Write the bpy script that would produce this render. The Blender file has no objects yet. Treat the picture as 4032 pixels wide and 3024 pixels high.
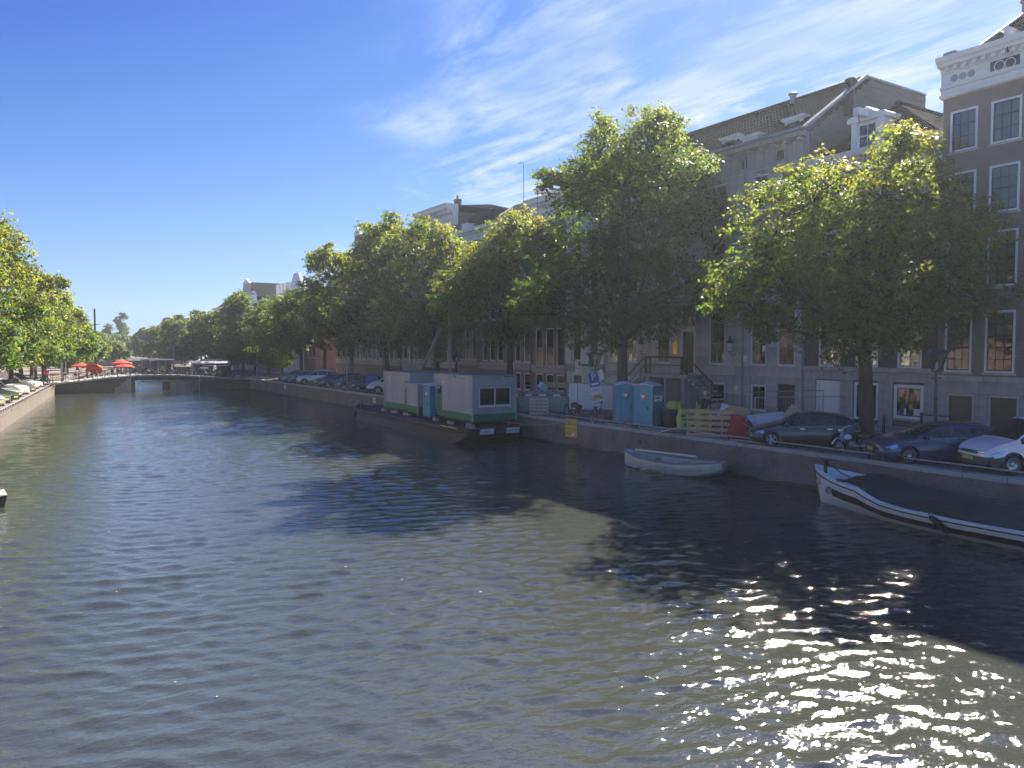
import bpy, math, random
import numpy as np
from mathutils import Vector, Matrix
random.seed(7)
R = math.radians
scene = bpy.context.scene
C = scene.collection

# ---------------------------------------------------------------- camera
cam_d = bpy.data.cameras.new('camera')
cam = bpy.data.objects.new('camera', cam_d); C.objects.link(cam)
cam.location = (0, 0, 5.5)
cam.rotation_euler = (R(90 - 2.646), 0, R(-32.3))
cam_d.sensor_width = 36; cam_d.lens = 36 * 3029 / 4032
cam_d.clip_start = 0.1; cam_d.clip_end = 5000
scene.camera = cam

# ---------------------------------------------------------------- sky and sun
SUN_AZ, SUN_EL = R(62), R(37)          # azimuth from +Y towards +X
world = bpy.data.worlds.new('World'); scene.world = world; world.use_nodes = True
wt = world.node_tree; wn = wt.nodes; wl = wt.links
for n in list(wn): wn.remove(n)
def wnode(t, **k):
    n = wn.new(t)
    for a, b in k.items(): setattr(n, a, b)
    return n
def wmath(op, a, b=None, clamp=False):
    n = wnode('ShaderNodeMath', operation=op, use_clamp=clamp)
    for i, v in enumerate((a, b)):
        if v is None: continue
        if isinstance(v, (int, float)): n.inputs[i].default_value = v
        else: wl.new(v, n.inputs[i])
    return n.outputs[0]
sky = wnode('ShaderNodeTexSky', sky_type='NISHITA', sun_disc=False, sun_elevation=SUN_EL, sun_rotation=SUN_AZ,
            altitude=0, air_density=1.0, dust_density=0.25, ozone_density=6.0)
tc = wnode('ShaderNodeTexCoord'); sep = wnode('ShaderNodeSeparateXYZ'); wl.new(tc.outputs['Generated'], sep.inputs[0])
zc = wmath('MAXIMUM', sep.outputs[2], 0.03)
u = wmath('DIVIDE', sep.outputs[0], zc); v = wmath('DIVIDE', sep.outputs[1], zc)
cmb = wnode('ShaderNodeCombineXYZ'); wl.new(u, cmb.inputs[0]); wl.new(v, cmb.inputs[1])
def cloud_noise(rot, sc, loc, scale, detail, rough, dist):
    m = wnode('ShaderNodeMapping'); m.inputs['Rotation'].default_value = (0, 0, R(rot)); m.inputs['Scale'].default_value = sc
    m.inputs['Location'].default_value = loc
    wl.new(cmb.outputs[0], m.inputs['Vector'])
    n = wnode('ShaderNodeTexNoise'); wl.new(m.outputs[0], n.inputs['Vector'])
    n.inputs['Scale'].default_value = scale; n.inputs['Detail'].default_value = detail
    n.inputs['Roughness'].default_value = rough; n.inputs['Distortion'].default_value = dist
    return n.outputs['Fac']
streak = cloud_noise(14, (1.25, .36, 1), (3.1, 1.7, 0), 1.7, 9, 0.66, 0.9)
fine = cloud_noise(-24, (1.6, .6, 1), (1.3, 8.2, 0), 3.6, 6, 0.6, 0.6)
patch = cloud_noise(10, (1, .6, 1), (9.3, 4.4, 0), 0.8, 3, 0.55, 0.3)
bank = wmath('MULTIPLY', wmath('SUBTRACT', wmath('SUBTRACT', u, wmath('MULTIPLY', v, .28)), .36), .9)   # the cirrus bank lies on the sun's side
a1 = wmath('ADD', wmath('MINIMUM', bank, .75), wmath('MULTIPLY', wmath('SUBTRACT', patch, 0.5), 3.2), True)
a2 = wmath('MULTIPLY', wmath('SUBTRACT', wmath('ADD', streak, wmath('MULTIPLY', wmath('SUBTRACT', fine, .5), .45)), 0.42), 3.6, True)
fac = wmath('MULTIPLY', wmath('MULTIPLY', a1, a2), 0.92, True)
# tone of the sky as the photograph renders it, the same in every direction
sc0 = wnode('ShaderNodeVectorMath', operation='SCALE'); sc0.inputs['Scale'].default_value = .1; wl.new(sky.outputs[0], sc0.inputs[0])
cv = wnode('ShaderNodeRGBCurve'); wl.new(sc0.outputs[0], cv.inputs['Color'])
for ch, pts in enumerate((((0, 0), (.132, .066), (.20, .125), (.261, .185), (.40, .285), (.615, .40), (1, .55)),
                          ((0, 0), (.261, .185), (.33, .27), (.46, .385), (.684, .56), (1, .72)),
                          ((0, 0), (.30, .38), (.513, .62), (.70, .79), (.80, .85), (1, .93)))):
    cur = cv.mapping.curves[ch]
    while len(cur.points) > 2: cur.points.remove(cur.points[1])
    cur.points[0].location = pts[0]; cur.points[-1].location = pts[-1]
    for p in pts[1:-1]: cur.points.new(*p)
cv.mapping.use_clip = False; cv.mapping.extend = 'EXTRAPOLATED'; cv.mapping.update()
hz = wmath('POWER', wmath('SUBTRACT', 1.0, wmath('MAXIMUM', sep.outputs[2], 0.0)), 10.0)
hmix = wnode('ShaderNodeMixRGB'); wl.new(wmath('MULTIPLY', hz, .75), hmix.inputs['Fac']); wl.new(cv.outputs[0], hmix.inputs[1]); hmix.inputs[2].default_value = (.47, .66, .90, 1)
cmix = wnode('ShaderNodeMixRGB'); wl.new(fac, cmix.inputs['Fac']); wl.new(hmix.outputs[0], cmix.inputs[1])
cmix.inputs[2].default_value = (.80, .85, .95, 1)
sc1 = wnode('ShaderNodeVectorMath', operation='SCALE'); sc1.inputs['Scale'].default_value = 2.85; wl.new(cmix.outputs[0], sc1.inputs[0])
bg = wnode('ShaderNodeBackground'); bg.inputs['Strength'].default_value = 0.1
wl.new(sc1.outputs[0], bg.inputs['Color'])
wo = wnode('ShaderNodeOutputWorld'); wl.new(bg.outputs[0], wo.inputs['Surface'])

sd = bpy.data.lights.new('sun', 'SUN'); sd.energy = 4.0; sd.angle = R(0.55); sd.color = (1.0, 0.92, 0.80)
sun = bpy.data.objects.new('sun', sd); C.objects.link(sun)
sdir = Vector((math.sin(SUN_AZ) * math.cos(SUN_EL), math.cos(SUN_AZ) * math.cos(SUN_EL), math.sin(SUN_EL)))
sun.rotation_euler = sdir.to_track_quat('Z', 'Y').to_euler()
sun.location = (60, 30, 60)

# ---------------------------------------------------------------- exposure
vs = scene.view_settings
vs.view_transform = 'Standard'; vs.look = 'None'; vs.gamma = 1; vs.use_curve_mapping = False
vs.exposure = 2.10
scene.render.engine = 'CYCLES'
cy = scene.cycles
cy.use_denoising = True
try: cy.denoiser = 'OPENIMAGEDENOISE'
except Exception: pass
cy.max_bounces = 7; cy.diffuse_bounces = 4; cy.glossy_bounces = 3; cy.transmission_bounces = 4; cy.transparent_max_bounces = 6
cy.sample_clamp_indirect = 6; cy.sample_clamp_direct = 0
cy.caustics_reflective = False; cy.caustics_refractive = False
scene.render.film_transparent = False

# ================================================================ helpers
MATS = {}
def new_mat(name):
    m = bpy.data.materials.new(name); m.use_nodes = True
    nt = m.node_tree
    for n in list(nt.nodes): nt.nodes.remove(n)
    out = nt.nodes.new('ShaderNodeOutputMaterial')
    MATS[name] = m
    return m, nt, out
def pset(p, **k):
    for a, b in k.items():
        a = a.replace('_', ' ')
        if a in p.inputs: p.inputs[a].default_value = b
def c4(c): return (c[0], c[1], c[2], 1)
def M(name, col, rough=.6, var=.18, scale=2.0, metal=0.0, spec=.5, bump=0.0, bscale=25, streak=0.0, col2=None, coat=0.0, stretch=(1, 1, 1)):
    """principled material: two tones mixed by object-space noise, optional vertical streaks and fine relief"""
    m, nt, out = new_mat(name); N = nt.nodes; L = nt.links
    p = N.new('ShaderNodeBsdfPrincipled'); L.new(p.outputs[0], out.inputs['Surface'])
    pset(p, Roughness=rough, Metallic=metal, Specular_IOR_Level=spec, Coat_Weight=coat, Coat_Roughness=.05)
    tcn = N.new('ShaderNodeTexCoord'); mp = N.new('ShaderNodeMapping'); mp.inputs['Scale'].default_value = stretch
    L.new(tcn.outputs['Object'], mp.inputs['Vector'])
    n1 = N.new('ShaderNodeTexNoise'); n1.inputs['Scale'].default_value = scale; n1.inputs['Detail'].default_value = 5; n1.inputs['Roughness'].default_value = .65
    L.new(mp.outputs[0], n1.inputs['Vector'])
    ramp = N.new('ShaderNodeMapRange'); ramp.inputs[1].default_value = .3; ramp.inputs[2].default_value = .7
    L.new(n1.outputs['Fac'], ramp.inputs[0])
    mx = N.new('ShaderNodeMixRGB')
    L.new(ramp.outputs[0], mx.inputs['Fac'])
    mx.inputs[1].default_value = c4([max(0, x * (1 - var)) for x in col])
    mx.inputs[2].default_value = c4(col2 if col2 else [min(1, x * (1 + var)) for x in col])
    last = mx.outputs[0]
    if streak:
        mp2 = N.new('ShaderNodeMapping'); mp2.inputs['Scale'].default_value = (1.6, 1.6, .12); L.new(tcn.outputs['Object'], mp2.inputs['Vector'])
        n2 = N.new('ShaderNodeTexNoise'); n2.inputs['Scale'].default_value = 2.2; n2.inputs['Detail'].default_value = 4; L.new(mp2.outputs[0], n2.inputs['Vector'])
        mr = N.new('ShaderNodeMapRange'); mr.inputs[1].default_value = .4; mr.inputs[2].default_value = .75; L.new(n2.outputs['Fac'], mr.inputs[0])
        mm = N.new('ShaderNodeMath'); mm.operation = 'MULTIPLY'; mm.inputs[1].default_value = streak; L.new(mr.outputs[0], mm.inputs[0])
        m3 = N.new('ShaderNodeMixRGB'); L.new(mm.outputs[0], m3.inputs['Fac']); L.new(last, m3.inputs[1])
        m3.inputs[2].default_value = c4([x * .35 for x in col]); last = m3.outputs[0]
    L.new(last, p.inputs['Base Color'])
    if bump:
        nb = N.new('ShaderNodeTexNoise'); nb.inputs['Scale'].default_value = bscale; nb.inputs['Detail'].default_value = 4; L.new(mp.outputs[0], nb.inputs['Vector'])
        b = N.new('ShaderNodeBump'); b.inputs['Strength'].default_value = bump; b.inputs['Distance'].default_value = .02
        L.new(nb.outputs['Fac'], b.inputs['Height']); L.new(b.outputs[0], p.inputs['Normal'])
    return m
def brick_mat(name, c1, c2, mortar, bw=.22, rh=.065, axes='yz', ms=.012, rough=.8, stain=.35, bias=0.0):
    m, nt, out = new_mat(name); N = nt.nodes; L = nt.links
    p = N.new('ShaderNodeBsdfPrincipled'); L.new(p.outputs[0], out.inputs['Surface']); pset(p, Roughness=rough, Specular_IOR_Level=.25)
    tcn = N.new('ShaderNodeTexCoord'); s = N.new('ShaderNodeSeparateXYZ'); L.new(tcn.outputs['Object'], s.inputs[0])
    cb = N.new('ShaderNodeCombineXYZ')
    L.new(s.outputs['xyz'.index(axes[0])], cb.inputs[0]); L.new(s.outputs['xyz'.index(axes[1])], cb.inputs[1])
    b = N.new('ShaderNodeTexBrick'); L.new(cb.outputs[0], b.inputs['Vector'])
    b.inputs['Scale'].default_value = 1; b.inputs['Brick Width'].default_value = bw; b.inputs['Row Height'].default_value = rh
    b.inputs['Mortar Size'].default_value = ms; b.inputs['Mortar Smooth'].default_value = .3; b.inputs['Bias'].default_value = bias
    b.inputs['Color1'].default_value = c4(c1); b.inputs['Color2'].default_value = c4(c2); b.inputs['Mortar'].default_value = c4(mortar)
    n = N.new('ShaderNodeTexNoise'); n.inputs['Scale'].default_value = .9; n.inputs['Detail'].default_value = 6; n.inputs['Roughness'].default_value = .7; L.new(tcn.outputs['Object'], n.inputs['Vector'])
    mr = N.new('ShaderNodeMapRange'); mr.inputs[1].default_value = .35; mr.inputs[2].default_value = .75; mr.inputs[4].default_value = stain; L.new(n.outputs['Fac'], mr.inputs[0])
    mx = N.new('ShaderNodeMixRGB'); L.new(mr.outputs[0], mx.inputs['Fac']); L.new(b.outputs['Color'], mx.inputs[1]); mx.inputs[2].default_value = c4([x * .45 for x in c1])
    L.new(mx.outputs[0], p.inputs['Base Color'])
    bu = N.new('ShaderNodeBump'); bu.inputs['Strength'].default_value = .5; bu.inputs['Distance'].default_value = .008; bu.invert = True
    L.new(b.outputs['Fac'], bu.inputs['Height']); L.new(bu.outputs[0], p.inputs['Normal'])
    return m

class MB:
    """collects shapes into one mesh"""
    def __init__(s): s.v = []; s.f = []
    def add(s, vs, fs):
        o = len(s.v); s.v += [tuple(x) for x in vs]; s.f += [tuple(i + o for i in f) for f in fs]; return s
    def box(s, x0, x1, y0, y1, z0, z1):
        return s.add([(x0, y0, z0), (x1, y0, z0), (x1, y1, z0), (x0, y1, z0), (x0, y0, z1), (x1, y0, z1), (x1, y1, z1), (x0, y1, z1)],
                     [(0, 3, 2, 1), (4, 5, 6, 7), (0, 1, 5, 4), (1, 2, 6, 5), (2, 3, 7, 6), (3, 0, 4, 7)])
    def cbox(s, c, d, rot=None):
        """box of size d centred at c, turned by a matrix or an angle about z"""
        m = rot if isinstance(rot, Matrix) else Matrix.Rotation(rot or 0, 3, 'Z')
        h = [x / 2 for x in d]
        vs = [Vector(c) + m @ Vector((a * h[0], b * h[1], e * h[2])) for e in (-1, 1) for a, b in ((-1, -1), (1, -1), (1, 1), (-1, 1))]
        return s.add(vs, [(0, 3, 2, 1), (4, 5, 6, 7), (0, 1, 5, 4), (1, 2, 6, 5), (2, 3, 7, 6), (3, 0, 4, 7)])
    def tube(s, pts, r, n=6, cap=True):
        pts = [Vector(p) for p in pts]; k = len(pts)
        rs = list(r) if isinstance(r, (list, tuple)) else [r] * k
        o = len(s.v); ref = None
        for i, p in enumerate(pts):
            t = (pts[min(i + 1, k - 1)] - pts[max(i - 1, 0)])
            if t.length < 1e-9: t = Vector((0, 0, 1))
            t.normalize()
            if ref is None: ref = Vector((0, 0, 1)) if abs(t.z) < .9 else Vector((1, 0, 0))
            a = (ref - t * ref.dot(t))
            if a.length < 1e-6: a = t.orthogonal()
            a.normalize(); b = t.cross(a); ref = a
            for q in range(n):
                th = 2 * math.pi * q / n
                s.v.append(tuple(p + (a * math.cos(th) + b * math.sin(th)) * rs[i]))
        for i in range(k - 1):
            for q in range(n):
                q2 = (q + 1) % n
                s.f.append((o + i * n + q, o + i * n + q2, o + (i + 1) * n + q2, o + (i + 1) * n + q))
        if cap:
            s.f.append(tuple(o + q for q in range(n))[::-1]); s.f.append(tuple(o + (k - 1) * n + q for q in range(n)))
        return s
    def lathe(s, prof, c=(0, 0, 0), n=16, axis='z', cap=True, a0=0.0):
        """prof: (radius, height) pairs"""
        o = len(s.v); k = len(prof); c = Vector(c)
        for r, h in prof:
            for q in range(n):
                th = a0 + 2 * math.pi * q / n; x, y = r * math.cos(th), r * math.sin(th)
                p = {'z': (x, y, h), 'y': (x, h, y), 'x': (h, x, y)}[axis]
                s.v.append(tuple(c + Vector(p)))
        for i in range(k - 1):
            for q in range(n):
                q2 = (q + 1) % n
                s.f.append((o + i * n + q, o + i * n + q2, o + (i + 1) * n + q2, o + (i + 1) * n + q))
        if cap:
            s.f.append(tuple(o + q for q in range(n))[::-1]); s.f.append(tuple(o + (k - 1) * n + q for q in range(n)))
        return s
    def ext(s, prof, a, b, axis='y'):
        """profile polygon extruded between a and b along an axis"""
        k = len(prof); o = len(s.v)
        for t in (a, b):
            for p, q in prof:
                s.v.append({'y': (p, t, q), 'x': (t, p, q), 'z': (p, q, t)}[axis])
        s.f.append(tuple(range(o, o + k))); s.f.append(tuple(range(o + 2 * k - 1, o + k - 1, -1)))
        for i in range(k): j = (i + 1) % k; s.f.append((o + i, o + k + i, o + k + j, o + j))
        return s
    def ellipsoid(s, c, r, n=12, m=8):
        o = len(s.v)
        for i in range(m + 1):
            ph = math.pi * i / m
            for q in range(n):
                th = 2 * math.pi * q / n
                s.v.append((c[0] + r[0] * math.sin(ph) * math.cos(th), c[1] + r[1] * math.sin(ph) * math.sin(th), c[2] - r[2] * math.cos(ph)))
        for i in range(m):
            for q in range(n):
                q2 = (q + 1) % n
                s.f.append((o + i * n + q, o + i * n + q2, o + (i + 1) * n + q2, o + (i + 1) * n + q))
        return s
    def grid(s, pts):
        """pts: rows of points"""
        o = len(s.v); k = len(pts[0])
        for row in pts: s.v += [tuple(p) for p in row]
        for i in range(len(pts) - 1):
            for j in range(k - 1):
                s.f.append((o + i * k + j, o + i * k + j + 1, o + (i + 1) * k + j + 1, o + (i + 1) * k + j))
        return s
    def mesh(s, name, mat=None, smooth=False):
        me = bpy.data.meshes.new(name); me.from_pydata(s.v, [], s.f)
        if smooth:
            me.polygons.foreach_set('use_smooth', [True] * len(me.polygons))
            if smooth is not True:
                try: me.set_sharp_from_angle(angle=R(smooth))
                except Exception: pass
        if mat: me.materials.append(MATS[mat] if isinstance(mat, str) else mat)
        me.update(); return me
    def build(s, name, mat=None, parent=None, smooth=False, loc=None, rz=0):
        return obj(name, s.mesh(name, mat, smooth), parent, loc, rz)
def obj(name, me, parent=None, loc=None, rz=0):
    o = bpy.data.objects.new(name, me); C.objects.link(o)
    if parent is not None: o.parent = parent
    if loc is not None: o.location = loc
    if rz: o.rotation_euler = (0, 0, rz)
    return o
def tag(o, label=None, cat=None, group=None, kind=None):
    if label: o['label'] = label
    if cat: o['category'] = cat
    if group: o['group'] = group
    if kind: o['kind'] = kind
    return o
def thing(name, label, cat, loc=(0, 0, 0), rz=0, group=None):
    o = bpy.data.objects.new(name, None); C.objects.link(o); o.location = loc; o.rotation_euler = (0, 0, rz)
    o.empty_display_size = .2
    return tag(o, label, cat, group)
def copy_tree(o, parent=None, loc=None, rz=None, label=None, paint=None):
    c = o.copy(); C.objects.link(c)
    if parent is not None: c.parent = parent
    if loc is not None: c.location = loc
    if rz is not None: c.rotation_euler = (c.rotation_euler[0], c.rotation_euler[1], rz)
    if label: c['label'] = label
    if paint and c.type == 'MESH' and c.material_slots and c.material_slots[0].material and c.material_slots[0].material.name in paint:
        c.material_slots[0].link = 'OBJECT'; c.material_slots[0].material = MATS[paint[o.data.materials[0].name]]
    for ch in o.children: copy_tree(ch, c, paint=paint)
    return c
def struct(name, mb, mat, smooth=False):
    return tag(mb.build(name, mat, None, smooth), kind='structure')
def text(name, body, size, mat, parent=None, loc=(0, 0, 0), rot=(0, 0, 0), align='CENTER', sx=1.0, ext=.002):
    cu = bpy.data.curves.new(name, 'FONT'); cu.body = body; cu.size = size; cu.align_x = align; cu.align_y = 'CENTER'; cu.extrude = ext
    cu.resolution_u = 2
    tmp = bpy.data.objects.new(name + '_tmp', cu); C.objects.link(tmp)
    dg = bpy.context.evaluated_depsgraph_get()
    me = bpy.data.meshes.new_from_object(tmp.evaluated_get(dg)); me.name = name
    bpy.data.objects.remove(tmp); bpy.data.curves.remove(cu)
    me.materials.clear(); me.materials.append(MATS[mat])
    o = obj(name, me, parent, loc); o.rotation_euler = rot; o.scale = (sx, 1, 1)
    return o
FACE_W = (R(90), 0, R(-90))     # lettering that reads from -X
FACE_S = (R(90), 0, 0)          # lettering that reads from -Y

# ================================================================ materials
M('white_paint', (.74, .74, .72), .45, .06)
M('cream_paint', (.66, .62, .52), .5, .08)
M('grey_paint', (.34, .35, .36), .5, .1)
M('dark_paint', (.03, .035, .04), .35, .2)
M('black_iron', (.018, .018, .02), .45, .25, spec=.4)
M('green_black', (.015, .028, .022), .4, .2)
M('stone', (.50, .47, .435), .85, .14, .8, streak=.45, bump=.3, bscale=12)
M('stone_dark', (.41, .39, .37), .85, .16, .8, streak=.5, bump=.3, bscale=12)
M('stone_light', (.54, .51, .475), .85, .12, .8, streak=.4, bump=.3, bscale=12)
M('coping', (.36, .345, .32), .85, .2, 1.2, bump=.4, bscale=14)
M('concrete', (.31, .29, .265), .9, .22, .7, streak=.6, bump=.4, bscale=9)
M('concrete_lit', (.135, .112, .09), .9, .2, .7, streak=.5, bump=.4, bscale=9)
M('roof_tile', (.016, .017, .021), .95, .3, 3, bump=.3, spec=.05)
M('roof_red', (.22, .08, .045), .7, .25, 3)
M('zinc', (.24, .26, .28), .45, .15, metal=.4)
M('timber', (.50, .33, .17), .75, .22, 5, stretch=(1, 1, 4))
M('timber_pale', (.55, .46, .33), .75, .18, 5)
M('timber_grey', (.30, .27, .24), .8, .2, 5)
M('clapboard', (.12, .112, .112), .8, .2, 2.5, stretch=(.4, .4, 3))
M('rubber', (.012, .012, .012), .8, .2)
M('steel', (.45, .45, .46), .35, .1, metal=.9)
M('galv', (.30, .31, .32), .5, .12, metal=.5)
M('chrome', (.75, .75, .76), .15, .03, metal=1)
M('red_paint', (.42, .02, .025), .45, .12)
M('yellow_plate', (.58, .42, .06), .5, .05)
M('bag_yellow', (.52, .50, .13), .6, .15, 3)
M('black_bag', (.02, .02, .022), .55, .25)
M('blue_sign', (.03, .07, .32), .4, .08)
M('toilet_teal', (.05, .30, .37), .45, .1)
M('toilet_side', (.04, .23, .32), .45, .1)
M('cabin_grey', (.41, .405, .385), .5, .09, 1.2, streak=.3)
M('cabin_green', (.015, .20, .085), .45, .08)
M('door_green', (.05, .22, .06), .45, .08)
M('hull_black', (.012, .014, .018), .4, .35, 1.5, bump=.1)
M('deck_rust', (.10, .055, .045), .85, .35, 2)
M('boat_cream', (.60, .575, .50), .5, .1, 1.5, streak=.25)
M('boat_white', (.80, .77, .73), .4, .05, 1.2)
M('boat_mint', (.66, .74, .70), .5, .06)
M('tarp', (.022, .028, .034), .42, .35, 2.0, bump=.6, bscale=4)
M('wood_brown', (.055, .028, .02), .5, .25, 4)
M('rope', (.30, .25, .19), .9, .2)
M('trunk', (.060, .050, .042), .9, .35, 4, bump=.8, bscale=16, stretch=(1, 1, .25))
M('skin', (.52, .30, .22), .6, .08)
M('hair_grey', (.55, .53, .50), .8, .15)
M('hair_dark', (.04, .03, .02), .7, .2)
M('cloth_green', (.03, .04, .032), .85, .2)
M('cloth_navy', (.02, .025, .06), .85, .2)
M('cloth_white', (.75, .74, .72), .85, .06)
M('cloth_red', (.45, .03, .03), .8, .1)
M('parasol_red', (.62, .055, .03), .7, .08)
M('print_dark', (.03, .03, .03), .7, .1)
M('print_green', (.03, .22, .10), .6, .08)
M('print_grey', (.18, .18, .19), .7, .1)
M('print_red', (.6, .05, .04), .6, .08)
M('paper_white', (.78, .78, .76), .7, .04)
M('head_lamp', (.62, .66, .70), .12, .15, 8, metal=.6)
M('tail_lamp', (.35, .02, .02), .2, .1)
M('plastic_black', (.02, .02, .021), .55, .2)
M('plastic_grey', (.055, .057, .06), .6, .12)
M('bin_blue', (.03, .08, .33), .5, .1)
M('curtain', (.55, .52, .46), .9, .15, 1, stretch=(1, 8, .3))
M('curtain_yellow', (.50, .36, .14), .9, .2, 1, stretch=(1, 6, .3))
M('room_dark', (.025, .023, .022), .9, .4)
M('lamp_glass', (.55, .58, .60), .25, .08)
M('debris_grey', (.35, .34, .33), .85, .3, 4)
M('sand', (.33, .27, .2), .95, .25, 4, bump=.5)
for nm, col in dict(car_black=(.012, .012, .014), car_navy=(.012, .025, .085), car_white=(.78, .78, .77), car_silver=(.42, .43, .44), car_grey=(.16, .165, .17),
                    car_green=(.01, .03, .022), car_cream=(.58, .52, .44), car_bronze=(.05, .035, .03)).items():
    M(nm, col, .28, .03, 1, metal=.35 if nm in ('car_silver', 'car_grey') else 0, spec=.5, coat=.8)
brick_mat('brick_brown', (.22, .155, .13), (.26, .18, .145), (.31, .28, .25))
brick_mat('brick_black', (.07, .07, .075), (.085, .083, .085), (.13, .125, .12))
brick_mat('brick_red', (.23, .105, .078), (.28, .13, .09), (.28, .25, .21))
brick_mat('brick_purple', (.23, .145, .135), (.27, .17, .155), (.31, .28, .26))
brick_mat('quay_brick', (.17, .135, .115), (.23, .185, .155), (.26, .24, .21), stain=.75)
brick_mat('bridge_brick', (.145, .115, .10), (.20, .16, .135), (.20, .18, .16), axes='xz', stain=.6)
brick_mat('paving', (.24, .19, .165), (.29, .235, .20), (.17, .155, .14), .21, .105, 'xy', .008, .9, .45)
brick_mat('asphalt_brick', (.19, .155, .14), (.23, .185, .165), (.13, .12, .11), .21, .105, 'xy', .008, .9, .45)

def glass_mat(name, tint, refl):
    m, nt, out = new_mat(name); N = nt.nodes; L = nt.links
    g = N.new('ShaderNodeBsdfGlossy'); g.inputs['Roughness'].default_value = .015
    t = N.new('ShaderNodeBsdfTransparent'); t.inputs['Color'].default_value = c4(tint)
    fr = N.new('ShaderNodeFresnel'); fr.inputs['IOR'].default_value = refl
    tcn = N.new('ShaderNodeTexCoord'); nb = N.new('ShaderNodeTexNoise'); nb.inputs['Scale'].default_value = 2.3; nb.inputs['Detail'].default_value = 1
    L.new(tcn.outputs['Object'], nb.inputs['Vector'])
    b = N.new('ShaderNodeBump'); b.inputs['Strength'].default_value = .25; b.inputs['Distance'].default_value = .03
    L.new(nb.outputs['Fac'], b.inputs['Height']); L.new(b.outputs[0], g.inputs['Normal'])
    mx = N.new('ShaderNodeMixShader'); L.new(fr.outputs[0], mx.inputs[0]); L.new(t.outputs[0], mx.inputs[1]); L.new(g.outputs[0], mx.inputs[2])
    L.new(mx.outputs[0], out.inputs['Surface']); return m
glass_mat('glass', (.75, .78, .78), 1.75)
glass_mat('glass_clear', (.85, .88, .88), 1.5)
M('glass_car', (.02, .024, .028), .04, .1, spec=.8)
M('glass_dark', (.018, .021, .025), .04, .2, spec=.7)

def leaf_mat(name, trans=.45):
    m, nt, out = new_mat(name); N = nt.nodes; L = nt.links
    at = N.new('ShaderNodeAttribute'); at.attribute_name = 'leafcol'
    d = N.new('ShaderNodeBsdfPrincipled'); pset(d, Roughness=.5, Specular_IOR_Level=.35); L.new(at.outputs['Color'], d.inputs['Base Color'])
    tr = N.new('ShaderNodeBsdfTranslucent')
    mu = N.new('ShaderNodeMixRGB'); mu.blend_type = 'MULTIPLY'; mu.inputs['Fac'].default_value = 1; L.new(at.outputs['Color'], mu.inputs[1]); mu.inputs[2].default_value = (2.3, 2.3, 1.1, 1)
    L.new(mu.outputs[0], tr.inputs['Color'])
    mx = N.new('ShaderNodeMixShader'); mx.inputs[0].default_value = trans
    L.new(d.outputs[0], mx.inputs[1]); L.new(tr.outputs[0], mx.inputs[2]); L.new(mx.outputs[0], out.inputs['Surface']); return m
leaf_mat('leaves', .55)
# ================================================================ water
GZ = 1.42                       # street level, right bank
def left_quay(y): return -1.5 + .094 * (y - 61) if y < 108 else 2.92 + .16 * (y - 108)
LZ = 1.10                       # street level, left bank
def make_water():
    rng = np.random.default_rng(3)
    ys = [2.5]
    while ys[-1] < 460: ys.append(ys[-1] + min(.052 + .0028 * max(0, ys[-1] - 9), 4))
    ys = np.array(ys); xs = np.arange(-14, 60.1, .085)
    # wide cells outside the canal
    xs = np.concatenate([np.arange(-14, -8, .8), np.arange(-8, -2, .12), np.arange(-2, 19, .062), np.arange(19, 27, .11), np.arange(27, 62, 1.5)])
    X, Y = np.meshgrid(xs, ys)
    dy = np.gradient(ys)[:, None]
    Z = np.zeros_like(X); DX = np.zeros_like(X); DY = np.zeros_like(X)
    lam = np.exp(rng.uniform(np.log(.16), np.log(1.0), 90))
    # patchy wind: amplitude changes over the canal
    gust = 0.85 + .35 * np.sin(X * .21 + Y * .13 + 1.0) * np.sin(X * .09 - Y * .17 + .4)
    for l in lam:
        th = R(19) + rng.normal(0, .40)
        k = 2 * np.pi / l; kx, ky = k * math.sin(th), k * math.cos(th)
        steep = .0250 * (l / 1.0) ** -.12 * rng.uniform(.6, 1.3)
        a = steep / k
        ph = kx * X + ky * Y + rng.uniform(0, 6.28)
        fade = np.clip((l / np.maximum(dy, .06) - 2.5) / 2.5, 0, 1)
        A = a * fade * gust
        Z += A * np.cos(ph); DX -= A * 1.0 * math.sin(th) * np.sin(ph); DY -= A * 1.0 * math.cos(th) * np.sin(ph)
    V = np.stack([X + DX, Y + DY, Z], -1).reshape(-1, 3)
    ny, nx = X.shape
    idx = np.arange(ny * nx).reshape(ny, nx)
    F = np.stack([idx[:-1, :-1], idx[:-1, 1:], idx[1:, 1:], idx[1:, :-1]], -1).reshape(-1, 4)
    return V, F
def np_mesh(name, V, F, mat, smooth=True):
    me = bpy.data.meshes.new(name); k = F.shape[1]
    me.vertices.add(len(V)); me.vertices.foreach_set('co', np.ascontiguousarray(V, dtype=np.float32).ravel())
    me.loops.add(F.size); me.loops.foreach_set('vertex_index', np.ascontiguousarray(F, dtype=np.int32).ravel())
    me.polygons.add(len(F)); me.polygons.foreach_set('loop_start', np.arange(0, F.size, k, dtype=np.int32))
    me.polygons.foreach_set('loop_total', np.full(len(F), k, dtype=np.int32))
    if smooth: me.polygons.foreach_set('use_smooth', np.ones(len(F), dtype=bool))
    me.update(calc_edges=True); me.validate()
    me.materials.append(MATS[mat] if isinstance(mat, str) else mat)
    return me
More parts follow.
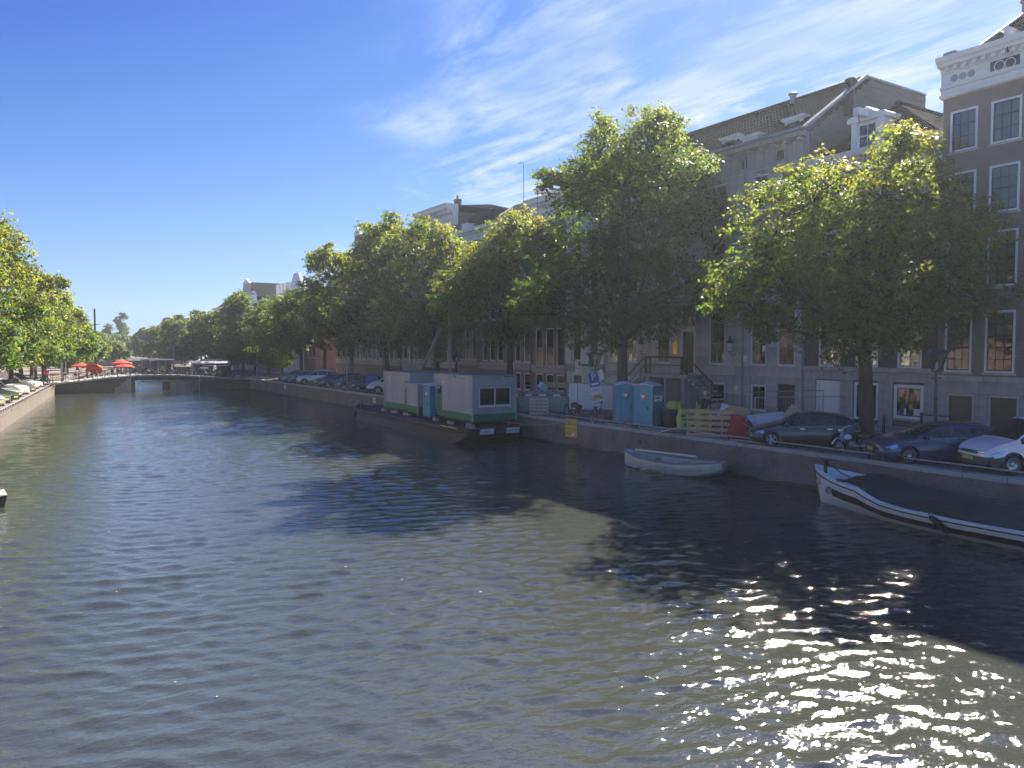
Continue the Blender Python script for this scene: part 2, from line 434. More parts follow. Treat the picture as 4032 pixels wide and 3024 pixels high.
def water_mat():
    m, nt, out = new_mat('canal_water'); N = nt.nodes; L = nt.links
    p = N.new('ShaderNodeBsdfPrincipled'); L.new(p.outputs[0], out.inputs['Surface'])
    pset(p, Roughness=.045, IOR=1.8, Specular_IOR_Level=.5)
    p.inputs['Base Color'].default_value = (.045, .049, .041, 1)
    tcn = N.new('ShaderNodeTexCoord')
    def nz(rot, sc, scale, detail):
        mp = N.new('ShaderNodeMapping'); mp.inputs['Rotation'].default_value = (0, 0, R(rot)); mp.inputs['Scale'].default_value = sc
        L.new(tcn.outputs['Object'], mp.inputs['Vector'])
        n = N.new('ShaderNodeTexNoise'); n.inputs['Scale'].default_value = scale; n.inputs['Detail'].default_value = detail; n.inputs['Roughness'].default_value = .55
        L.new(mp.outputs[0], n.inputs['Vector']); return n.outputs['Fac']
    a = nz(19, (.55, 1, 1), 2.2, 3); b = nz(10, (.55, 1, 1), 9.0, 3)
    b1 = N.new('ShaderNodeBump'); b1.inputs['Strength'].default_value = .45; b1.inputs['Distance'].default_value = .07; L.new(a, b1.inputs['Height'])
    b2 = N.new('ShaderNodeBump'); b2.inputs['Strength'].default_value = .8; b2.inputs['Distance'].default_value = .024; L.new(b, b2.inputs['Height'])
    L.new(b1.outputs[0], b2.inputs['Normal']); L.new(b2.outputs[0], p.inputs['Normal'])
    return m
water_mat()
WV, WF = make_water()
tag(obj('canal_water', np_mesh('canal_water', WV, WF, 'canal_water')), kind='structure')

# ================================================================ ground and quays
QX = 25.85
def sheet(pts, z): return MB().add([(x, y, z) for x, y in pts], [tuple(range(len(pts)))])
struct('ground', sheet([(QX + .3, -60), (900, -60), (900, 1500), (QX + .3, 1500)], GZ - .02), 'asphalt_brick')
struct('parking_pavement', sheet([(QX + .45, -20), (32.2, -20), (32.2, 107), (QX + .45, 107)], GZ), 'paving')
struct('sidewalk', MB().box(34.9, 37.9, -20, 330, GZ - .1, GZ + .10), 'coping')
lq = [(left_quay(y), y) for y in (-40, 20, 61, 85, 108)]
struct('left_ground', sheet([(x - .3, y) for x, y in lq] + [(-600, 108), (-600, -40)], LZ - .02), 'paving')
lq2 = [(left_quay(y), y) for y in (116, 160, 210, 260)]
struct('left_ground_beyond', sheet([(x - .3, y) for x, y in lq2] + [(24, 330), (24, 1500), (-600, 1500), (-600, 108.05), (2.6, 108.05)], LZ - .01), 'paving')
struct('far_ground', sheet([(24.05, 330), (26.1, 330), (26.1, 1500), (24.05, 1500)], LZ - .02), 'paving')

# quay walls: wall sheet, row of coping stones with joints
def quay(name, line, z, wallmat, nfrom, stone_len=1.35):
    """line: list of (x, y) along the edge; water side is to the left of travel direction for +1"""
    mb = MB()
    for (x0, y0), (x1, y1) in zip(line[:-1], line[1:]):
        n = max(1, int(math.hypot(x1 - x0, y1 - y0) / 2.5))
        rows = [[(x0 + (x1 - x0) * i / n, y0 + (y1 - y0) * i / n, zz) for i in range(n + 1)] for zz in (-.8, z - .12)]
        mb.grid(rows)
    w = struct(name, mb, wallmat)
    return w
def copings(parent, line, z, nside, ln=1.35, wd=.42, h=.16, y_from=-5, y_to=112, mat='coping'):
    unit = MB().box(0, 1, -.5, .5, -.5, .5)
    me = unit.mesh('coping_stone', mat)
    for (x0, y0), (x1, y1) in zip(line[:-1], line[1:]):
        d = Vector((x1 - x0, y1 - y0, 0)); L = d.length; d.normalize(); nrm = Vector((-d.y, d.x, 0)) * nside
        n = max(1, round(L / ln)); st = L / n
        for i in range(n):
            y = y0 + d.y * st * i
            if not (y_from <= y <= y_to): continue
            o = obj('coping_stone', me, parent)
            p = Vector((x0, y0, 0)) + d * (st * (i + .006)) + nrm * (wd / 2 - .05 + random.uniform(-.012, .012))
            o.location = (p.x, p.y, z - h / 2 + .035 + random.uniform(-.012, .012))
            o.scale = (st * .985, wd, h); o.rotation_euler = (0, random.uniform(-.006, .006), math.atan2(d.y, d.x) + random.uniform(-.006, .006))
right_line = [(QX, -30), (QX, 20), (QX, 60), (QX, 108.2)]
rq = quay('quay_wall', right_line, GZ, 'quay_brick', -1)
M('wall_mortar', (.20, .175, .155), .9, .25, 1.5, streak=.5)
M('algae', (.030, .036, .022), .5, .4, 3)
wav = [(y, .10 + .05 * math.sin(y * 1.7) + .04 * math.sin(y * 4.1)) for y in np.arange(2, 108, .6)]
MB().grid([[(QX - .012, y, -.5) for y, h in wav], [(QX - .012, y, h) for y, h in wav]]).build('algae_band', 'algae', rq)
for k in range(13):
    y = 4 + k * 8.05 + random.uniform(-.8, .8); w_, z0_ = random.uniform(.5, 1.5), random.uniform(.2, .7)
    MB().box(QX - .01 - .004 * (k % 3), QX + .02, y, y + w_, z0_, min(1.2, z0_ + random.uniform(.3, .7))).build('wall_patch', 'wall_mortar', rq)
ringm = MB().tube([(0, .1 * math.cos(a), .1 * math.sin(a)) for a in np.linspace(0, 2 * math.pi, 13)], .014, 5, False).mesh('mooring_ring', 'black_iron')
for y in (9, 16.3, 20.8, 28.9, 36.0, 47, 58, 70, 82): obj('mooring_ring', ringm, rq, (QX - .03, y, .85))
copings(rq, right_line, GZ, -1, y_from=2)
right_line2 = [(QX, 116), (QX + 1, 200), (QX + 3, 330)]
quay('quay_wall_beyond', right_line2, GZ, 'concrete', -1)
lqw = quay('left_quay_wall', lq, LZ, 'concrete_lit', 1)
copings(lqw, [(x, y) for x, y in lq], LZ, 1, y_from=48, mat='concrete_lit')
quay('left_quay_wall_beyond', lq2 + [(24, 330), (29, 330)], LZ, 'concrete_lit', 1)
# low iron rail along both quay edges
def edge_rail(name, label, line, z, y0, y1, off, step, h=.22):
    t = thing(name, label, 'railing')
    mb = MB(); px = []
    for (xa, ya), (xb, yb) in zip(line[:-1], line[1:]):
        for k in range(61):
            y = ya + (yb - ya) * k / 60
            if y0 <= y <= y1: px.append((xa + (xb - xa) * k / 60 + off, y, z + h))
    t.location = (px[0][0], px[0][1], z)
    base = Vector(t.location)
    mb.tube([Vector(p) - base for p in px[::6] + [px[-1]]], .032, 6); mb.build('rail', 'galv', t)
    post = MB().tube([(0, 0, -.05), (0, 0, h)], .022, 6).mesh('post', 'black_iron')
    y = y0
    while y < y1:
        q = min(px, key=lambda p: abs(p[1] - y)); obj('post', post, t, Vector((q[0], q[1], z)) - base); y += step
    return t
edge_rail('quay_edge_rail', 'low iron tube rail along the right quay edge above the water', right_line, GZ + .03, 4, 106, .16, 3.2)
edge_rail('quay_edge_rail', 'low dark tube rail along the sunlit left quay edge', lq, LZ + .03, 50, 107, -.14, 1.15)

# yellow elm leaves and specks drifting on the canal
fl_ = MB()
for i in range(45):
    y = 6 + 60 * random.random() ** 1.6; x = random.uniform(left_quay(y) + .3, 25)
    s = random.uniform(.015, .035); a = random.uniform(0, 6.28)
    fl_.add([(x + s * math.cos(a + k * 1.57), y + s * .7 * math.sin(a + k * 1.57), .035) for k in range(4)], [(0, 1, 2, 3)])
M('drift_leaf', (.45, .38, .12), .6, .3, 9)
tag(fl_.build('floating_leaves', 'drift_leaf'), 'scattered yellow leaves drifting on the canal water', 'leaves', kind='stuff')
# ================================================================ houses
FX = 37.7
MC = {}
def cached(key, fn):
    if key not in MC: MC[key] = fn()
    return MC[key]
def wall_mesh(w0, w1, H, ops, depth=11.0, reveal=.2, z0=0.0):
    """front sheet at x=0 with openings and reveals, closed by side, back and top sheets"""
    mb = MB()
    ys = sorted({w0, w1, *[o[0] for o in ops], *[o[1] for o in ops]}); zs = sorted({z0, H, *[o[2] for o in ops], *[o[3] for o in ops]})
    for a, b in zip(ys[:-1], ys[1:]):
        for c, d in zip(zs[:-1], zs[1:]):
            m, n = (a + b) / 2, (c + d) / 2
            if any(o[0] < m < o[1] and o[2] < n < o[3] for o in ops): continue
            mb.add([(0, a, c), (0, a, d), (0, b, d), (0, b, c)], [(0, 1, 2, 3)])
    for a, b, c, d in ops:
        r = reveal
        mb.add([(0, a, c), (r, a, c), (r, a, d), (0, a, d)], [(0, 1, 2, 3)]); mb.add([(0, b, c), (0, b, d), (r, b, d), (r, b, c)], [(0, 1, 2, 3)])
        mb.add([(0, a, d), (r, a, d), (r, b, d), (0, b, d)], [(0, 1, 2, 3)]); mb.add([(0, a, c), (0, b, c), (r, b, c), (r, a, c)], [(0, 1, 2, 3)])
    D = depth
    mb.add([(0, w0, z0), (D, w0, z0), (D, w0, H), (0, w0, H)], [(0, 1, 2, 3)]); mb.add([(0, w1, z0), (0, w1, H), (D, w1, H), (D, w1, z0)], [(0, 1, 2, 3)])
    mb.add([(D, w0, z0), (D, w1, z0), (D, w1, H), (D, w0, H)], [(0, 1, 2, 3)]); mb.add([(0, w0, H), (D, w0, H), (D, w1, H), (0, w1, H)], [(0, 1, 2, 3)])
    return mb
def window(root, y0, y1, z0, z1, nx=1, ny=2, frame='white_paint', sash='dark_paint', sill='stone', curtain=None, glass='glass', fw=.085, set_in=.06, panes=True, split=None, name='window'):
    """frame is the window's own mesh; sash bars, panes, sill and curtain are its children"""
    w, h = round(y1 - y0, 2), round(z1 - z0, 2)
    def mk_frame():
        mb = MB(); a, b = .0, .12
        mb.box(a, b, -w / 2, -w / 2 + fw, 0, h); mb.box(a, b, w / 2 - fw, w / 2, 0, h); mb.box(a, b, -w / 2 + fw, w / 2 - fw, h - fw, h); mb.box(a, b, -w / 2 + fw, w / 2 - fw, 0, fw * .8)
        return mb.mesh('window', frame)
    iw, ih, izb = w - 2 * fw, h - 1.8 * fw, fw * .8
    sp = split or ny // 2                      # rows in the lower sash
    def mk_sash():
        mb = MB(); a, b, t, g = .03, .085, .045, .028
        mb.box(a, b, -iw / 2, -iw / 2 + t, izb, izb + ih); mb.box(a, b, iw / 2 - t, iw / 2, izb, izb + ih)
        mb.box(a, b, -iw / 2 + t, iw / 2 - t, izb, izb + t * 1.4); mb.box(a, b, -iw / 2 + t, iw / 2 - t, izb + ih - t, izb + ih)
        for k in range(1, ny):
            gg = t * .75 if k == sp else g / 2
            mb.box(a - (.012 if k == sp else 0), b, -iw / 2 + t, iw / 2 - t, izb + ih * k / ny - gg, izb + ih * k / ny + gg)
        for k in range(1, nx):
            y = -iw / 2 + iw * k / nx
            for j in range(ny): mb.box(a + .004, b - .004, y - g / 2, y + g / 2, izb + ih * j / ny + .01, izb + ih * (j + 1) / ny - .01)
        return mb.mesh('sash', sash)
    pw, ph = iw / nx, ih / ny
    yc = (y0 + y1) / 2
    win = obj(name, cached(('f', w, h, frame, fw), mk_frame), root, (set_in, yc, z0))
    obj('sash', cached(('s', w, h, nx, ny, sash, fw, sp), mk_sash), win)
    pm = cached(('p', round(pw, 2), round(ph, 2), glass), lambda: MB().box(.05, .058, -pw / 2 + .006, pw / 2 - .006, -ph / 2 + .006, ph / 2 - .006).mesh('pane', glass))
    for i in range(nx):
        for j in range(ny):
            p = obj('pane', pm, win, (0, -iw / 2 + pw * (i + .5), izb + ph * (j + .5)))
            p.rotation_euler = (0, random.uniform(-.006, .006), random.uniform(-.008, .008))
    if sill: obj('sill', cached(('l', w, sill), lambda: MB().box(-set_in - .05, .06, -w / 2 - .08, w / 2 + .08, -.11, -.005).mesh('sill', sill)), win)
    if curtain:
        cm = dict(c='curtain', y='curtain_yellow', b='paper_white')[curtain[0]]; f0 = float(curtain[1:] or 1)
        obj('blind' if curtain[0] == 'b' else 'curtain', cached(('c', w, h, curtain), lambda: MB().box(.16, .17, -w / 2 + .05, w / 2 - .05, h * (1 - f0), h).mesh('curtain', cm)), win)
    return win
def cornice(root, w0, w1, z, prof, mat='white_paint', name='cornice', over=.1):
    """prof in (projection, height), drawn bottom to top; projects towards -x"""
    poly = [(.3, prof[0][1])] + list(prof) + [(.3, prof[-1][1])]
    mb = MB().ext([(-p if i not in (0, len(poly) - 1) else p, q + z) for i, (p, q) in enumerate(poly)], w0 - over, w1 + over, 'y')
    return mb.build(name, mat, root)
def pieces(parent, name, mat, boxes):
    """alike blocks as single objects sharing one unit mesh"""
    me = cached(('u', name, mat), lambda: MB().box(-.5, .5, -.5, .5, -.5, .5).mesh(name, mat))
    for x0, x1, y0, y1, z0, z1 in boxes:
        o = obj(name, me, parent, ((x0 + x1) / 2, (y0 + y1) / 2, (z0 + z1) / 2)); o.scale = (x1 - x0, y1 - y0, z1 - z0)
def tiled_slope(parent, a, b, c, d, mat='roof_tile', pitch=.24, row=.33, name='roof_tiles'):
    """pantiles as relief: a-b eave, d-c ridge; waves across, a step at each row"""
    a, b, c, d = [Vector(p) for p in (a, b, c, d)]
    n = (b - a).cross(d - a); n.normalize()
    if n.z < 0: n = -n
    nu = max(2, int((b - a).length / pitch)) * 4; nv = max(2, int((d - a).length / row))
    V = []; F = []
    for j in range(nv):
        for e, (t, lift) in enumerate(((j / nv, .055), ((j + 1) / nv, .012))):
            l, r = a.lerp(d, t), b.lerp(c, t)
            for i in range(nu + 1):
                V.append(tuple(l.lerp(r, i / nu) + n * (lift + .028 * math.sin(i * math.pi / 2) + random.uniform(-.004, .004))))
    k = nu + 1
    for j in range(2 * nv - 1):
        for i in range(nu): F.append((j * k + i, j * k + i + 1, (j + 1) * k + i + 1, (j + 1) * k + i))
    o = MB().add(V, F).build(name, mat, parent)
    o['kind'] = 'stuff'
    return o
def house_root(name, label, y0, y1, group=None, x=FX):
    return thing(name, label, 'house', (x, (y0 + y1) / 2, GZ), 0, group)
def chimney(root, x, y, z, h=1.3, s=.55, mat='brick_red', pot=True):
    c = MB().box(x - s / 2, x + s / 2, y - s / 2, y + s / 2, z - .6, z + h).box(x - s / 2 - .06, x + s / 2 + .06, y - s / 2 - .06, y + s / 2 + .06, z + h - .18, z + h - .05).build('chimney', mat, root)
    if pot: MB().lathe([(.11, z + h), (.13, z + h + .3), (.09, z + h + .45)], (x, y, 0), 10).build('chimney_pot', 'galv', c)
    return c
CORN = [(.02, 0), (.10, .05), (.10, .30), (.18, .36), (.18, .62), (.30, .70), (.34, .85), (.62, .92), (.66, 1.10), (.72, 1.14), (.72, 1.22)]
def S(prof, k, kz=None): return [(p * k, q * (kz or k)) for p, q in prof]

# ---- A: tall brown brick house at the right edge
y0, y1 = 9.2, 20.72; yc = (y0 + y1) / 2
A = house_root('canal_house', 'tall brown brick house with white dentil cornice and small paned sash windows', y0, y1)
bays = [(19.10 - yc, 20.36 - yc), (17.22 - yc, 18.52 - yc), (15.2 - yc, 16.5 - yc), (13.2 - yc, 14.5 - yc), (11.0 - yc, 12.3 - yc)]
fl = [(4.38, 7.24, 3, 5, 2), (8.35, 10.9, 3, 4, 2), (11.72, 13.86, 3, 4, 2), (14.86, 16.78, 3, 3, 2)]
ops = [(a, b, c - GZ, d - GZ) for a, b in bays for c, d, *_ in fl] + [(18.98 - yc, 20.12 - yc, .42, 1.85), (17.05 - yc, 18.22 - yc, .42, 1.85), (15.1 - yc, 16.4 - yc, .42, 1.85)]
wall_mesh(y0 - yc, y1 - yc, 17.46 - GZ, ops).build('wall', 'brick_brown', A)
for bi, (a, b) in enumerate(bays):
    for fi, (c, d, nx, ny, sp) in enumerate(fl):
        window(A, a, b, c - GZ, d - GZ, nx, ny, split=sp, fw=.10, set_in=-.02, curtain=['c1', 'c.5', None, 'c1', None][(bi * 2 + fi) % 5] if fi else [None, 'c.45', None, None, None][bi])
for a, b in ((18.98, 20.12), (17.05, 18.22), (15.1, 16.4)):
    sh = MB().box(.05, .10, a - yc, b - yc, .42, 1.85).build('shutter', 'dark_paint', A)
    MB().box(-.03, .06, a - yc - .07, a - yc + .02, .40, 1.92).box(-.03, .06, b - yc - .02, b - yc + .07, .40, 1.92).box(-.03, .06, a - yc + .02, b - yc - .02, 1.82, 1.92).build('shutter_frame', 'stone_light', sh)
blocks = []
for k, (za, zb) in enumerate(((.02, .40), (.42, .90), (.91, 1.38), (1.39, 1.94), (1.95, 2.50))):
    edges = [y0 - yc + .01] + [v - yc for v in (15.02, 16.48, 16.97, 18.30, 18.90, 20.20)] + [y1 - yc - .01]
    if k in (0, 4): edges = [y0 - yc + .01] + [y0 - yc + 1.9 * i for i in range(1, 6)] + [y1 - yc - .01]
    for i, (a, b) in enumerate(zip(edges[:-1], edges[1:])):
        if k in (1, 2, 3) and i in (1, 3, 5): continue
        blocks.append((-.07, .02, a + .008, b - .008, za, zb - .008))
pieces(A, 'plinth_stone', 'stone_dark', blocks)
cornice(A, y0 - yc, y1 - yc, 2.50, [(.10, 0), (.14, .05), (.16, .22), (.12, .28)], 'stone', 'string_course', 0)
ec = MB()
cz = 17.46 - GZ
cornice(A, y0 - yc, y1 - yc, cz, [(.04, 0), (.16, .05), (.18, .20), (.06, .26), (.06, .42), (.16, .46), (.16, .56), (.03, .60), (.03, 1.18), (.10, 1.22), (.12, 1.40), (.42, 1.44), (.46, 1.58), (.56, 1.64), (.60, 1.82), (.60, 1.86)], over=.12)
pieces(A, 'dentil', 'white_paint', [(-.36, -.10, y1 - yc - .2 - i * .42 - .16, y1 - yc - .2 - i * .42, cz + 1.24, cz + 1.41) for i in range(26)])
# frieze: sunk panel with three round openings, pierced vent
MB().box(-.052, -.02, 20.45 - yc, 20.62 - yc, cz + .62, cz + 1.16).build('frieze_panel', 'white_paint', A)
for y in (20.22, 19.84, 19.44): MB().lathe([(.17, -.045), (.17, -.02)], (0, y - yc, cz + .88), 20, 'x').build('frieze_disc', 'grey_paint', A)
fv = MB().box(-.045, -.02, 17.35 - yc, 18.6 - yc, cz + .68, cz + 1.12).build('frieze_vent', 'dark_paint', A)
MB().lathe([(.2, -.06), (.24, -.055), (.24, -.03), (.2, -.03)], (0, 17.75 - yc, cz + .84), 18, 'x', cap=False).lathe([(.2, -.06), (.24, -.055), (.24, -.03), (.2, -.03)], (0, 18.2 - yc, cz + .84), 18, 'x', cap=False).build('vent_tracery', 'white_paint', fv)
hz0 = cz + 1.86
tiled_slope(A, (.05, y0 - yc, hz0 - .1), (.05, y1 - yc - .9, hz0 - .1), (3.6, y1 - yc - 2.6, hz0 + 2.6), (3.6, y0 - yc, hz0 + 2.6))
MB().add([(.05, y1 - yc - .9, hz0 - .1), (8, y1 - yc - .9, hz0 - .1), (6, y1 - yc - 2.6, hz0 + 2.6), (3.6, y1 - yc - 2.6, hz0 + 2.6)], [(0, 1, 2, 3)]).add([(3.6, y1 - yc - 2.6, hz0 + 2.6), (6, y1 - yc - 2.6, hz0 + 2.6), (6, y0 - yc, hz0 + 2.6), (3.6, y0 - yc, hz0 + 2.6)], [(0, 1, 2, 3)]).build('roof', 'roof_tile', A)
MB().cbox((1.75, y1 - yc - 1.75, hz0 + 1.28), (4.5, .34, .09), Matrix.Rotation(R(-25), 3, 'Z') @ Matrix.Rotation(R(-36), 3, 'Y')).build('hip_flashing', 'zinc', A)
MB().box(-.1, 1.0, y1 - yc - .55, y1 - yc + .02, hz0, hz0 + .32).build('parapet_end', 'zinc', A)
hb = MB().box(-.55, .5, 17.6 - yc, 17.82 - yc, hz0 + .02, hz0 + .32).ext([(17.45 - yc, hz0 + .32), (17.97 - yc, hz0 + .32), (17.71 - yc, hz0 + .5)], -.6, .9, 'x').build('hoist_beam', 'white_paint', A)
MB().tube([(-.4, 17.71 - yc, hz0 + .02), (-.4, 17.71 - yc, hz0 - .5), (-.34, 17.71 - yc, hz0 - .62)], .03, 6).build('hook', 'black_iron', hb)
chimney(A, 3.4, 18.7 - yc, hz0 + 2.7, .25, .3, 'brick_red', False); chimney(A, 3.4, 17.9 - yc, hz0 + 2.7, .22, .26, 'brick_red', False)

# ---- B: black brick house with white cornice and dormer
y0, y1 = 20.76, 28.26; yc = (y0 + y1) / 2
B = house_root('canal_house', 'black brick house with white cornice and a scrolled white dormer in its tiled roof', y0, y1)
bays = [(21.48 - yc, 22.74 - yc), (23.80 - yc, 25.08 - yc), (26.02 - yc, 27.36 - yc)]
fl = [(4.50, 7.52), (8.6, 11.0), (11.9, 13.9)]
ops = [(a, b, c - GZ, d - GZ) for a, b in bays for c, d in fl] + [(21.33 - yc, 22.88 - yc, .52, 2.24), (23.72 - yc, 25.12 - yc, .30, 2.28), (25.96 - yc, 27.45 - yc, .12, 2.30)]
wall_mesh(y0 - yc, y1 - yc, 14.9 - GZ, ops).build('wall', 'brick_black', B)
for bi, (a, b) in enumerate(bays):
    for fi, (c, d) in enumerate(fl): window(B, a, b, c - GZ, d - GZ, 2, 2 if fi else 3, split=1, sash='grey_paint', set_in=0, fw=.1, curtain=['b.9', 'c.6', None][bi] if fi == 0 else 'c.7')
wb = window(B, 21.33 - yc, 22.88 - yc, .52, 2.24, 2, 1, sash='dark_paint', fw=.16, set_in=-.02, sill='stone_dark')
for k, (ya, yb, za, zb, mt) in enumerate(((-.60, -.42, .28, .42, 'blue_sign'), (-.24, -.12, .18, .52, 'paper_white'), (-.08, .08, .26, .42, 'blue_sign'), (.28, .62, .2, .52, 'paper_white'))):
    MB().box(.03, .036, -yb, -ya, za, zb).build('notice', mt, wb)
window(B, 23.72 - yc, 25.12 - yc, .30, 2.28, 1, 1, fw=.14, set_in=-.02, sill=None)
dr = MB().box(.06, .11, 25.96 - yc + .14, 27.45 - yc - .14, .12, 2.16).build('door', 'white_paint', B)
MB().box(-.04, .12, 25.96 - yc, 26.1 - yc, .12, 2.30).box(-.04, .12, 27.31 - yc, 27.45 - yc, .12, 2.30).box(-.04, .12, 26.1 - yc, 27.31 - yc, 2.16, 2.30).build('door_frame', 'white_paint', dr)
blocks = []
for k in range(6):
    za = .02 + k * .47; zb = za + .46
    edges = [y0 - yc + .01, 21.3 - yc, 22.92 - yc, 23.68 - yc, 25.16 - yc, 25.92 - yc, 27.49 - yc, y1 - yc - .01]
    if k >= 5: edges = [y0 - yc + .01 + i * (y1 - y0 - .02) / 6 for i in range(7)]
    for i, (a, b) in enumerate(zip(edges[:-1], edges[1:])):
        if k < 5 and i in (1, 3, 5): continue
        blocks.append((-.08, .02, a + .008, b - .008, za, min(zb, 2.82)))
pieces(B, 'plinth_stone', 'stone_dark', blocks)
cornice(B, y0 - yc, y1 - yc, 2.83, [(.10, 0), (.16, .04), (.18, .20), (.10, .26)], 'stone', 'string_course', 0)
cz = 14.62 - GZ
cornice(B, y0 - yc, y1 - yc, cz, [(.03, 0), (.10, .04), (.12, .30), (.04, .34), (.04, .78), (.16, .84), (.20, .98), (.48, 1.04), (.54, 1.22), (.60, 1.34)], over=.05)
ez = cz + 1.34
RY, RZr = 24.45 - yc, 18.65 - GZ
tiled_slope(B, (.2, y0 - yc + .02, ez - .05), (11, y0 - yc + .02, ez - .05), (11, RY, RZr), (2.3, RY, RZr))
tiled_slope(B, (.15, y1 - yc, ez - .05), (.15, y0 - yc, ez - .05), (2.3, RY - .01, RZr), (2.3, RY + .01, RZr))
MB().add([(.2, y1 - yc, ez - .05), (2.3, RY, RZr), (11, RY, RZr), (11, y1 - yc, ez - .05)], [(0, 1, 2, 3)]).build('roof', 'roof_tile', B)
pieces(B, 'ridge_tile', 'roof_tile', [(2.2 + i * .4, 2.58 + i * .4, RY - .12, RY + .12, RZr + .02, RZr + .14) for i in range(18)])
dm = MB().box(.35, 2.6, 23.95 - yc, 25.75 - yc, ez - .1, 17.55 - GZ).build('dormer', 'white_paint', B)
ya, yb = 23.95 - yc, 25.75 - yc
zt = 17.55 - GZ
MB().ext([(ya - .18, zt), (yb + .18, zt), (yb + .22, zt + .2), (yb + .10, zt + .3), (yb - .35, zt + .36), ((ya + yb) / 2, zt + .72), (ya + .35, zt + .36), (ya - .10, zt + .3), (ya - .22, zt + .2)], .1, 2.2, 'x').build('dormer_pediment', 'white_paint', dm)
MB().box(.22, .36, ya - .02, ya + .3, ez, zt).box(.22, .36, yb - .3, yb + .02, ez, zt).build('dormer_pilaster', 'white_paint', dm)
hb = MB().box(-.75, .4, (ya + yb) / 2 - .16, (ya + yb) / 2 + .16, zt + .12, zt + .5).build('hoist_beam', 'white_paint', dm)
MB().tube([(-.5, (ya + yb) / 2, zt + .12), (-.5, (ya + yb) / 2, zt - .12), (-.42, (ya + yb) / 2, zt - .24), (-.36, (ya + yb) / 2, zt - .16)], .025, 6).build('hook', 'black_iron', hb)
window(B, ya + .32, yb - .32, ez + .12, zt - .08, 2, 2, split=1, frame='white_paint', sash='white_paint', sill=None, set_in=.24, name='dormer_window', glass='glass_dark')

# ---- C: wide grey sandstone mansion with double stair
y0, y1 = 28.30, 46.18; yc = (y0 + y1) / 2
Cc = house_root('stone_mansion', 'wide grey sandstone mansion with double entrance stairs and dormers in a long tiled roof', y0, y1)
cen = 37.4
def mirror(l): return l + [(2 * cen - b, 2 * cen - a) for a, b in l]
side = mirror([(28.95, 30.22), (31.0, 32.22), (34.23, 35.6)])
ops = []; wins = []
for a, b in side:
    for c, d, nx, ny in ((4.46, 8.55, 2, 3), (9.5, 12.45, 2, 3), (13.78, 15.95, 2, 2)): wins.append((a - yc, b - yc, c - GZ, d - GZ, nx, ny))
for a, b in mirror([(31.0, 32.15), (34.22, 35.6)]): wins.append((a - yc, b - yc, .28, 1.88, 2, 1))
wins.append((2 * cen - 30.12 - yc, 2 * cen - 28.92 - yc, .28, 1.88, 2, 1))
for c, d in ((9.5, 12.45), (13.78, 15.95)): wins.append((36.8 - yc, 38.05 - yc, c - GZ, d - GZ, 2, 2))
wins.append((36.82 - yc, 38.15 - yc, 6.85 - GZ, 8.55 - GZ, 1, 1))
dop = [(36.82 - yc, 38.15 - yc, 2.42, 6.72 - GZ), (28.92 - yc, 30.12 - yc, .1, 1.98), (38.3 - yc, 39.5 - yc, .05, 1.86)]
fz0, fz1 = 16.32 - GZ, 17.32 - GZ
vents = [(v - yc - .24, v - yc + .24, fz0 + .22, fz0 + .78) for v in (30.2, 32.9, 36.6, 37.4, 38.2, 41.9, 44.6)]
ops = [w[:4] for w in wins] + dop + vents
wall_mesh(y0 - yc, y1 - yc, 17.5 - GZ, ops, 12, .26).build('wall', 'stone_dark', Cc)
curt = [None, 'c.5', 'y1', 'b.7', None, 'c1']
for i, (a, b, c, d, nx, ny) in enumerate(wins):
    near_door = abs((a + b) / 2 + yc - 34.9) < .3 and 2 < c < 4
    near_l = abs((a + b) / 2 + yc - 39.9) < .3 and 2 < c < 4
    window(Cc, a, b, c, d, nx, ny, sash='grey_paint', set_in=.04, split=max(1, ny - 1), fw=.09, sill='stone_dark', curtain='b.55' if near_door else ('y1' if near_l else (curt[(i * 5) % 6] if c > 2 else 'c.8')))
for a, b, c, d in vents: MB().box(.12, .14, a, b, c, d).build('vent', 'room_dark', Cc)
# ashlar blocks
blocks = []; rows = 25; bh = (16.25 - 1.44) / rows
for r in range(rows):
    za, zb = .02 + r * bh, .02 + (r + 1) * bh
    spans = [(y0 - yc + .01, y1 - yc - .01)]
    for a, b, c, d in ops:
        if min(zb, d) - max(za, c) > .08:
            new = []
            for s0, s1 in spans:
                if b + .02 < s0 or a - .02 > s1: new.append((s0, s1)); continue
                if a - .02 > s0: new.append((s0, a - .02))
                if b + .02 < s1: new.append((b + .02, s1))
            spans = new
    for s0, s1 in spans:
        n = max(1, round((s1 - s0) / 1.75)); off = .35 if r % 2 and n > 1 else 0
        es = [s0] + [s0 + (s1 - s0) * i / n + (off if i < n else 0) for i in range(1, n)] + [s1]
        for a, b in zip(es[:-1], es[1:]):
            if b - a > .12: blocks.append((-.03 + random.uniform(-.006, .006), .02, a + .007, b - .007, za + .007, zb - .007))
random.shuffle(blocks)
n3 = len(blocks)
pieces(Cc, 'stone_block', 'stone', blocks[:n3 // 2]); pieces(Cc, 'stone_block', 'stone_light', blocks[n3 // 2:n3 * 3 // 4]); 
mbk = MB()
for b in blocks[n3 * 3 // 4:][:60]: pass
pieces(Cc, 'stone_block', 'stone_dark', blocks[n3 * 3 // 4:])
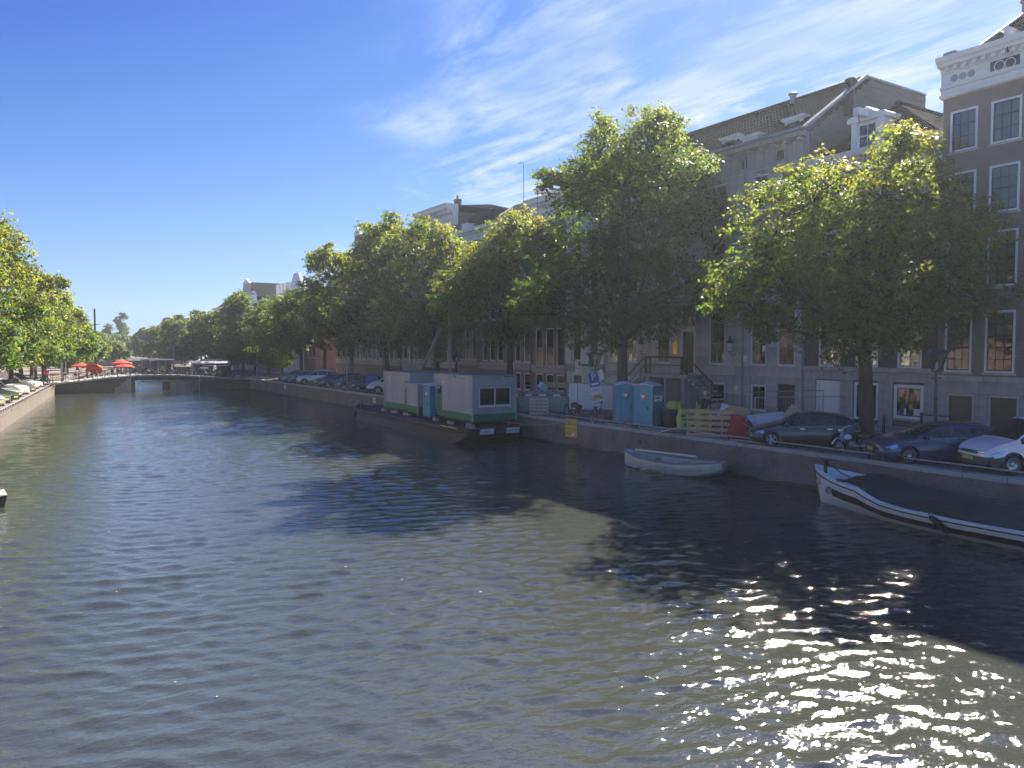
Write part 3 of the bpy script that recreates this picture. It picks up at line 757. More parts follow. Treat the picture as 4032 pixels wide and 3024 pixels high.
# frieze with triglyphs, cornice on brackets, gutter
MB().box(-.05, .02, y0 - yc, y1 - yc, fz0 - .12, fz0 - .02).build('architrave', 'stone', Cc)
tg = MB()
for k in range(-1, 2): tg.box(-.075, -.02, k * .13 - .045, k * .13 + .045, 0, .62)
tg = tg.box(-.06, -.01, -.24, .24, -.14, -.06).mesh('triglyph', 'stone')
for k in range(19):
    yy = y0 - yc + .45 + k * .945
    if all(not (a - .32 < yy < b + .32) for a, b, *_ in vents): obj('triglyph', tg, Cc, (0, yy, fz0 + .2))
pieces(Cc, 'cornice_bracket', 'stone', [(-.5, .02, y0 - yc + .2 + i * .9, y0 - yc + .42 + i * .9, fz1 - .02, fz1 + .13) for i in range(20)])
cornice(Cc, y0 - yc, y1 - yc, fz1 + .13, [(.10, 0), (.55, .06), (.60, .2), (.64, .30)], 'stone_dark', 'cornice', .0)
MB().box(-.78, -.5, y0 - yc - .05, y1 - yc, fz1 + .44, fz1 + .62).build('gutter', 'zinc', Cc)
for yy in (32.72, 42.08, 28.36): MB().tube([(-.10, yy - yc, .1), (-.10, yy - yc, fz1 + .3), (-.6, yy - yc, fz1 + .45)], .06, 8).build('downpipe', 'zinc', Cc)
ez = fz1 + .46; rx, rz = 5.2, 21.65 - GZ
tiled_slope(Cc, (-.45, y0 - yc + .15, ez), (-.45, y1 - yc, ez), (rx, y1 - yc, rz), (rx, y0 - yc + .15, rz), pitch=.26, row=.36)
pieces(Cc, 'ridge_tile', 'roof_tile', [(rx - .13, rx + .13, y0 - yc + .2 + i * .42, y0 - yc + .6 + i * .42, rz + .03, rz + .15) for i in range(42)])
MB().add([(rx, y0 - yc + .02, rz), (rx, y1 - yc, rz), (11.3, y1 - yc, rz + .05), (11.3, y0 - yc + .02, rz + .05)], [(0, 1, 2, 3)]).add([(11.3, y0 - yc + .02, rz + .05), (11.3, y1 - yc, rz + .05), (12.5, y1 - yc, ez), (12.5, y0 - yc + .02, ez)], [(0, 1, 2, 3)]).build('roof', 'roof_tile', Cc)
# boarded gable wall above the neighbour, plank by plank
n = 18
for i in range(n):
    za, zb = 14.6 - GZ + (rz - 14.6 + GZ) * i / n, 14.6 - GZ + (rz - 14.6 + GZ) * (i + 1) / n
    xa = .12 if zb < ez else -.35 + (rx + .35) * (min(zb, rz) - ez) / (rz - ez) + .1
    xb = 11.6 if za > ez else 12
    MB().ext([(xa, za + .012), (xb, za + .012), (xb, zb), (xa + (.28 if zb > ez else 0), zb)], y0 - yc - .05 - (i % 2) * .006, y0 - yc + .03, 'y').build('plank', 'clapboard', Cc)
MB().cbox(((-.45 + rx) / 2, y0 - yc - .02, (ez + rz) / 2 + .12), (math.hypot(rx + .45, rz - ez) + .1, .3, .16), Matrix.Rotation(-math.atan2(rz - ez, rx + .45), 3, 'Y')).build('gable_flashing', 'zinc', Cc)
MB().box(rx - .1, 11.5, y0 - yc - .16, y0 - yc + .1, rz + .02, rz + .14).build('gable_coping', 'zinc', Cc)
for fx_, fy, h in ((3.9, 27.9, 2.0), (3.3, 27.75, .9)):
    MB().lathe([(.2, 19.1 - GZ), (.2, 19.1 - GZ + h), (.36, 19.1 - GZ + h + .05), (.38, 19.1 - GZ + h + .22), (.3, 19.1 - GZ + h + .3), (.05, 19.1 - GZ + h + .36)], (fx_, fy + .45 - yc, 0), 14).build('flue', 'black_iron', Cc)
MB().lathe([(.18, rz - .3), (.18, rz + .25), (.3, rz + .3), (.3, rz + .4), (.1, rz + .5)], (rx - .3, 33.2 - yc, 0), 12).build('roof_vent', 'galv', Cc)
for yy, big in ((30.0, 1), (34.9, 1), (40.0, 1), (44.4, 1), (32.4, 0), (37.4, 0), (42.4, 0)):
    x0 = .9 if big else -.05
    d = MB().box(x0, x0 + (2.2 if big else 1.3), yy - yc - .62, yy - yc + .62, ez + .1, ez + (1.25 if big else .62)).build('dormer', 'white_paint', Cc)
    zt = ez + (1.25 if big else .62)
    MB().box(x0 - .16, x0 + (2.3 if big else 1.35), yy - yc - .8, yy - yc + .8, zt, zt + .1).box(x0 - .1, x0 + 1.2, yy - yc - .72, yy - yc + .72, zt - .1, zt - .002).build('dormer_roof', 'white_paint', d)
    if big: MB().box(x0 - .02, x0 + .02, yy - yc - .42, yy - yc + .42, ez + .55, zt - .2).build('dormer_window', 'glass_dark', d)
# doors
d = MB().box(.14, .2, 36.95 - yc, 38.02 - yc, 2.42, 5.2).build('front_door', 'green_black', Cc)
MB().box(-.02, .2, 36.82 - yc, 36.94 - yc, 2.42, 5.3).box(-.02, .2, 38.03 - yc, 38.15 - yc, 2.42, 5.3).box(-.08, .2, 36.82 - yc, 38.15 - yc, 5.2, 5.42).build('door_frame', 'white_paint', d)
MB().box(.1, .135, 37.2 - yc, 37.75 - yc, 3.0, 3.7).box(.1, .135, 37.2 - yc, 37.75 - yc, 4.0, 5.0).build('door_panel', 'green_black', d)
MB().cbox((.05, 37.25 - yc, 6.2), (.06, .07, 1.75), Matrix.Rotation(R(14), 3, 'X')).build('fanlight_prop', 'white_paint', Cc)
pl = MB().box(-.05, -.02, 38.45 - yc, 38.85 - yc, 3.7, 4.6).build('brass_plaque', 'chrome', Cc); pl.data.materials.clear()
M('brass', (.62, .40, .10), .18, .15, 6, metal=1); pl.data.materials.append(MATS['brass'])
d = MB().box(.14, .2, 28.92 - yc, 30.12 - yc, .1, 1.98).build('basement_door', 'dark_paint', Cc)
pieces(d, 'grille_bar', 'black_iron', [(.08, .11, 28.98 - yc + i * .12, 29.0 - yc + i * .12, .15, 1.95) for i in range(10)])
d = MB().box(.14, .2, 38.3 - yc, 39.5 - yc, .05, 1.86).build('basement_door', 'dark_paint', Cc)
MB().lathe([(.03, .08), (.03, .14)], (0, 38.6 - yc, 1.1), 8, 'x').build('door_knob', 'chrome', d)
# double stair: landing, two flights of steps, balusters and rails
st = MB().box(-1.55, -.08, 36.0 - yc, 40.2 - yc, 2.12, 2.36).build('stair_landing', 'stone_dark', Cc)
pieces(st, 'stair_pier', 'stone', [(-1.45, -.09, a - yc, b - yc, .02, 2.12) for a, b in ((36.35, 36.62), (39.7, 40.05), (38.05, 38.22))])
pieces(st, 'step', 'stone_dark', [(-1.5, -.12, 36.0 - .33 * (i + 1) - yc, 36.0 - .33 * i - yc, 2.36 - .24 * (i + 1) - .13, 2.36 - .24 * (i + 1)) for i in range(9)])
pieces(st, 'step', 'stone_dark', [(-1.5, -.12, 40.2 + .33 * i - yc, 40.2 + .33 * (i + 1) - yc, 2.36 - .24 * (i + 1) - .13, 2.36 - .24 * (i + 1)) for i in range(9)])
bal = MB().lathe([(.045, 0), (.09, .06), (.06, .2), (.11, .5), (.07, .85), (.09, 1.05), (.09, 1.12)], n=10).mesh('baluster', 'green_black', True)
for yy in (36.15, 36.6, 39.6, 40.05): obj('baluster', bal, st, (-1.45, yy - yc, 2.36))
MB().tube([(-1.45, 33.0 - yc, 1.25), (-1.45, 36.1 - yc, 3.5), (-1.45, 40.1 - yc, 3.5), (-1.45, 43.1 - yc, 1.25)], .05, 8).tube([(-1.45, 33.1 - yc, .75), (-1.45, 36.1 - yc, 2.95), (-1.45, 40.1 - yc, 2.95), (-1.45, 43.0 - yc, .75)], .025, 6).build('hand_rail', 'black_iron', st)
# wall lanterns
def wall_lantern(root, y, z):
    l = MB().tube([(-.02, y, z), (-.35, y, z - .12), (-.6, y, z), (-.6, y, z + .12)], .028, 6).lathe([(.14, z + .12), (.14, z + .15)], (-.6, y, 0), 6).build('wall_lantern', 'black_iron', root)
    MB().lathe([(.13, z + .15), (.23, z + .65)], (-.6, y, 0), 6).build('lantern_glass', 'lamp_glass', l)
    MB().lathe([(.26, z + .65), (.2, z + .75), (.07, z + .92), (.07, z + .98), (.11, z + 1.02), (.02, z + 1.12)], (-.6, y, 0), 6).build('lantern_cap', 'green_black', l)
wall_lantern(Cc, 33.3 - yc, 3.75); wall_lantern(Cc, 41.5 - yc, 3.75)
for yy, zz in ((32.45, 3.3), (33.1, 1.4), (31.0, 3.9)): MB().box(-.09, -.03, yy - yc, yy + .22 - yc, zz, zz + .35).build('meter_box', 'paper_white', Cc)
for a, b in ((44.1, 45.35), (42.2, 43.5)):
    MB().ext([(-.02, 2.05), (-.95, 1.55), (-.95, 1.35), (-.02, 1.35)], a - yc, b - yc, 'y').build('awning', 'cream_paint', Cc)
# ---- generic canal houses
def canal_house(label, y0, y1, Hc, wall, bays, floors, trim='white_paint', plinth=2.7, sash='dark_paint', roof=None, gable=None, x=FX, base_z=GZ, rz=0, cheap=False, group=None, corn=1.0, name='canal_house', winw=1.05, curt=(None, 'c1', None, 'c.5'), brackets=0, roofh=3.2, wall2=None, yoff=None):
    """local y runs along the street; Hc is the brick height above the street, floors are (z0, z1) above the street"""
    w = y1 - y0; yc = (y0 + y1) / 2
    r = thing(name, label, 'house', (x, yc, base_z), rz, group)
    bl = [(w * (i + .5) / bays - w / 2 - winw / 2, w * (i + .5) / bays - w / 2 + winw / 2) for i in range(bays)] if isinstance(bays, int) else [(a - yc, b - yc) for a, b in bays]
    ops = [(a, b, c, d) for a, b in bl for c, d in floors]
    e = .012
    wall_mesh(-w / 2 + e, w / 2 - e, Hc, ops, 10).build('wall', wall, r)
    k = 0
    for a, b in bl:
        for fi, (c, d) in enumerate(floors):
            k += 1
            if fi == 0 and (k * 7) % 5 == 0 and plinth and c < 1: pass
            window(r, a, b, c, d, 1, 1 if cheap else 2, sash=sash, frame=trim if trim != 'stone' else 'white_paint', set_in=.02, sill=None if cheap else 'stone', curtain=None if cheap else curt[(k * 3 + fi) % len(curt)], glass='glass_dark' if cheap else 'glass')
    if plinth:
        mb = []
        n = max(3, int(w / 1.4))
        for i in range(n):
            a, b = -w / 2 + e + (w - 2 * e) * i / n, -w / 2 + e + (w - 2 * e) * (i + 1) / n
            mb.append((-.06, .01, a + .006, b - .006, plinth - .5, plinth - .06))
        if not cheap: pieces(r, 'plinth_stone', 'stone_dark', mb)
        cornice(r, -w / 2 + e, w / 2 - e, plinth - .06, [(.06, 0), (.12, .04), (.12, .16), (.06, .2)], 'stone', 'string_course', 0)
    if corn:
        cornice(r, -w / 2 + e, w / 2 - e, Hc - .25 * corn, S(CORN, corn), trim, over=.02)
        if brackets: pieces(r, 'bracket', trim, [(-.55 * corn, .02, -w / 2 + .15 + i * (w - .5) / brackets, -w / 2 + .33 + i * (w - .5) / brackets, Hc + .44 * corn, Hc + .62 * corn) for i in range(brackets + 1)])
    top = Hc + (.95 * corn if corn else 0)
    rm = roof or 'roof_tile'
    if gable == 'side':          # ridge along the street
        MB().add([(0, -w / 2, top - .1), (0, w / 2, top - .1), (4.2, w / 2, top + roofh), (4.2, -w / 2, top + roofh)], [(0, 1, 2, 3)]).add([(4.2, -w / 2, top + roofh), (4.2, w / 2, top + roofh), (9.9, w / 2, top - .1), (9.9, -w / 2, top - .1)], [(0, 1, 2, 3)]).build('roof', rm, r)
        for sy in (-1, 1): MB().add([(0, sy * w / 2, top - .1), (4.2, sy * w / 2, top + roofh), (9.9, sy * w / 2, top - .1)], [(0, 1, 2)]).build('gable_wall', wall2 or wall, r)
    elif gable == 'front':       # ridge away from the street behind a stepped or necked gable
        MB().add([(.3, -w / 2, top - .2), (9.9, -w / 2, top - .2), (9.9, 0, top + roofh), (.3, 0, top + roofh)], [(0, 1, 2, 3)]).add([(.3, w / 2, top - .2), (.3, 0, top + roofh), (9.9, 0, top + roofh), (9.9, w / 2, top - .2)], [(0, 1, 2, 3)]).build('roof', rm, r)
        MB().ext([(-w / 2 + .1, top - .3), (w / 2 - .1, top - .3), (w / 2 - .5, top + .6), (w * .22, top + 1.0), (w * .18, top + roofh - .3), (0, top + roofh + .5), (-w * .18, top + roofh - .3), (-w * .22, top + 1.0), (-w / 2 + .5, top + .6)], -.02, .28, 'x').build('gable', wall2 or wall, r)
        MB().ext([(-w * .2, top + roofh - .35), (w * .2, top + roofh - .35), (0, top + roofh + .7)], -.12, .3, 'x').build('pediment', trim, r)
    else:
        MB().add([(.2, -w / 2, top - .1), (.2, w / 2, top - .1), (1.8, w / 2 - .2, top + roofh * .6), (1.8, -w / 2 + .2, top + roofh * .6)], [(0, 1, 2, 3)]).add([(1.8, -w / 2 + .2, top + roofh * .6), (1.8, w / 2 - .2, top + roofh * .6), (9.9, w / 2 - .2, top + roofh * .6), (9.9, -w / 2 + .2, top + roofh * .6)], [(0, 1, 2, 3)]).build('roof', rm, r)
        MB().add([(.2, -w / 2, top - .1), (1.8, -w / 2 + .2, top + roofh * .6), (9.9, -w / 2 + .2, top + roofh * .6), (9.9, -w / 2, top - .1)], [(0, 1, 2, 3)]).add([(.2, w / 2, top - .1), (9.9, w / 2, top - .1), (9.9, w / 2 - .2, top + roofh * .6), (1.8, w / 2 - .2, top + roofh * .6)], [(0, 1, 2, 3)]).build('roof_side', rm, r)
    if not cheap: MB().tube([(-.10, -w / 2 + .12, .1), (-.10, -w / 2 + .12, Hc - .3)], .05, 6).build('drainpipe', 'zinc' if int(y0) % 2 else 'green_black', r)
    return r
# D: white house front between pilasters
D = canal_house('white painted house front with tall dark windows between broad pilasters', 46.22, 51.2, 15.6, 'cream_paint', [(46.98, 48.08), (49.2, 50.34)], [(2.95, 6.5), (7.4, 10.2), (11, 13.4)], plinth=2.7, corn=1.0, gable='side')
pieces(D, 'pilaster', 'white_paint', [(-.16, .01, a - 48.71, b - 48.71, 2.86, 15.2) for a, b in ((46.25, 46.92), (48.14, 49.14), (50.4, 51.16))])
d = MB().box(-.02, .1, 49.1 - 48.71, 50.15 - 48.71, .1, 1.9).build('door', 'dark_paint', D)
MB().box(-.06, .02, 48.95 - 48.71, 49.1 - 48.71, .1, 2.05).box(-.06, .02, 50.15 - 48.71, 50.3 - 48.71, .1, 2.05).box(-.06, .02, 49.1 - 48.71, 50.15 - 48.71, 1.9, 2.05).build('door_frame', 'white_paint', d)
# builder's board on the front of D
bs = thing('builder_sign', 'white and green builder signboard hung below the white pilasters behind the lantern', 'sign', (FX - .12, 48.3, 4.62))
MB().box(-.02, .02, -1.05, .70, -1.12, .02).build('board', 'white_paint', bs)
MB().box(-.028, -.021, -.80, .68, -.56, -.05).build('green_band', 'print_green', bs)
text('lettering', 'van Schaik', .40, 'print_green', bs, (-.030, -.18, -.70), FACE_W, sx=.78)
MB().box(-.026, -.021, -.95, .62, -.99, -.95).build('small_print', 'print_grey', bs)
bs2 = thing('paper_notice', 'white paper banner with a red dot beside the builder signboard', 'sign', (FX - .12, 49.45, 4.62))
MB().box(-.02, .0, -.40, .40, -1.25, -.02).build('sheet', 'paper_white', bs2)
MB().lathe([(.20, -.03), (.20, -.021)], (0, -.22, -.32), 20, 'x').build('red_dot', 'print_red', bs2)
MB().box(-.026, -.021, -.34, .3, -.74, -.70).box(-.026, -.021, -.34, -.02, -1.12, -1.09).build('small_print', 'print_grey', bs2)
# E
E_ = canal_house('purple brown brick house with white bracketed cornice and a hoist beam', 51.24, 56.28, 15.4, 'brick_purple', [(51.5, 52.62), (53.02, 54.2), (54.62, 55.76)], [(.5, 1.9), (2.6, 5.8), (6.8, 9.2), (10, 12.3), (13.1, 15.0)], plinth=2.5, corn=1.45, brackets=14, gable='side', roofh=2.4)
hb = MB().box(-1.35, .5, -.22, .22, 16.95, 17.3).box(-1.45, .6, -.3, .3, 17.3, 17.4).build('hoist_beam', 'white_paint', E_)
MB().tube([(-1.2, 0, 16.95), (-1.15, .1, 14.8)], .02, 5).build('hoist_rope', 'rope', hb)
chimney(E_, 3.2, -2.2, 19.2, 1.3, .7)
# F, G, H under one long cornice
F_ = canal_house('narrow brown brick house with two tall windows over a rusticated stone base', 56.3, 59.9, 14.9, 'brick_purple', [(56.62, 57.62), (58.18, 59.1)], [(.4, 1.9), (2.9, 5.7), (6.8, 9.2), (10, 12.2), (12.9, 14.4)], plinth=2.7, corn=1.0, brackets=5)
MB().add([(.6, -1.8, 15.8), (.6, 1.8, 15.8), (3.2, 0.2, 18.7), (3.2, -.2, 18.7)], [(0, 1, 2, 3)]).add([(.6, -1.8, 15.8), (3.2, -.2, 18.7), (9, -.2, 18.7), (9, -1.8, 15.8)], [(0, 1, 2, 3)]).add([(.6, 1.8, 15.8), (9, 1.8, 15.8), (9, .2, 18.7), (3.2, .2, 18.7)], [(0, 1, 2, 3)]).build('attic_roof', 'roof_red', F_)
G_ = canal_house('brown brick house with a steep slate gable roof and a white skylight', 59.92, 65.78, 14.9, 'brick_purple', [(61.2, 62.2), (62.62, 63.62), (64.0, 65.0)], [(.4, 1.7), (2.9, 5.9), (6.8, 9.2), (10, 12.2), (12.9, 14.4)], plinth=2.6, corn=1.0, brackets=9, gable='side', roofh=2.6, wall2='brick_red')
MB().cbox((2.1, 1.3, 17.35), (1.5, .5, .08), Matrix.Rotation(R(-32), 3, 'Y')).build('skylight', 'paper_white', G_)
MB().tube([(4, 1.0, 18.2), (4, 1.0, 22.2), (4, 1.0, 22.25), (4, 2.0, 22.4)], .035, 6).build('weather_mast', 'galv', G_)
H_ = canal_house('dark brown brick house with a curved mansard behind its white cornice', 65.8, 70.36, 14.9, 'brick_brown', [(66.2, 67.1), (67.6, 68.5), (69.0, 69.9)], [(.5, 1.6), (2.9, 5.9), (6.8, 9.2), (10, 12.2), (12.9, 14.4)], plinth=2.9, corn=1.0, brackets=7, roofh=3.4)
MB().box(-.3, .5, -.5, .5, 15.9, 16.45).box(-.4, .6, -.6, .6, 16.45, 16.55).build('dormer', 'white_paint', H_)
I_ = canal_house('tall charcoal brick house with boarded side wall and big white dentil cornice', 70.4, 78.2, 17.2, 'brick_black', [(71.2, 72.5), (73.6, 74.8), (75.9, 77.2)], [(.5, 1.6), (2.8, 5.4), (6.4, 8.8), (9.8, 11.8), (12.4, 14.0), (14.9, 17.0)], plinth=2.5, corn=1.75, brackets=13, gable='side', roofh=.4, wall2='clapboard', curt=('c1', None))
for i in range(16): MB().box(.25, 10.2, -3.97, -3.90, 13.0 + i * .32, 13.31 + i * .32).build('plank', 'clapboard', I_)
chimney(I_, 3.0, 1.3, 19.5, 1.0, .6)
MB().box(-.9, .1, -.6, .6, 16.7, 17.2).box(-1.0, .2, -.72, .72, 17.2, 17.3).build('hoist_box', 'white_paint', I_)
specs = [('grey plastered house with a zinc barrel roof beside the charcoal house', 78.24, 84.0, 15.9, 'stone_dark', None, 'zinc'),
         ('red brick house with white neck gable behind the tree crowns', 84.04, 89.6, 14.8, 'brick_red', 'front', None),
         ('brown brick house with a plain cornice and white door surround', 89.64, 95.2, 15.4, 'brick_brown', None, None),
         ('white topped neck gable house rising above the trees near the far bridge', 95.24, 100.8, 15.6, 'brick_purple', 'front', None),
         ('dark brick corner house above the parked cars by the bridge', 100.84, 107.0, 14.2, 'brick_brown', None, None),
         ('brick corner house with cream shop front across the side street', 116.0, 122.0, 12.4, 'brick_red', None, None),
         ('white plastered gable house rising above trees beyond the bridge', 122.1, 133.5, 12.6, 'white_paint', None, None),
         ('row house with four tall white chimneys beyond the bridge', 133.6, 142.0, 12.2, 'brick_brown', None, None),
         ('brown row house with flat cornice far beyond the bridge', 142.1, 152.0, 12.0, 'brick_purple', None, None),
         ('pale grey gable house far along the right bank', 152.1, 166.0, 13.5, 'stone_light', 'front', None),
         ('long dark brick warehouse farthest along the right bank', 166.1, 190.0, 12.5, 'brick_brown', 'side', None)]
for i, (lb, a, b, h, wl_, g, rf) in enumerate(specs):
    fl = [(2.8, 5.6), (6.5, 8.8), (9.6, 11.6)] + ([(12.3, h - .6)] if h > 13.6 else [])
    hs = canal_house(lb, a, b, h, wl_, max(3, int((b - a) / 1.9)), fl, cheap=i > 4, gable=g, roof=rf, plinth=2.5, corn=.9, roofh=3.0 if g else (.6 if i in (5, 6, 7, 8) else 2.2))
    if i == 7: pieces(hs, 'chimney', 'white_paint', [(1.0, 1.9, -3.6 + k * 2.1, -2.8 + k * 2.1, 12.8, 15.6) for k in range(4)])
    if i == 6:
        MB().ext([(-5.5, 12.4), (5.5, 12.4), (1.2, 16.6), (-1.2, 16.6)], .6, 1.1, 'x').build('attic_gable', 'white_paint', hs)
    if i < 4:
        d = MB().box(-.03, .08, -.55, .55, 2.5, 5.2).build('door', 'green_black', hs)
        MB().box(-.12, .06, -.75, -.56, 2.3, 5.5).box(-.12, .06, .56, .75, 2.3, 5.5).box(-.16, .06, -.8, .8, 5.3, 5.6).build('door_frame', 'white_paint', d)
# left bank row, behind the trees; sunlit
lsp = [('brick_red', 14), ('brick_brown', 15.5), ('cream_paint', 13.5), ('brick_purple', 16), ('brick_red', 14.5), ('stone_light', 15), ('brick_brown', 14), ('brick_red', 15.5), ('cream_paint', 14), ('brick_brown', 15)]
lab = ['red brick house nearest on the left bank behind the trees', 'brown brick house on the left bank behind the first trees', 'cream plastered house on the left bank behind trees', 'purple brick house on the left bank behind trees', 'red brick house fifth along the left bank',
       'pale stone house on the left bank behind parked cars', 'brown brick house on the left bank near the bridge', 'red brick corner house on the left bank at the bridge', 'cream house on the left bank beyond the bridge', 'brown house farther along the left bank beyond the bridge']
y = 38.0
for (wm, h), lb in zip(lsp, lab):
    w = 7.2 if y < 96 else 10
    if 104 < y < 116: y = 118
    hs = canal_house(lb, y, y + w, h, wm, 3, [(2.6, 5.4), (6.4, 8.8), (9.8, 11.8)], cheap=True, gable='front' if int(y) % 2 else None, plinth=0, corn=.9, x=left_quay(y + w / 2) - 13.0, base_z=LZ, rz=R(180 - 5.4), roofh=2.6, winw=1.2)
    y += w + .1
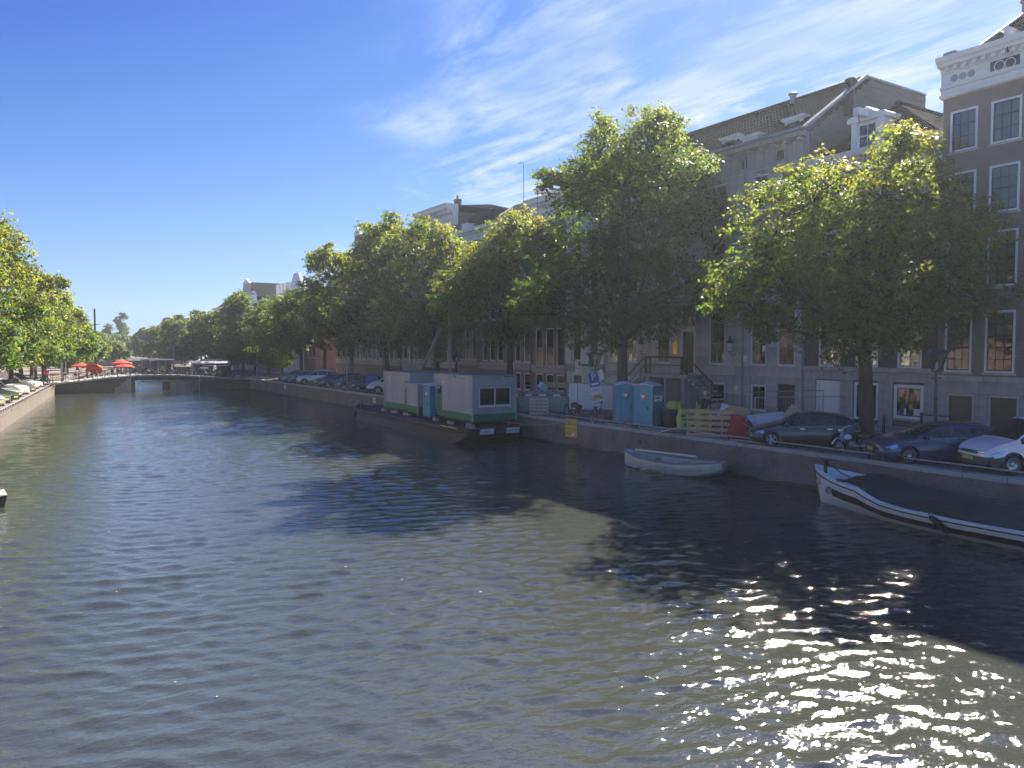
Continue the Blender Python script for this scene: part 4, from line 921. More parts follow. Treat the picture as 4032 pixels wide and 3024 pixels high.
# ================================================================ trees
TREES = [   # id, trunk x, trunk y, ground z, crown lobes (dx, dy, z, radius)
    ('T1', 31.1, 20.1, 1.42, [(-0.9,-2.0,13.4,1.12),(4.6,1.4,14.9,1.12),(-1.9,-2.3,13.6,0.67),(4.3,1.4,15.3,0.67),(-1.8,-1.7,11.7,1.9),(3.9,1.9,13.0,1.9),(0.4,-2.1,11.8,1.56),(5.1,0.6,12.7,1.56),(-3.9,-0.5,11.9,1.45),(1.8,3.6,13.3,1.45),(-4.1,0.9,11.2,1.56),(-0.5,3.7,11.9,1.56),(-2.5,-0.5,10.1,2.23),(2.7,3.0,10.9,2.23),(-5.4,1.2,9.3,1.79),(-2.3,3.8,9.7,1.79),(-6.8,1.5,8.1,1.23),(-2.6,5.3,8.5,1.23),(-6.8,2.0,7.4,0.78),(-3.4,5.2,7.7,0.78),(-4.1,0.6,7.7,2.01),(-0.8,3.1,8.0,2.01),(-2.7,-1.5,7.6,2.23),(2.1,1.7,7.9,2.23),(0.1,-2.1,9.3,1.9),(4.5,0.4,9.8,1.9),(2.4,-2.7,10.2,1.68),(6.1,-0.8,10.7,1.68),(1.5,-3.0,7.9,1.9),(6.1,-0.7,8.3,1.9),(-0.7,-2.4,6.8,1.45),(4.9,0.8,7.0,1.45),(-3.7,-0.6,6.3,1.23),(1.0,2.7,6.5,1.23),(-5.8,0.6,6.5,0.89),(-1.0,4.4,6.7,0.89),(-1.9,-1.6,6.3,1.01),(2.9,1.5,6.5,1.01)]),
    ('T2', 31, 36.3, 1.42, [(0.2,-2.0,18.9,1.1),(3.4,1.4,20.2,1.1),(-0.5,-2.6,17.0,1.88),(3.6,1.9,18.6,1.88),(0.5,-3.1,18.2,0.94),(4.5,1.2,19.8,0.94),(-2.9,-1.6,18.1,0.78),(1.8,4.1,20.2,0.78),(-2.0,-0.1,16.9,1.57),(0.7,3.3,18.0,1.57),(-4.2,-0.3,14.9,1.41),(-0.8,4.3,16.1,1.41),(-5.0,0.8,15.4,0.7),(-2.3,4.7,16.4,0.7),(-1.1,-1.1,14.9,2.66),(2.5,3.1,16.1,2.66),(0.8,-3.2,14.9,2.19),(4.4,0.6,16.0,2.19),(3.0,-2.8,16.0,1.1),(5.5,-0.3,16.8,1.1),(-0.3,3.2,12.7,2.82),(2.8,0.2,12.4,3.29),(3.1,-3.1,12.9,1.72),(5.6,-0.7,13.5,1.72),(4.1,-3.8,12.6,0.86),(6.5,-1.6,13.1,0.86),(1.1,1.4,9.4,3.6),(-3.4,1.2,9.3,2.35),(3.4,-1.4,9.3,2.66),(-5.3,1.4,8.2,1.41),(-3.2,4.5,8.4,1.41),(-3.4,-1.2,7.1,1.72),(-0.1,3.0,7.3,1.72),(-0.5,-2.9,7.3,1.88),(3.1,1.0,7.5,1.88),(3.4,-3.9,9.7,1.1),(6.2,-1.3,10.1,1.1),(-6.0,2.1,7.5,0.78),(-3.5,5.8,7.7,0.78)]),
    ('T3', 31, 49.4, 1.42, [(-0.1,-2.1,14.6,1.16),(2.3,1.6,15.3,1.16),(-1.1,-1.6,13.7,1.55),(1.2,2.1,14.3,1.55),(1.4,-2.5,13.4,1.55),(4.0,1.3,14.0,1.55),(-1.6,-1.0,12.2,1.93),(0.4,2.3,12.7,1.93),(2.5,0.9,12.1,2.51),(-2.5,0.2,11.3,1.74),(-0.7,3.2,11.7,1.74),(-4.0,0.2,10.2,1.93),(-1.9,4.0,10.5,1.93),(-1.0,0.4,9.2,2.7),(-4.5,1.5,8.9,1.16),(-3.1,4.3,9.1,1.16),(1.6,-0.2,8.4,2.12),(-2.9,0.2,7.2,1.74),(-0.9,3.6,7.3,1.74),(-0.9,-1.3,6.8,1.55),(1.1,2.0,6.9,1.55),(1.1,-3.3,9.8,1.55),(3.8,0.6,10.1,1.55)]),
    ('T4', 31, 61.8, 1.42, [(-1.7,-0.7,15.0,1.82),(0.4,3.6,15.7,1.82),(-0.3,-1.0,14.6,1.82),(1.2,2.0,15.1,1.82),(0.3,-2.5,14.1,1.37),(2.8,2.0,14.7,1.37),(-2.1,1.1,13.2,2.05),(-0.5,-0.2,12.0,2.96),(-3.7,0.1,11.0,1.82),(-1.7,4.8,11.5,1.82),(-1.7,0.4,8.7,2.96),(1.5,1.2,8.8,2.28),(-4.2,0.1,8.6,1.82),(-2.3,4.6,8.8,1.82),(-2.9,-0.2,6.4,1.59),(-1.4,3.1,6.5,1.59),(-0.4,-1.1,6.4,1.82),(1.4,2.6,6.5,1.82)]),
    ('T5', 31, 72.6, 1.42, [(0.0,-1.1,17.6,1.16),(1.7,2.7,18.3,1.16),(-1.5,-0.2,16.6,1.42),(0.1,3.8,17.2,1.42),(-0.1,1.3,15.4,2.32),(-2.4,0.2,14.4,1.8),(-1.1,3.5,14.8,1.8),(-0.5,1.8,12.6,2.84),(-3.0,0.9,11.4,2.06),(-1.8,0.6,9.4,2.84),(-3.4,2.8,8.4,2.06),(-3.5,-0.4,6.5,1.8),(-1.8,4.1,6.6,1.8),(-1.1,-1.0,7.1,1.8),(0.6,3.1,7.2,1.8)]),
    ('T6', 31, 82.5, 1.42, [(-2.6,0.5,15.9,1.14),(-1.5,3.6,16.3,1.14),(-3.6,1.0,14.8,1.28),(-2.3,4.7,15.2,1.28),(-1.3,-0.1,15.1,1.28),(-0.2,3.0,15.4,1.28),(-0.3,-1.3,14.2,1.28),(1.2,2.6,14.6,1.28),(-2.0,0.6,13.2,2.28),(-4.4,1.2,11.7,1.57),(-3.0,5.6,12.0,1.57),(-1.4,3.3,10.5,2.57),(-4.4,0.5,8.6,2.0),(-2.9,5.1,8.8,2.0),(-2.0,-0.9,7.2,1.71),(-0.7,2.8,7.3,1.71)]),
    ('T7', 31, 92.2, 1.42, [(-3.3,0.9,11.4,1.41),(-2.4,3.9,11.6,1.41),(-5.2,0.7,10.1,1.41),(-3.8,5.7,10.4,1.41),(-2.7,4.0,9.1,2.19),(-5.4,2.1,7.4,1.87),(-4.4,5.9,7.5,1.87),(-3.3,0.0,6.8,1.72),(-2.0,4.4,6.8,1.72),(-1.9,-0.6,7.7,1.56),(-0.5,4.0,7.8,1.56)]),
    ('T8', 31, 101.5, 1.42, [(-4.1,1.3,9.9,1.35),(-3.1,5.1,10.1,1.35),(-5.5,1.1,8.2,1.52),(-4.2,6.2,8.3,1.52),(-3.5,-0.1,8.2,1.69),(-2.2,4.6,8.3,1.69),(-5.0,0.6,6.6,1.52),(-3.7,5.8,6.6,1.52),(-2.9,-0.1,6.2,1.35),(-1.7,4.2,6.3,1.35)]),
    ('T9', 31, 118, 1.42, [(-4.1,0.2,12.7,1.23),(-2.9,5.6,13.0,1.23),(-4.6,1.2,11.2,1.73),(-3.6,5.8,11.5,1.73),(-3.2,-0.4,10.5,1.54),(-2.0,4.5,10.7,1.54),(-5.4,1.2,9.0,1.85),(-4.5,5.6,9.1,1.85),(-3.5,0.0,7.8,1.85),(-2.4,4.6,7.9,1.85),(-2.1,-0.1,7.1,1.54),(-1.1,3.8,7.1,1.54),(-5.9,0.9,6.7,1.54),(-4.7,6.4,6.8,1.54)]),
    ('T10', 31, 134, 1.42, [(-3.6,0.8,11.1,1.12),(-3.0,4.2,11.2,1.12),(-4.3,3.9,9.5,1.63),(-2.6,2.3,8.6,1.63),(-4.1,2.8,6.9,1.72),(-5.9,1.9,7.3,1.46),(-5.3,5.1,7.3,1.46)]),
    ('T11', 31.5, 152, 1.42, [(-4.1,1.0,10.3,1.34),(-3.5,4.1,10.4,1.34),(-2.9,2.6,9.0,1.54),(-5.0,3.6,8.5,1.63),(-4.0,2.1,6.6,1.63),(-6.2,2.2,6.5,1.25),(-5.6,5.7,6.6,1.25)]),
    ('T12', 32, 176, 1.42, [(-4.5,3.7,10.3,1.64),(-3.0,3.6,8.9,1.53),(-6.0,3.6,8.3,1.64),(-4.3,1.7,6.7,1.75),(-6.7,2.9,5.9,1.31),(-6.2,6.3,5.9,1.31)]),
    ('T13', 33, 206, 1.42, [(-5.1,2.9,8.8,1.65),(-6.3,3.4,6.9,1.52),(-3.9,4.0,6.3,1.52),(-7.2,2.8,5.0,1.14),(-6.8,6.4,5.0,1.14)]),
    ('L0', -2.9, 72, 1.1, [(0.4,2.0,14.6,2.16),(1.1,-0.7,11.8,2.36),(-0.2,1.3,9.9,2.55),(0.9,-1.2,8.2,2.36),(0.4,-2.3,5.9,1.96),(0.2,3.2,5.9,1.96),(1.5,-3.7,6.1,1.38),(1.4,2.5,6.2,1.38),(1.8,-3.1,5.0,0.98),(1.7,1.8,4.9,0.98)]),
    ('L1', -2.2, 81, 1.1, [(1.0,-2.0,15.1,1.23),(0.9,2.2,15.6,1.23),(1.7,-2.8,13.3,1.34),(1.6,2.7,13.9,1.34),(0.8,1.4,12.1,2.0),(2.2,-3.5,11.6,1.34),(2.2,2.4,12.0,1.34),(1.6,-1.3,9.5,2.23),(2.7,-3.1,9.2,1.56),(2.7,1.2,9.4,1.56),(1.3,-1.3,7.1,2.0),(2.6,-3.3,6.6,1.56),(2.6,1.0,6.7,1.56),(1.8,-3.5,4.9,1.23),(1.8,1.6,4.9,1.23),(0.7,-2.4,4.5,1.11),(0.6,2.8,4.4,1.11)]),
    ('L2', -1.3, 90.5, 1.1, [(2.3,-4.0,11.8,1.25),(2.4,1.6,12.2,1.25),(3.1,-3.2,11.4,1.25),(3.2,0.4,11.7,1.25),(1.8,-3.6,9.9,1.76),(1.9,1.1,10.1,1.76),(3.3,-4.3,9.2,1.5),(3.4,0.9,9.4,1.5),(2.4,-1.8,7.5,2.01),(3.6,-4.8,6.8,1.38),(3.7,-0.2,6.8,1.38),(2.1,-3.0,5.3,1.38),(2.2,1.3,5.3,1.38),(3.4,-3.6,5.1,1.0),(3.5,1.0,5.0,1.0),(4.6,-4.3,11.7,0.45),(4.7,-0.4,12.0,0.45)]),
    ('L3', -0.4, 100.5, 1.1, [(3.6,-3.5,10.5,1.26),(3.7,0.9,10.7,1.26),(4.2,-4.5,9.4,1.26),(4.4,0.4,9.6,1.26),(3.2,-4.3,8.0,1.68),(3.4,1.2,8.2,1.68),(4.4,-5.5,7.2,1.4),(4.6,0.2,7.3,1.4),(3.7,-4.0,5.6,1.4),(3.8,0.3,5.6,1.4),(2.5,-3.2,6.1,1.4),(2.6,0.4,6.1,1.4)]),
    ('L4', 0.6, 113, 1.1, [(4.8,-4.9,9.6,0.89),(5.0,0.2,9.8,0.89),(5.0,-4.7,8.1,1.14),(5.2,-0.7,8.1,1.14),(4.2,-4.5,6.5,1.27),(4.4,0.3,6.5,1.27),(5.5,-5.6,6.8,1.08),(5.8,-0.6,6.9,1.08),(4.9,-5.7,4.9,1.14),(5.1,-0.7,4.9,1.14),(6.0,-6.4,5.6,0.82),(6.3,-0.6,5.6,0.82)]),
    ('L5', 1.2, 128, 1.1, [(5.9,-5.1,8.4,0.79),(6.2,-0.3,8.5,0.79),(6.3,-6.4,7.0,0.94),(6.6,-1.9,7.0,0.94),(5.7,-5.7,5.6,1.01),(6.0,-0.8,5.6,1.01),(6.5,-6.9,5.2,0.79),(6.9,-1.8,5.2,0.79)]),
    ('L6', 6, 165, 1.1, [(5.7,-5.2,5.6,1.04),(6.0,-1.2,5.6,1.04),(5.2,-5.2,4.4,0.94),(5.5,-0.9,4.4,0.94),(6.4,-5.6,4.9,0.85),(6.7,-2.0,4.9,0.85)]),
    ('L7', 13, 205, 1.1, [(4.0,-3.7,5.9,1.31),(4.3,-0.3,5.9,1.31),(5.5,-5.4,5.0,1.31),(5.8,-1.4,5.0,1.31),(3.5,-4.0,4.1,1.07),(3.7,-0.6,4.1,1.07),(4.7,-5.0,3.9,1.19),(5.1,-0.6,3.8,1.19),(6.7,-6.4,4.1,0.95),(7.1,-2.3,4.1,0.95)]),
]
rng = np.random.default_rng(5)
def unit(v): return v / np.maximum(np.linalg.norm(v, axis=-1, keepdims=True), 1e-9)
def make_tree(name, label, tx, ty, gz, lobes, leaf, dens, autumn, trunk_r=.28, group='elms along the canal', bare=False):
    t = thing(name, label, 'tree', (tx, ty, gz), 0, group)
    lobes = np.array(lobes, dtype=float); P = lobes[:, :3].copy(); P[:, 2] -= gz; RR = lobes[:, 3]
    zmin = max(2.2, (P[:, 2] - RR).min()); fork = min(zmin + .9, 5.2)
    cen = np.average(P, axis=0, weights=RR ** 2); ztop = (P[:, 2] + RR).max()
    # trunk, leader and limbs
    mb = MB()
    lean = Vector((random.uniform(-.2, .2), random.uniform(-.2, .2), 0))
    spine = [Vector((0, 0, -.15)), Vector((0, 0, .5)), Vector((0, 0, fork * .55)) + lean * .5, Vector((0, 0, fork)) + lean,
             Vector((cen[0] * .5, cen[1] * .5, fork + (ztop - fork) * .4)), Vector((cen[0] * .8, cen[1] * .8, fork + (ztop - fork) * .8))]
    mb.tube(spine, [trunk_r * 1.45, trunk_r * 1.08, trunk_r * .95, trunk_r * .88, trunk_r * .5, trunk_r * .12], 10)
    tb = mb.build('trunk', 'trunk', t, True)
    order = np.argsort(-RR)
    bm_ = MB()
    done = []
    for i in order:
        p = Vector(P[i])
        if len(done) < 7 or p.z < fork + .8:
            h = min(max(fork * .92, p.z * .45), p.z - .3) if p.z > fork + 1 else fork * random.uniform(.8, 1.0)
            k = max(0.0, min(1.0, (h - fork) / max(.1, ztop - fork)))
            s = spine[3].lerp(spine[5], k); s.z = max(h, fork * .8) if p.z > fork else fork * .9
        else:
            low = [q for q in done if q.z < p.z + .5] or done
            s = min(low, key=lambda q: (q - p).length)
        done.append(p)
        mid = s.lerp(p, .5) + Vector((random.uniform(-.35, .35), random.uniform(-.35, .35), random.uniform(-.1, .55)))
        r0 = min(trunk_r * .5, .05 + RR[i] * .05)
        bm_.tube([s, s.lerp(mid, .5) + Vector((0, 0, -.08)), mid, p], [r0, r0 * .75, r0 * .55, r0 * .2], 6, False)
        for q in range(int(4 + RR[i] * 2)):
            d = unit(rng.normal(size=3) + np.array([0, 0, .25])) * RR[i] * rng.uniform(.6, .95)
            e = p + Vector(d); b0 = mid.lerp(p, random.uniform(.3, 1.0))
            bm_.tube([b0, b0.lerp(e, .55) + Vector((0, 0, random.uniform(-.1, .2))), e], [r0 * .28, r0 * .17, .008], 4, False)
    br = bm_.build('branches', 'trunk', t, True); br['kind'] = 'stuff'
    # leaves in sprays over each lobe
    pts = []; nrm = []; tip = []
    for c, r in zip(P, RR):
        # each lobe is a bunch of leaf masses with gaps between them
        nc = int(6 + 5 * r)
        dc = unit(rng.normal(size=(nc, 3)) + np.array([0, 0, .22]))
        cc = c + dc * (r * rng.uniform(.35, .92, nc))[:, None]; cr_ = r * rng.uniform(.30, .52, nc) + .12
        ns = max(24, int(dens * 38 * r ** 1.75 + 12))
        own = rng.choice(nc, ns, p=cr_ ** 2 / (cr_ ** 2).sum())
        d = unit(rng.normal(size=(ns, 3)) + dc[own] * .55 + np.array([0, 0, .30]))
        sp = cc[own] + d * (cr_[own] * np.clip(rng.normal(.82, .2, ns), .2, 1.15))[:, None] * np.array([1.15, 1.15, .80])
        rad = np.linalg.norm(sp - c, axis=1)
        nl = 14
        ax = unit(d * .8 + rng.normal(size=(ns, 3)) * .5 + np.array([0, 0, -.15]))
        L = rng.uniform(.18, .5, ns) * min(1.0, .55 + r * .35)
        tpar = rng.uniform(-.6, 1, (ns, nl))
        o = sp[:, None, :] + ax[:, None, :] * (tpar * L[:, None])[..., None] + rng.normal(size=(ns, nl, 3)) * (np.array([.12, .12, .06]) * (.7 + leaf * 2.0))
        o[..., 2] -= (np.maximum(tpar, 0) ** 2) * .12
        pts.append(o.reshape(-1, 3))
        n_ = unit(np.array([0, 0, 1.0]) * .45 + d[:, None, :] * .85 + rng.normal(size=(ns, nl, 3)) * .42)
        nrm.append(n_.reshape(-1, 3))
        tip.append(np.repeat(rad / r * .5 + (sp[:, 2] - fork) / max(1, ztop - fork) * .6 + rng.normal(0, .22, nc)[own], nl))
    O = np.concatenate(pts); Nn = np.concatenate(nrm); T = np.concatenate(tip)
    keep = O[:, 2] > 1.7; O, Nn, T = O[keep], Nn[keep], T[keep]
    n = len(O)
    a = unit(np.cross(Nn, unit(rng.normal(size=(n, 3))))); b = np.cross(Nn, a)
    s = leaf * rng.uniform(.7, 1.35, n)[:, None]
    V = np.stack([O - a * s * .62, O + b * s * .40 + Nn * s * .06, O + a * s * .62 - Nn * s * .08, O - b * s * .40 + Nn * s * .06], 1).reshape(-1, 3)
    F = np.arange(4 * n).reshape(n, 4)
    me = np_mesh('crown', V, F, 'leaves', False)
    # leaf colour: greens, yellowing towards the outer tips
    g = np.array([.060, .108, .026]); y = np.array([.19, .185, .032]); rr = np.array([.26, .12, .04])
    patchy = .5 + .5 * np.sin(O[:, 0] * 1.1 + O[:, 2] * .9 + tx) * np.sin(O[:, 1] * 1.0 - O[:, 2] * .6 + ty)
    f = np.clip(autumn * .95 * (T - .32) * (.5 + patchy) + rng.normal(0, .16, n), 0, 1)[:, None]
    col = g * (1 - f) + y * f
    red = (rng.random(n) < .010 * autumn * T)[:, None]
    col = np.where(red, rr, col) * rng.uniform(.75, 1.25, n)[:, None]
    at = me.attributes.new('leafcol', 'FLOAT_COLOR', 'FACE')
    at.data.foreach_set('color', np.concatenate([col, np.ones((n, 1))], 1).astype(np.float32).ravel())
    cr = obj('crown', me, t); cr['kind'] = 'stuff'
    return t
TL = {'T1': ('broad elm with yellowing crown in front of the black brick house', .135, 1.25, 1.0, .31), 'T2': ('tallest elm with two green spires before the grey stone mansion', .15, 1.35, .5, .34),
      'T3': ('elm with orange tipped crown behind the two site cabins', .165, .95, 1.0, .24), 'T4': ('dark green elm behind the far site cabin', .18, .9, .75, .25),
      'T5': ('tall elm with a forked top before the charcoal house', .2, .85, .85, .25), 'T6': ('elm with sparse upright top near the dark estate car', .21, .85, .85, .24),
      'T7': ('low dark elm over the parked cars near the bridge', .22, .85, .4, .24), 'T8': ('dark elm at the right foot of the far bridge', .24, .85, .4, .24),
      'T9': ('rounded elm just beyond the right end of the far bridge', .26, .85, .35, .24), 'T10': ('second elm beyond the bridge on the right bank', .28, .85, .45, .22), 'T11': ('yellow green willow like tree above the glass kiosk', .3, .85, .8, .22),
      'T12': ('fourth elm beyond the bridge on the right bank', .32, .85, .4, .22), 'T13': ('farthest elm in the right bank row', .36, .85, .4, .22),
      'L0': ('sunlit elm cut by the left edge of the picture', .17, .95, 1.0, .24), 'L1': ('sunlit yellow green elm over the silver cars on the left', .18, .95, 1.0, .24), 'L2': ('sunlit elm with a long bare branch over the left cars', .19, .95, .95, .22),
      'L3': ('sunlit elm over the white van on the left quay', .2, .95, .9, .22), 'L4': ('green elm at the left foot of the far bridge', .22, .95, .6, .22), 'L5': ('elm behind the leaning red parasol', .24, .95, .9, .2),
      'L6': ('small yellow green tree beyond the red parasols', .28, .9, .9, .2), 'L7': ('round willow far along the left bank', .32, .9, .6, .2)}
for k, tx, ty, gz, lob in TREES:
    lb, leaf, dens, aut, tr = TL[k]
    make_tree('elm_tree', lb, tx, ty, gz, lob, leaf, dens, aut, tr, 'elms along the right quay' if k[0] == 'T' else 'elms along the left quay')
# distant poplars and a brick tower block at the end of the canal
for i, (px, py, h, w, lb) in enumerate(((36, 380, 21, 5, 'dark poplar clump with pointed top far at the end of the canal'), (30, 372, 15, 5, 'rounded dark tree left of the far poplar clump'), (47, 390, 14, 3, 'slim dark tree right of the far poplar clump'), (58, 402, 13, 3, 'small dark conifer farthest at the end of the canal'))):
    lob = [(random.uniform(-.3, .3) * w, random.uniform(-.3, .3) * w, h * (.3 + .65 * k / 6), w * (.55 - .04 * k)) for k in range(7)]
    make_tree('far_tree', lb, px, py, 1.1, lob, .5, .5, .1, .3, 'dark trees at the end of the canal')

k = 0
for (px, py, h, r) in ((30.5, 108.5, 11.5, 3.4), (31, 126, 12.0, 3.8), (30.5, 142, 11.5, 3.8), (31, 160, 11.4, 3.8), (32, 184, 11.6, 4.2), (32, 196, 11.0, 4.2), (33, 222, 11.4, 4.6), (34, 240, 11.0, 4.6), (34, 262, 10.6, 4.8), (36, 290, 10.5, 5.0),
                       (2.0, 122, 10.0, 2.8), (2.5, 140, 9.8, 3.2), (6, 152, 8.8, 3.0), (9, 182, 8.4, 3.4), (11, 200, 8.2, 3.4), (12, 228, 8.6, 4.0), (14, 250, 8.8, 4.2), (18, 285, 9.0, 4.5), (22, 318, 9.0, 5.0), (29, 340, 9.4, 5.0), (36, 348, 9.0, 5.0), (44, 352, 9.6, 5.2)):
    lob = [(random.uniform(-.75, .75) * r, random.uniform(-.75, .75) * r, 3.2 + (h - 3.2) * q / 7 - (.3 if q == 7 else 0), r * (.62 if q < 6 else .42)) for q in range(8)]
    side = 'right' if px > 25 else 'left'; k = k + 1 if px != 2.0 else 1
    rank = ['nearest', 'second', 'third', 'fourth', 'fifth', 'sixth', 'seventh', 'eighth', 'ninth', 'tenth', 'eleventh', 'twelfth', 'thirteenth']
    make_tree('far_elm', ('%s filling tree in the green mass on the %s bank beyond the bridge' % (rank[(k - 1) % 13], side)) if py < 330 else '%s tree of the green mass closing the far canal end' % rank[k - 10], px, py, 1.2, lob, .24 + py * .0008, .75, .45, .2, 'green mass beyond the bridge')
# ================================================================ vehicles
def interp(pts, x):
    if x <= pts[0][0]: return pts[0][1]
    for (a, b), (c, d) in zip(pts[:-1], pts[1:]):
        if x <= c:
            t = (x - a) / (c - a); return b + (d - b) * t
    return pts[-1][1]
def smooth_curve(pts, x, w=.10):
    return sum(interp(pts, x + o * w) * k for o, k in ((-1, .25), (-.5, .2), (0, .1), (.5, .2), (1, .25)))
WHEELS = {}
def wheel_meshes(r, style):
    key = (r, style)
    if key in WHEELS: return WHEELS[key]
    ty = MB().lathe([(r * .66, -.095), (r * .93, -.105), (r, -.07), (r, .07), (r * .93, .105), (r * .66, .095)], n=28, axis='y', cap=False).mesh('tyre', 'rubber', True)
    rim = MB(); rr = r * .68
    rim.lathe([(rr, -.08), (rr, .09), (rr * .93, .095), (rr * .9, .05), (rr * .9, -.06)], n=24, axis='y', cap=False)
    if style == 'steel':
        rim.lathe([(rr * .9, .03), (rr * .7, .075), (rr * .35, .05), (rr * .3, .085), (.001, .09)], n=24, axis='y', cap=False)
    else:
        nsp = {'five': 5, 'multi': 10, 'seven': 7}[style]; sw = {'five': .075, 'multi': .03, 'seven': .05}[style]
        for k in range(nsp):
            a = 2 * math.pi * k / nsp
            m = Matrix.Rotation(a, 3, 'Y')
            o = len(rim.v)
            for x, w in ((.02, sw * .8), (rr * .95, sw)):
                for yy, z in ((.07, -w / 2), (.085, 0), (.07, w / 2), (.03, 0)): rim.v.append(tuple(m @ Vector((x, yy, z))))
            for q in range(4): rim.f.append((o + q, o + (q + 1) % 4, o + 4 + (q + 1) % 4, o + 4 + q))
        rim.lathe([(.001, .10), (.06, .098), (.065, .06)], n=14, axis='y', cap=False)
    rm = rim.mesh('rim', 'steel', 40)
    bk = MB().lathe([(rr * .9, -.03), (rr * .89, -.02), (.001, -.02)], n=20, axis='y', cap=False).mesh('brake_disc', 'plastic_black')
    WHEELS[key] = (ty, rm, bk); return WHEELS[key]
def make_car(name, label, paint, L, W, zr, top, belt, front_ax, rear_ax, rimstyle='five', wr=.31, van=False, cat='car', pillars=(.1,), glass_rng=(-1.6, .9), cowl=.75, roof_f=.15, roof_r=-1.3, tail=-1.9, rear_glass=True, trim='plastic_black', loc=(0, 0, 0), rz=0, group='parked cars', rails=None, bumper=None, plate='yellow_plate', lampz=(.58, .76), chrome=True, side_glass=True):
    """x forward, z up; top and belt are side profiles (x, z); body lofted from cross sections and split into panels"""
    t = thing(name, label, cat, loc, rz, group)
    hl = L / 2; nS = 64
    def xs_(i): return -hl + L * i / nS
    def half(x):
        e = min(1, (hl - abs(x)) / .55); return W / 2 * (.80 + .20 * math.sqrt(max(0, 1 - (1 - e) ** 2)))
    NB = 9
    rows_low = NB
    pts = []
    for i in range(nS + 1):
        x = xs_(i); w = half(x); zt = smooth_curve(top, x, .07); zb = min(smooth_curve(belt, x, .12), zt - .02)
        e = min(1, (hl - abs(x)) / .3); sill = .19 + (1 - e) * .10
        cab = max(0, min(1, (zt - zb - .05) / .35)); wt = w * (.93 - (.13 if van else .22) * cab)
        sec = [(w * .88, sill)]
        for k in range(NB + 1):
            f = k / NB; z = sill + .03 + (zb - sill - .03) * f
            sec.append((w * (.955 + .045 * math.sin(math.pi * min(1, f * 1.15)) - .02 * max(0, f - .8) * 5), z))
        for k in (1, 2, 3, 4):
            f = k / 4; sec.append((w * .96 * (1 - f) + wt * f, zb + (zt - .035 * cab - zb) * (f ** .92)))
        sec += [(wt * .86, zt - .006), (wt * .55, zt + .012), (0, zt + .02)]
        pts.append([(x, a, z) for a, z in sec])
    nJ = len(pts[0]); jb = NB + 1; jt = NB + 5
    P = {}
    def put(part, quad): P.setdefault(part, []).append(quad)
    axs = ((front_ax, wr + .045), (rear_ax, wr + .045))
    for i in range(nS):
        for j in range(nJ - 1):
            q = [pts[i][j], pts[i][j + 1], pts[i + 1][j + 1], pts[i + 1][j]]
            cx = sum(p[0] for p in q) / 4; cz_ = sum(p[2] for p in q) / 4
            if j < jb and any((cx - a) ** 2 + (cz_ - wr) ** 2 < r * r for a, r in axs): continue
            zt = interp(top, cx); zb = interp(belt, cx)
            part = 'body'
            tall = zt - zb > .14
            if j >= jb and j < jt and tall and side_glass and glass_rng[0] < cx < glass_rng[1] and jb <= j < jt - (0 if j < jt - 1 else 0):
                if not any(abs(cx - p) < .045 for p in pillars) and j < jt - 1: part = 'side_window'
            elif j >= jt and roof_f < cx < cowl: part = 'windscreen'
            elif j >= jt - 1 and rear_glass and tail < cx < roof_r: part = 'rear_window'
            if j < jb - 1 and part == 'body':
                if bumper and (cx > hl - .62 and cz_ < bumper or cx < -hl + .3 and cz_ < bumper): part = 'bumper' if cx > 0 else 'rear_bumper'
                elif cx > hl - .55 and lampz[0] < cz_ < lampz[1] : part = 'headlight'
                elif cx < -hl + .28 and .62 < cz_ < .95: part = 'tail_light'
                elif .28 < cz_ and front_ax - wr - .62 > cx > (.02 if len(pillars) > 1 or van else -.35): part = 'front_door'
                elif .28 < cz_ and not van and len(pillars) > 1 and -.02 > cx > rear_ax + .05 and cx > -1.05: part = 'rear_door'
            put(part, q)
    for sgn, i in ((1, nS), (-1, 0)):            # closed nose and tail, in rows across
        for j in range(nJ - 1):
            (x, a, z0), (_, b, z1) = pts[i][j], pts[i][j + 1]
            if abs(z1 - z0) < 1e-4 and j > jt: pass
            n = 6
            for k in range(n):
                f0, f1 = k / n * 2 - 1, (k + 1) / n * 2 - 1
                bul = lambda f: sgn * .10 * (1 - f * f)
                q = [(x + bul(f0), a * f0, z0), (x + bul(f1), a * f1, z0), (x + bul(f1), b * f1, z1), (x + bul(f0), b * f0, z1)]
                fm = (f0 + f1) / 2; zm = (z0 + z1) / 2
                part = 'body_end'
                if sgn > 0:
                    if bumper and zm < bumper: part = 'bumper_end'
                    elif lampz[0] < zm < lampz[1]: part = 'grille' if abs(fm) < .55 else 'headlight_end'
                    elif zm < .42: part = 'lower_grille' if abs(fm) < .7 else 'body_end'
                else:
                    if bumper and zm < bumper: part = 'rear_bumper_end'
                    elif van and zm > interp(belt, -hl) : part = 'body_end'
                    elif .62 < zm < .95 and abs(fm) > .6: part = 'tail_light_end'
                put(part, q)
    nm = dict(body=(paint, 'body'), body_end=(paint, 'body'), side_window=('glass_car', 'side_window'), windscreen=('glass_car', 'windscreen'), rear_window=('glass_car', 'rear_window'), bumper=(trim, 'bumper'), bumper_end=(trim, 'bumper'), rear_bumper=(trim, 'rear_bumper'), rear_bumper_end=(trim, 'rear_bumper'),
              headlight=('head_lamp', 'headlight'), headlight_end=('head_lamp', 'headlight'), tail_light=('tail_lamp', 'tail_light'), tail_light_end=('tail_lamp', 'tail_light'), front_door=(paint, 'front_door'), rear_door=(paint, 'rear_door'), grille=('plastic_black', 'grille'), lower_grille=('plastic_black', 'lower_grille'))
    two_sided = {'body', 'windscreen', 'rear_window'}
    groups = {}
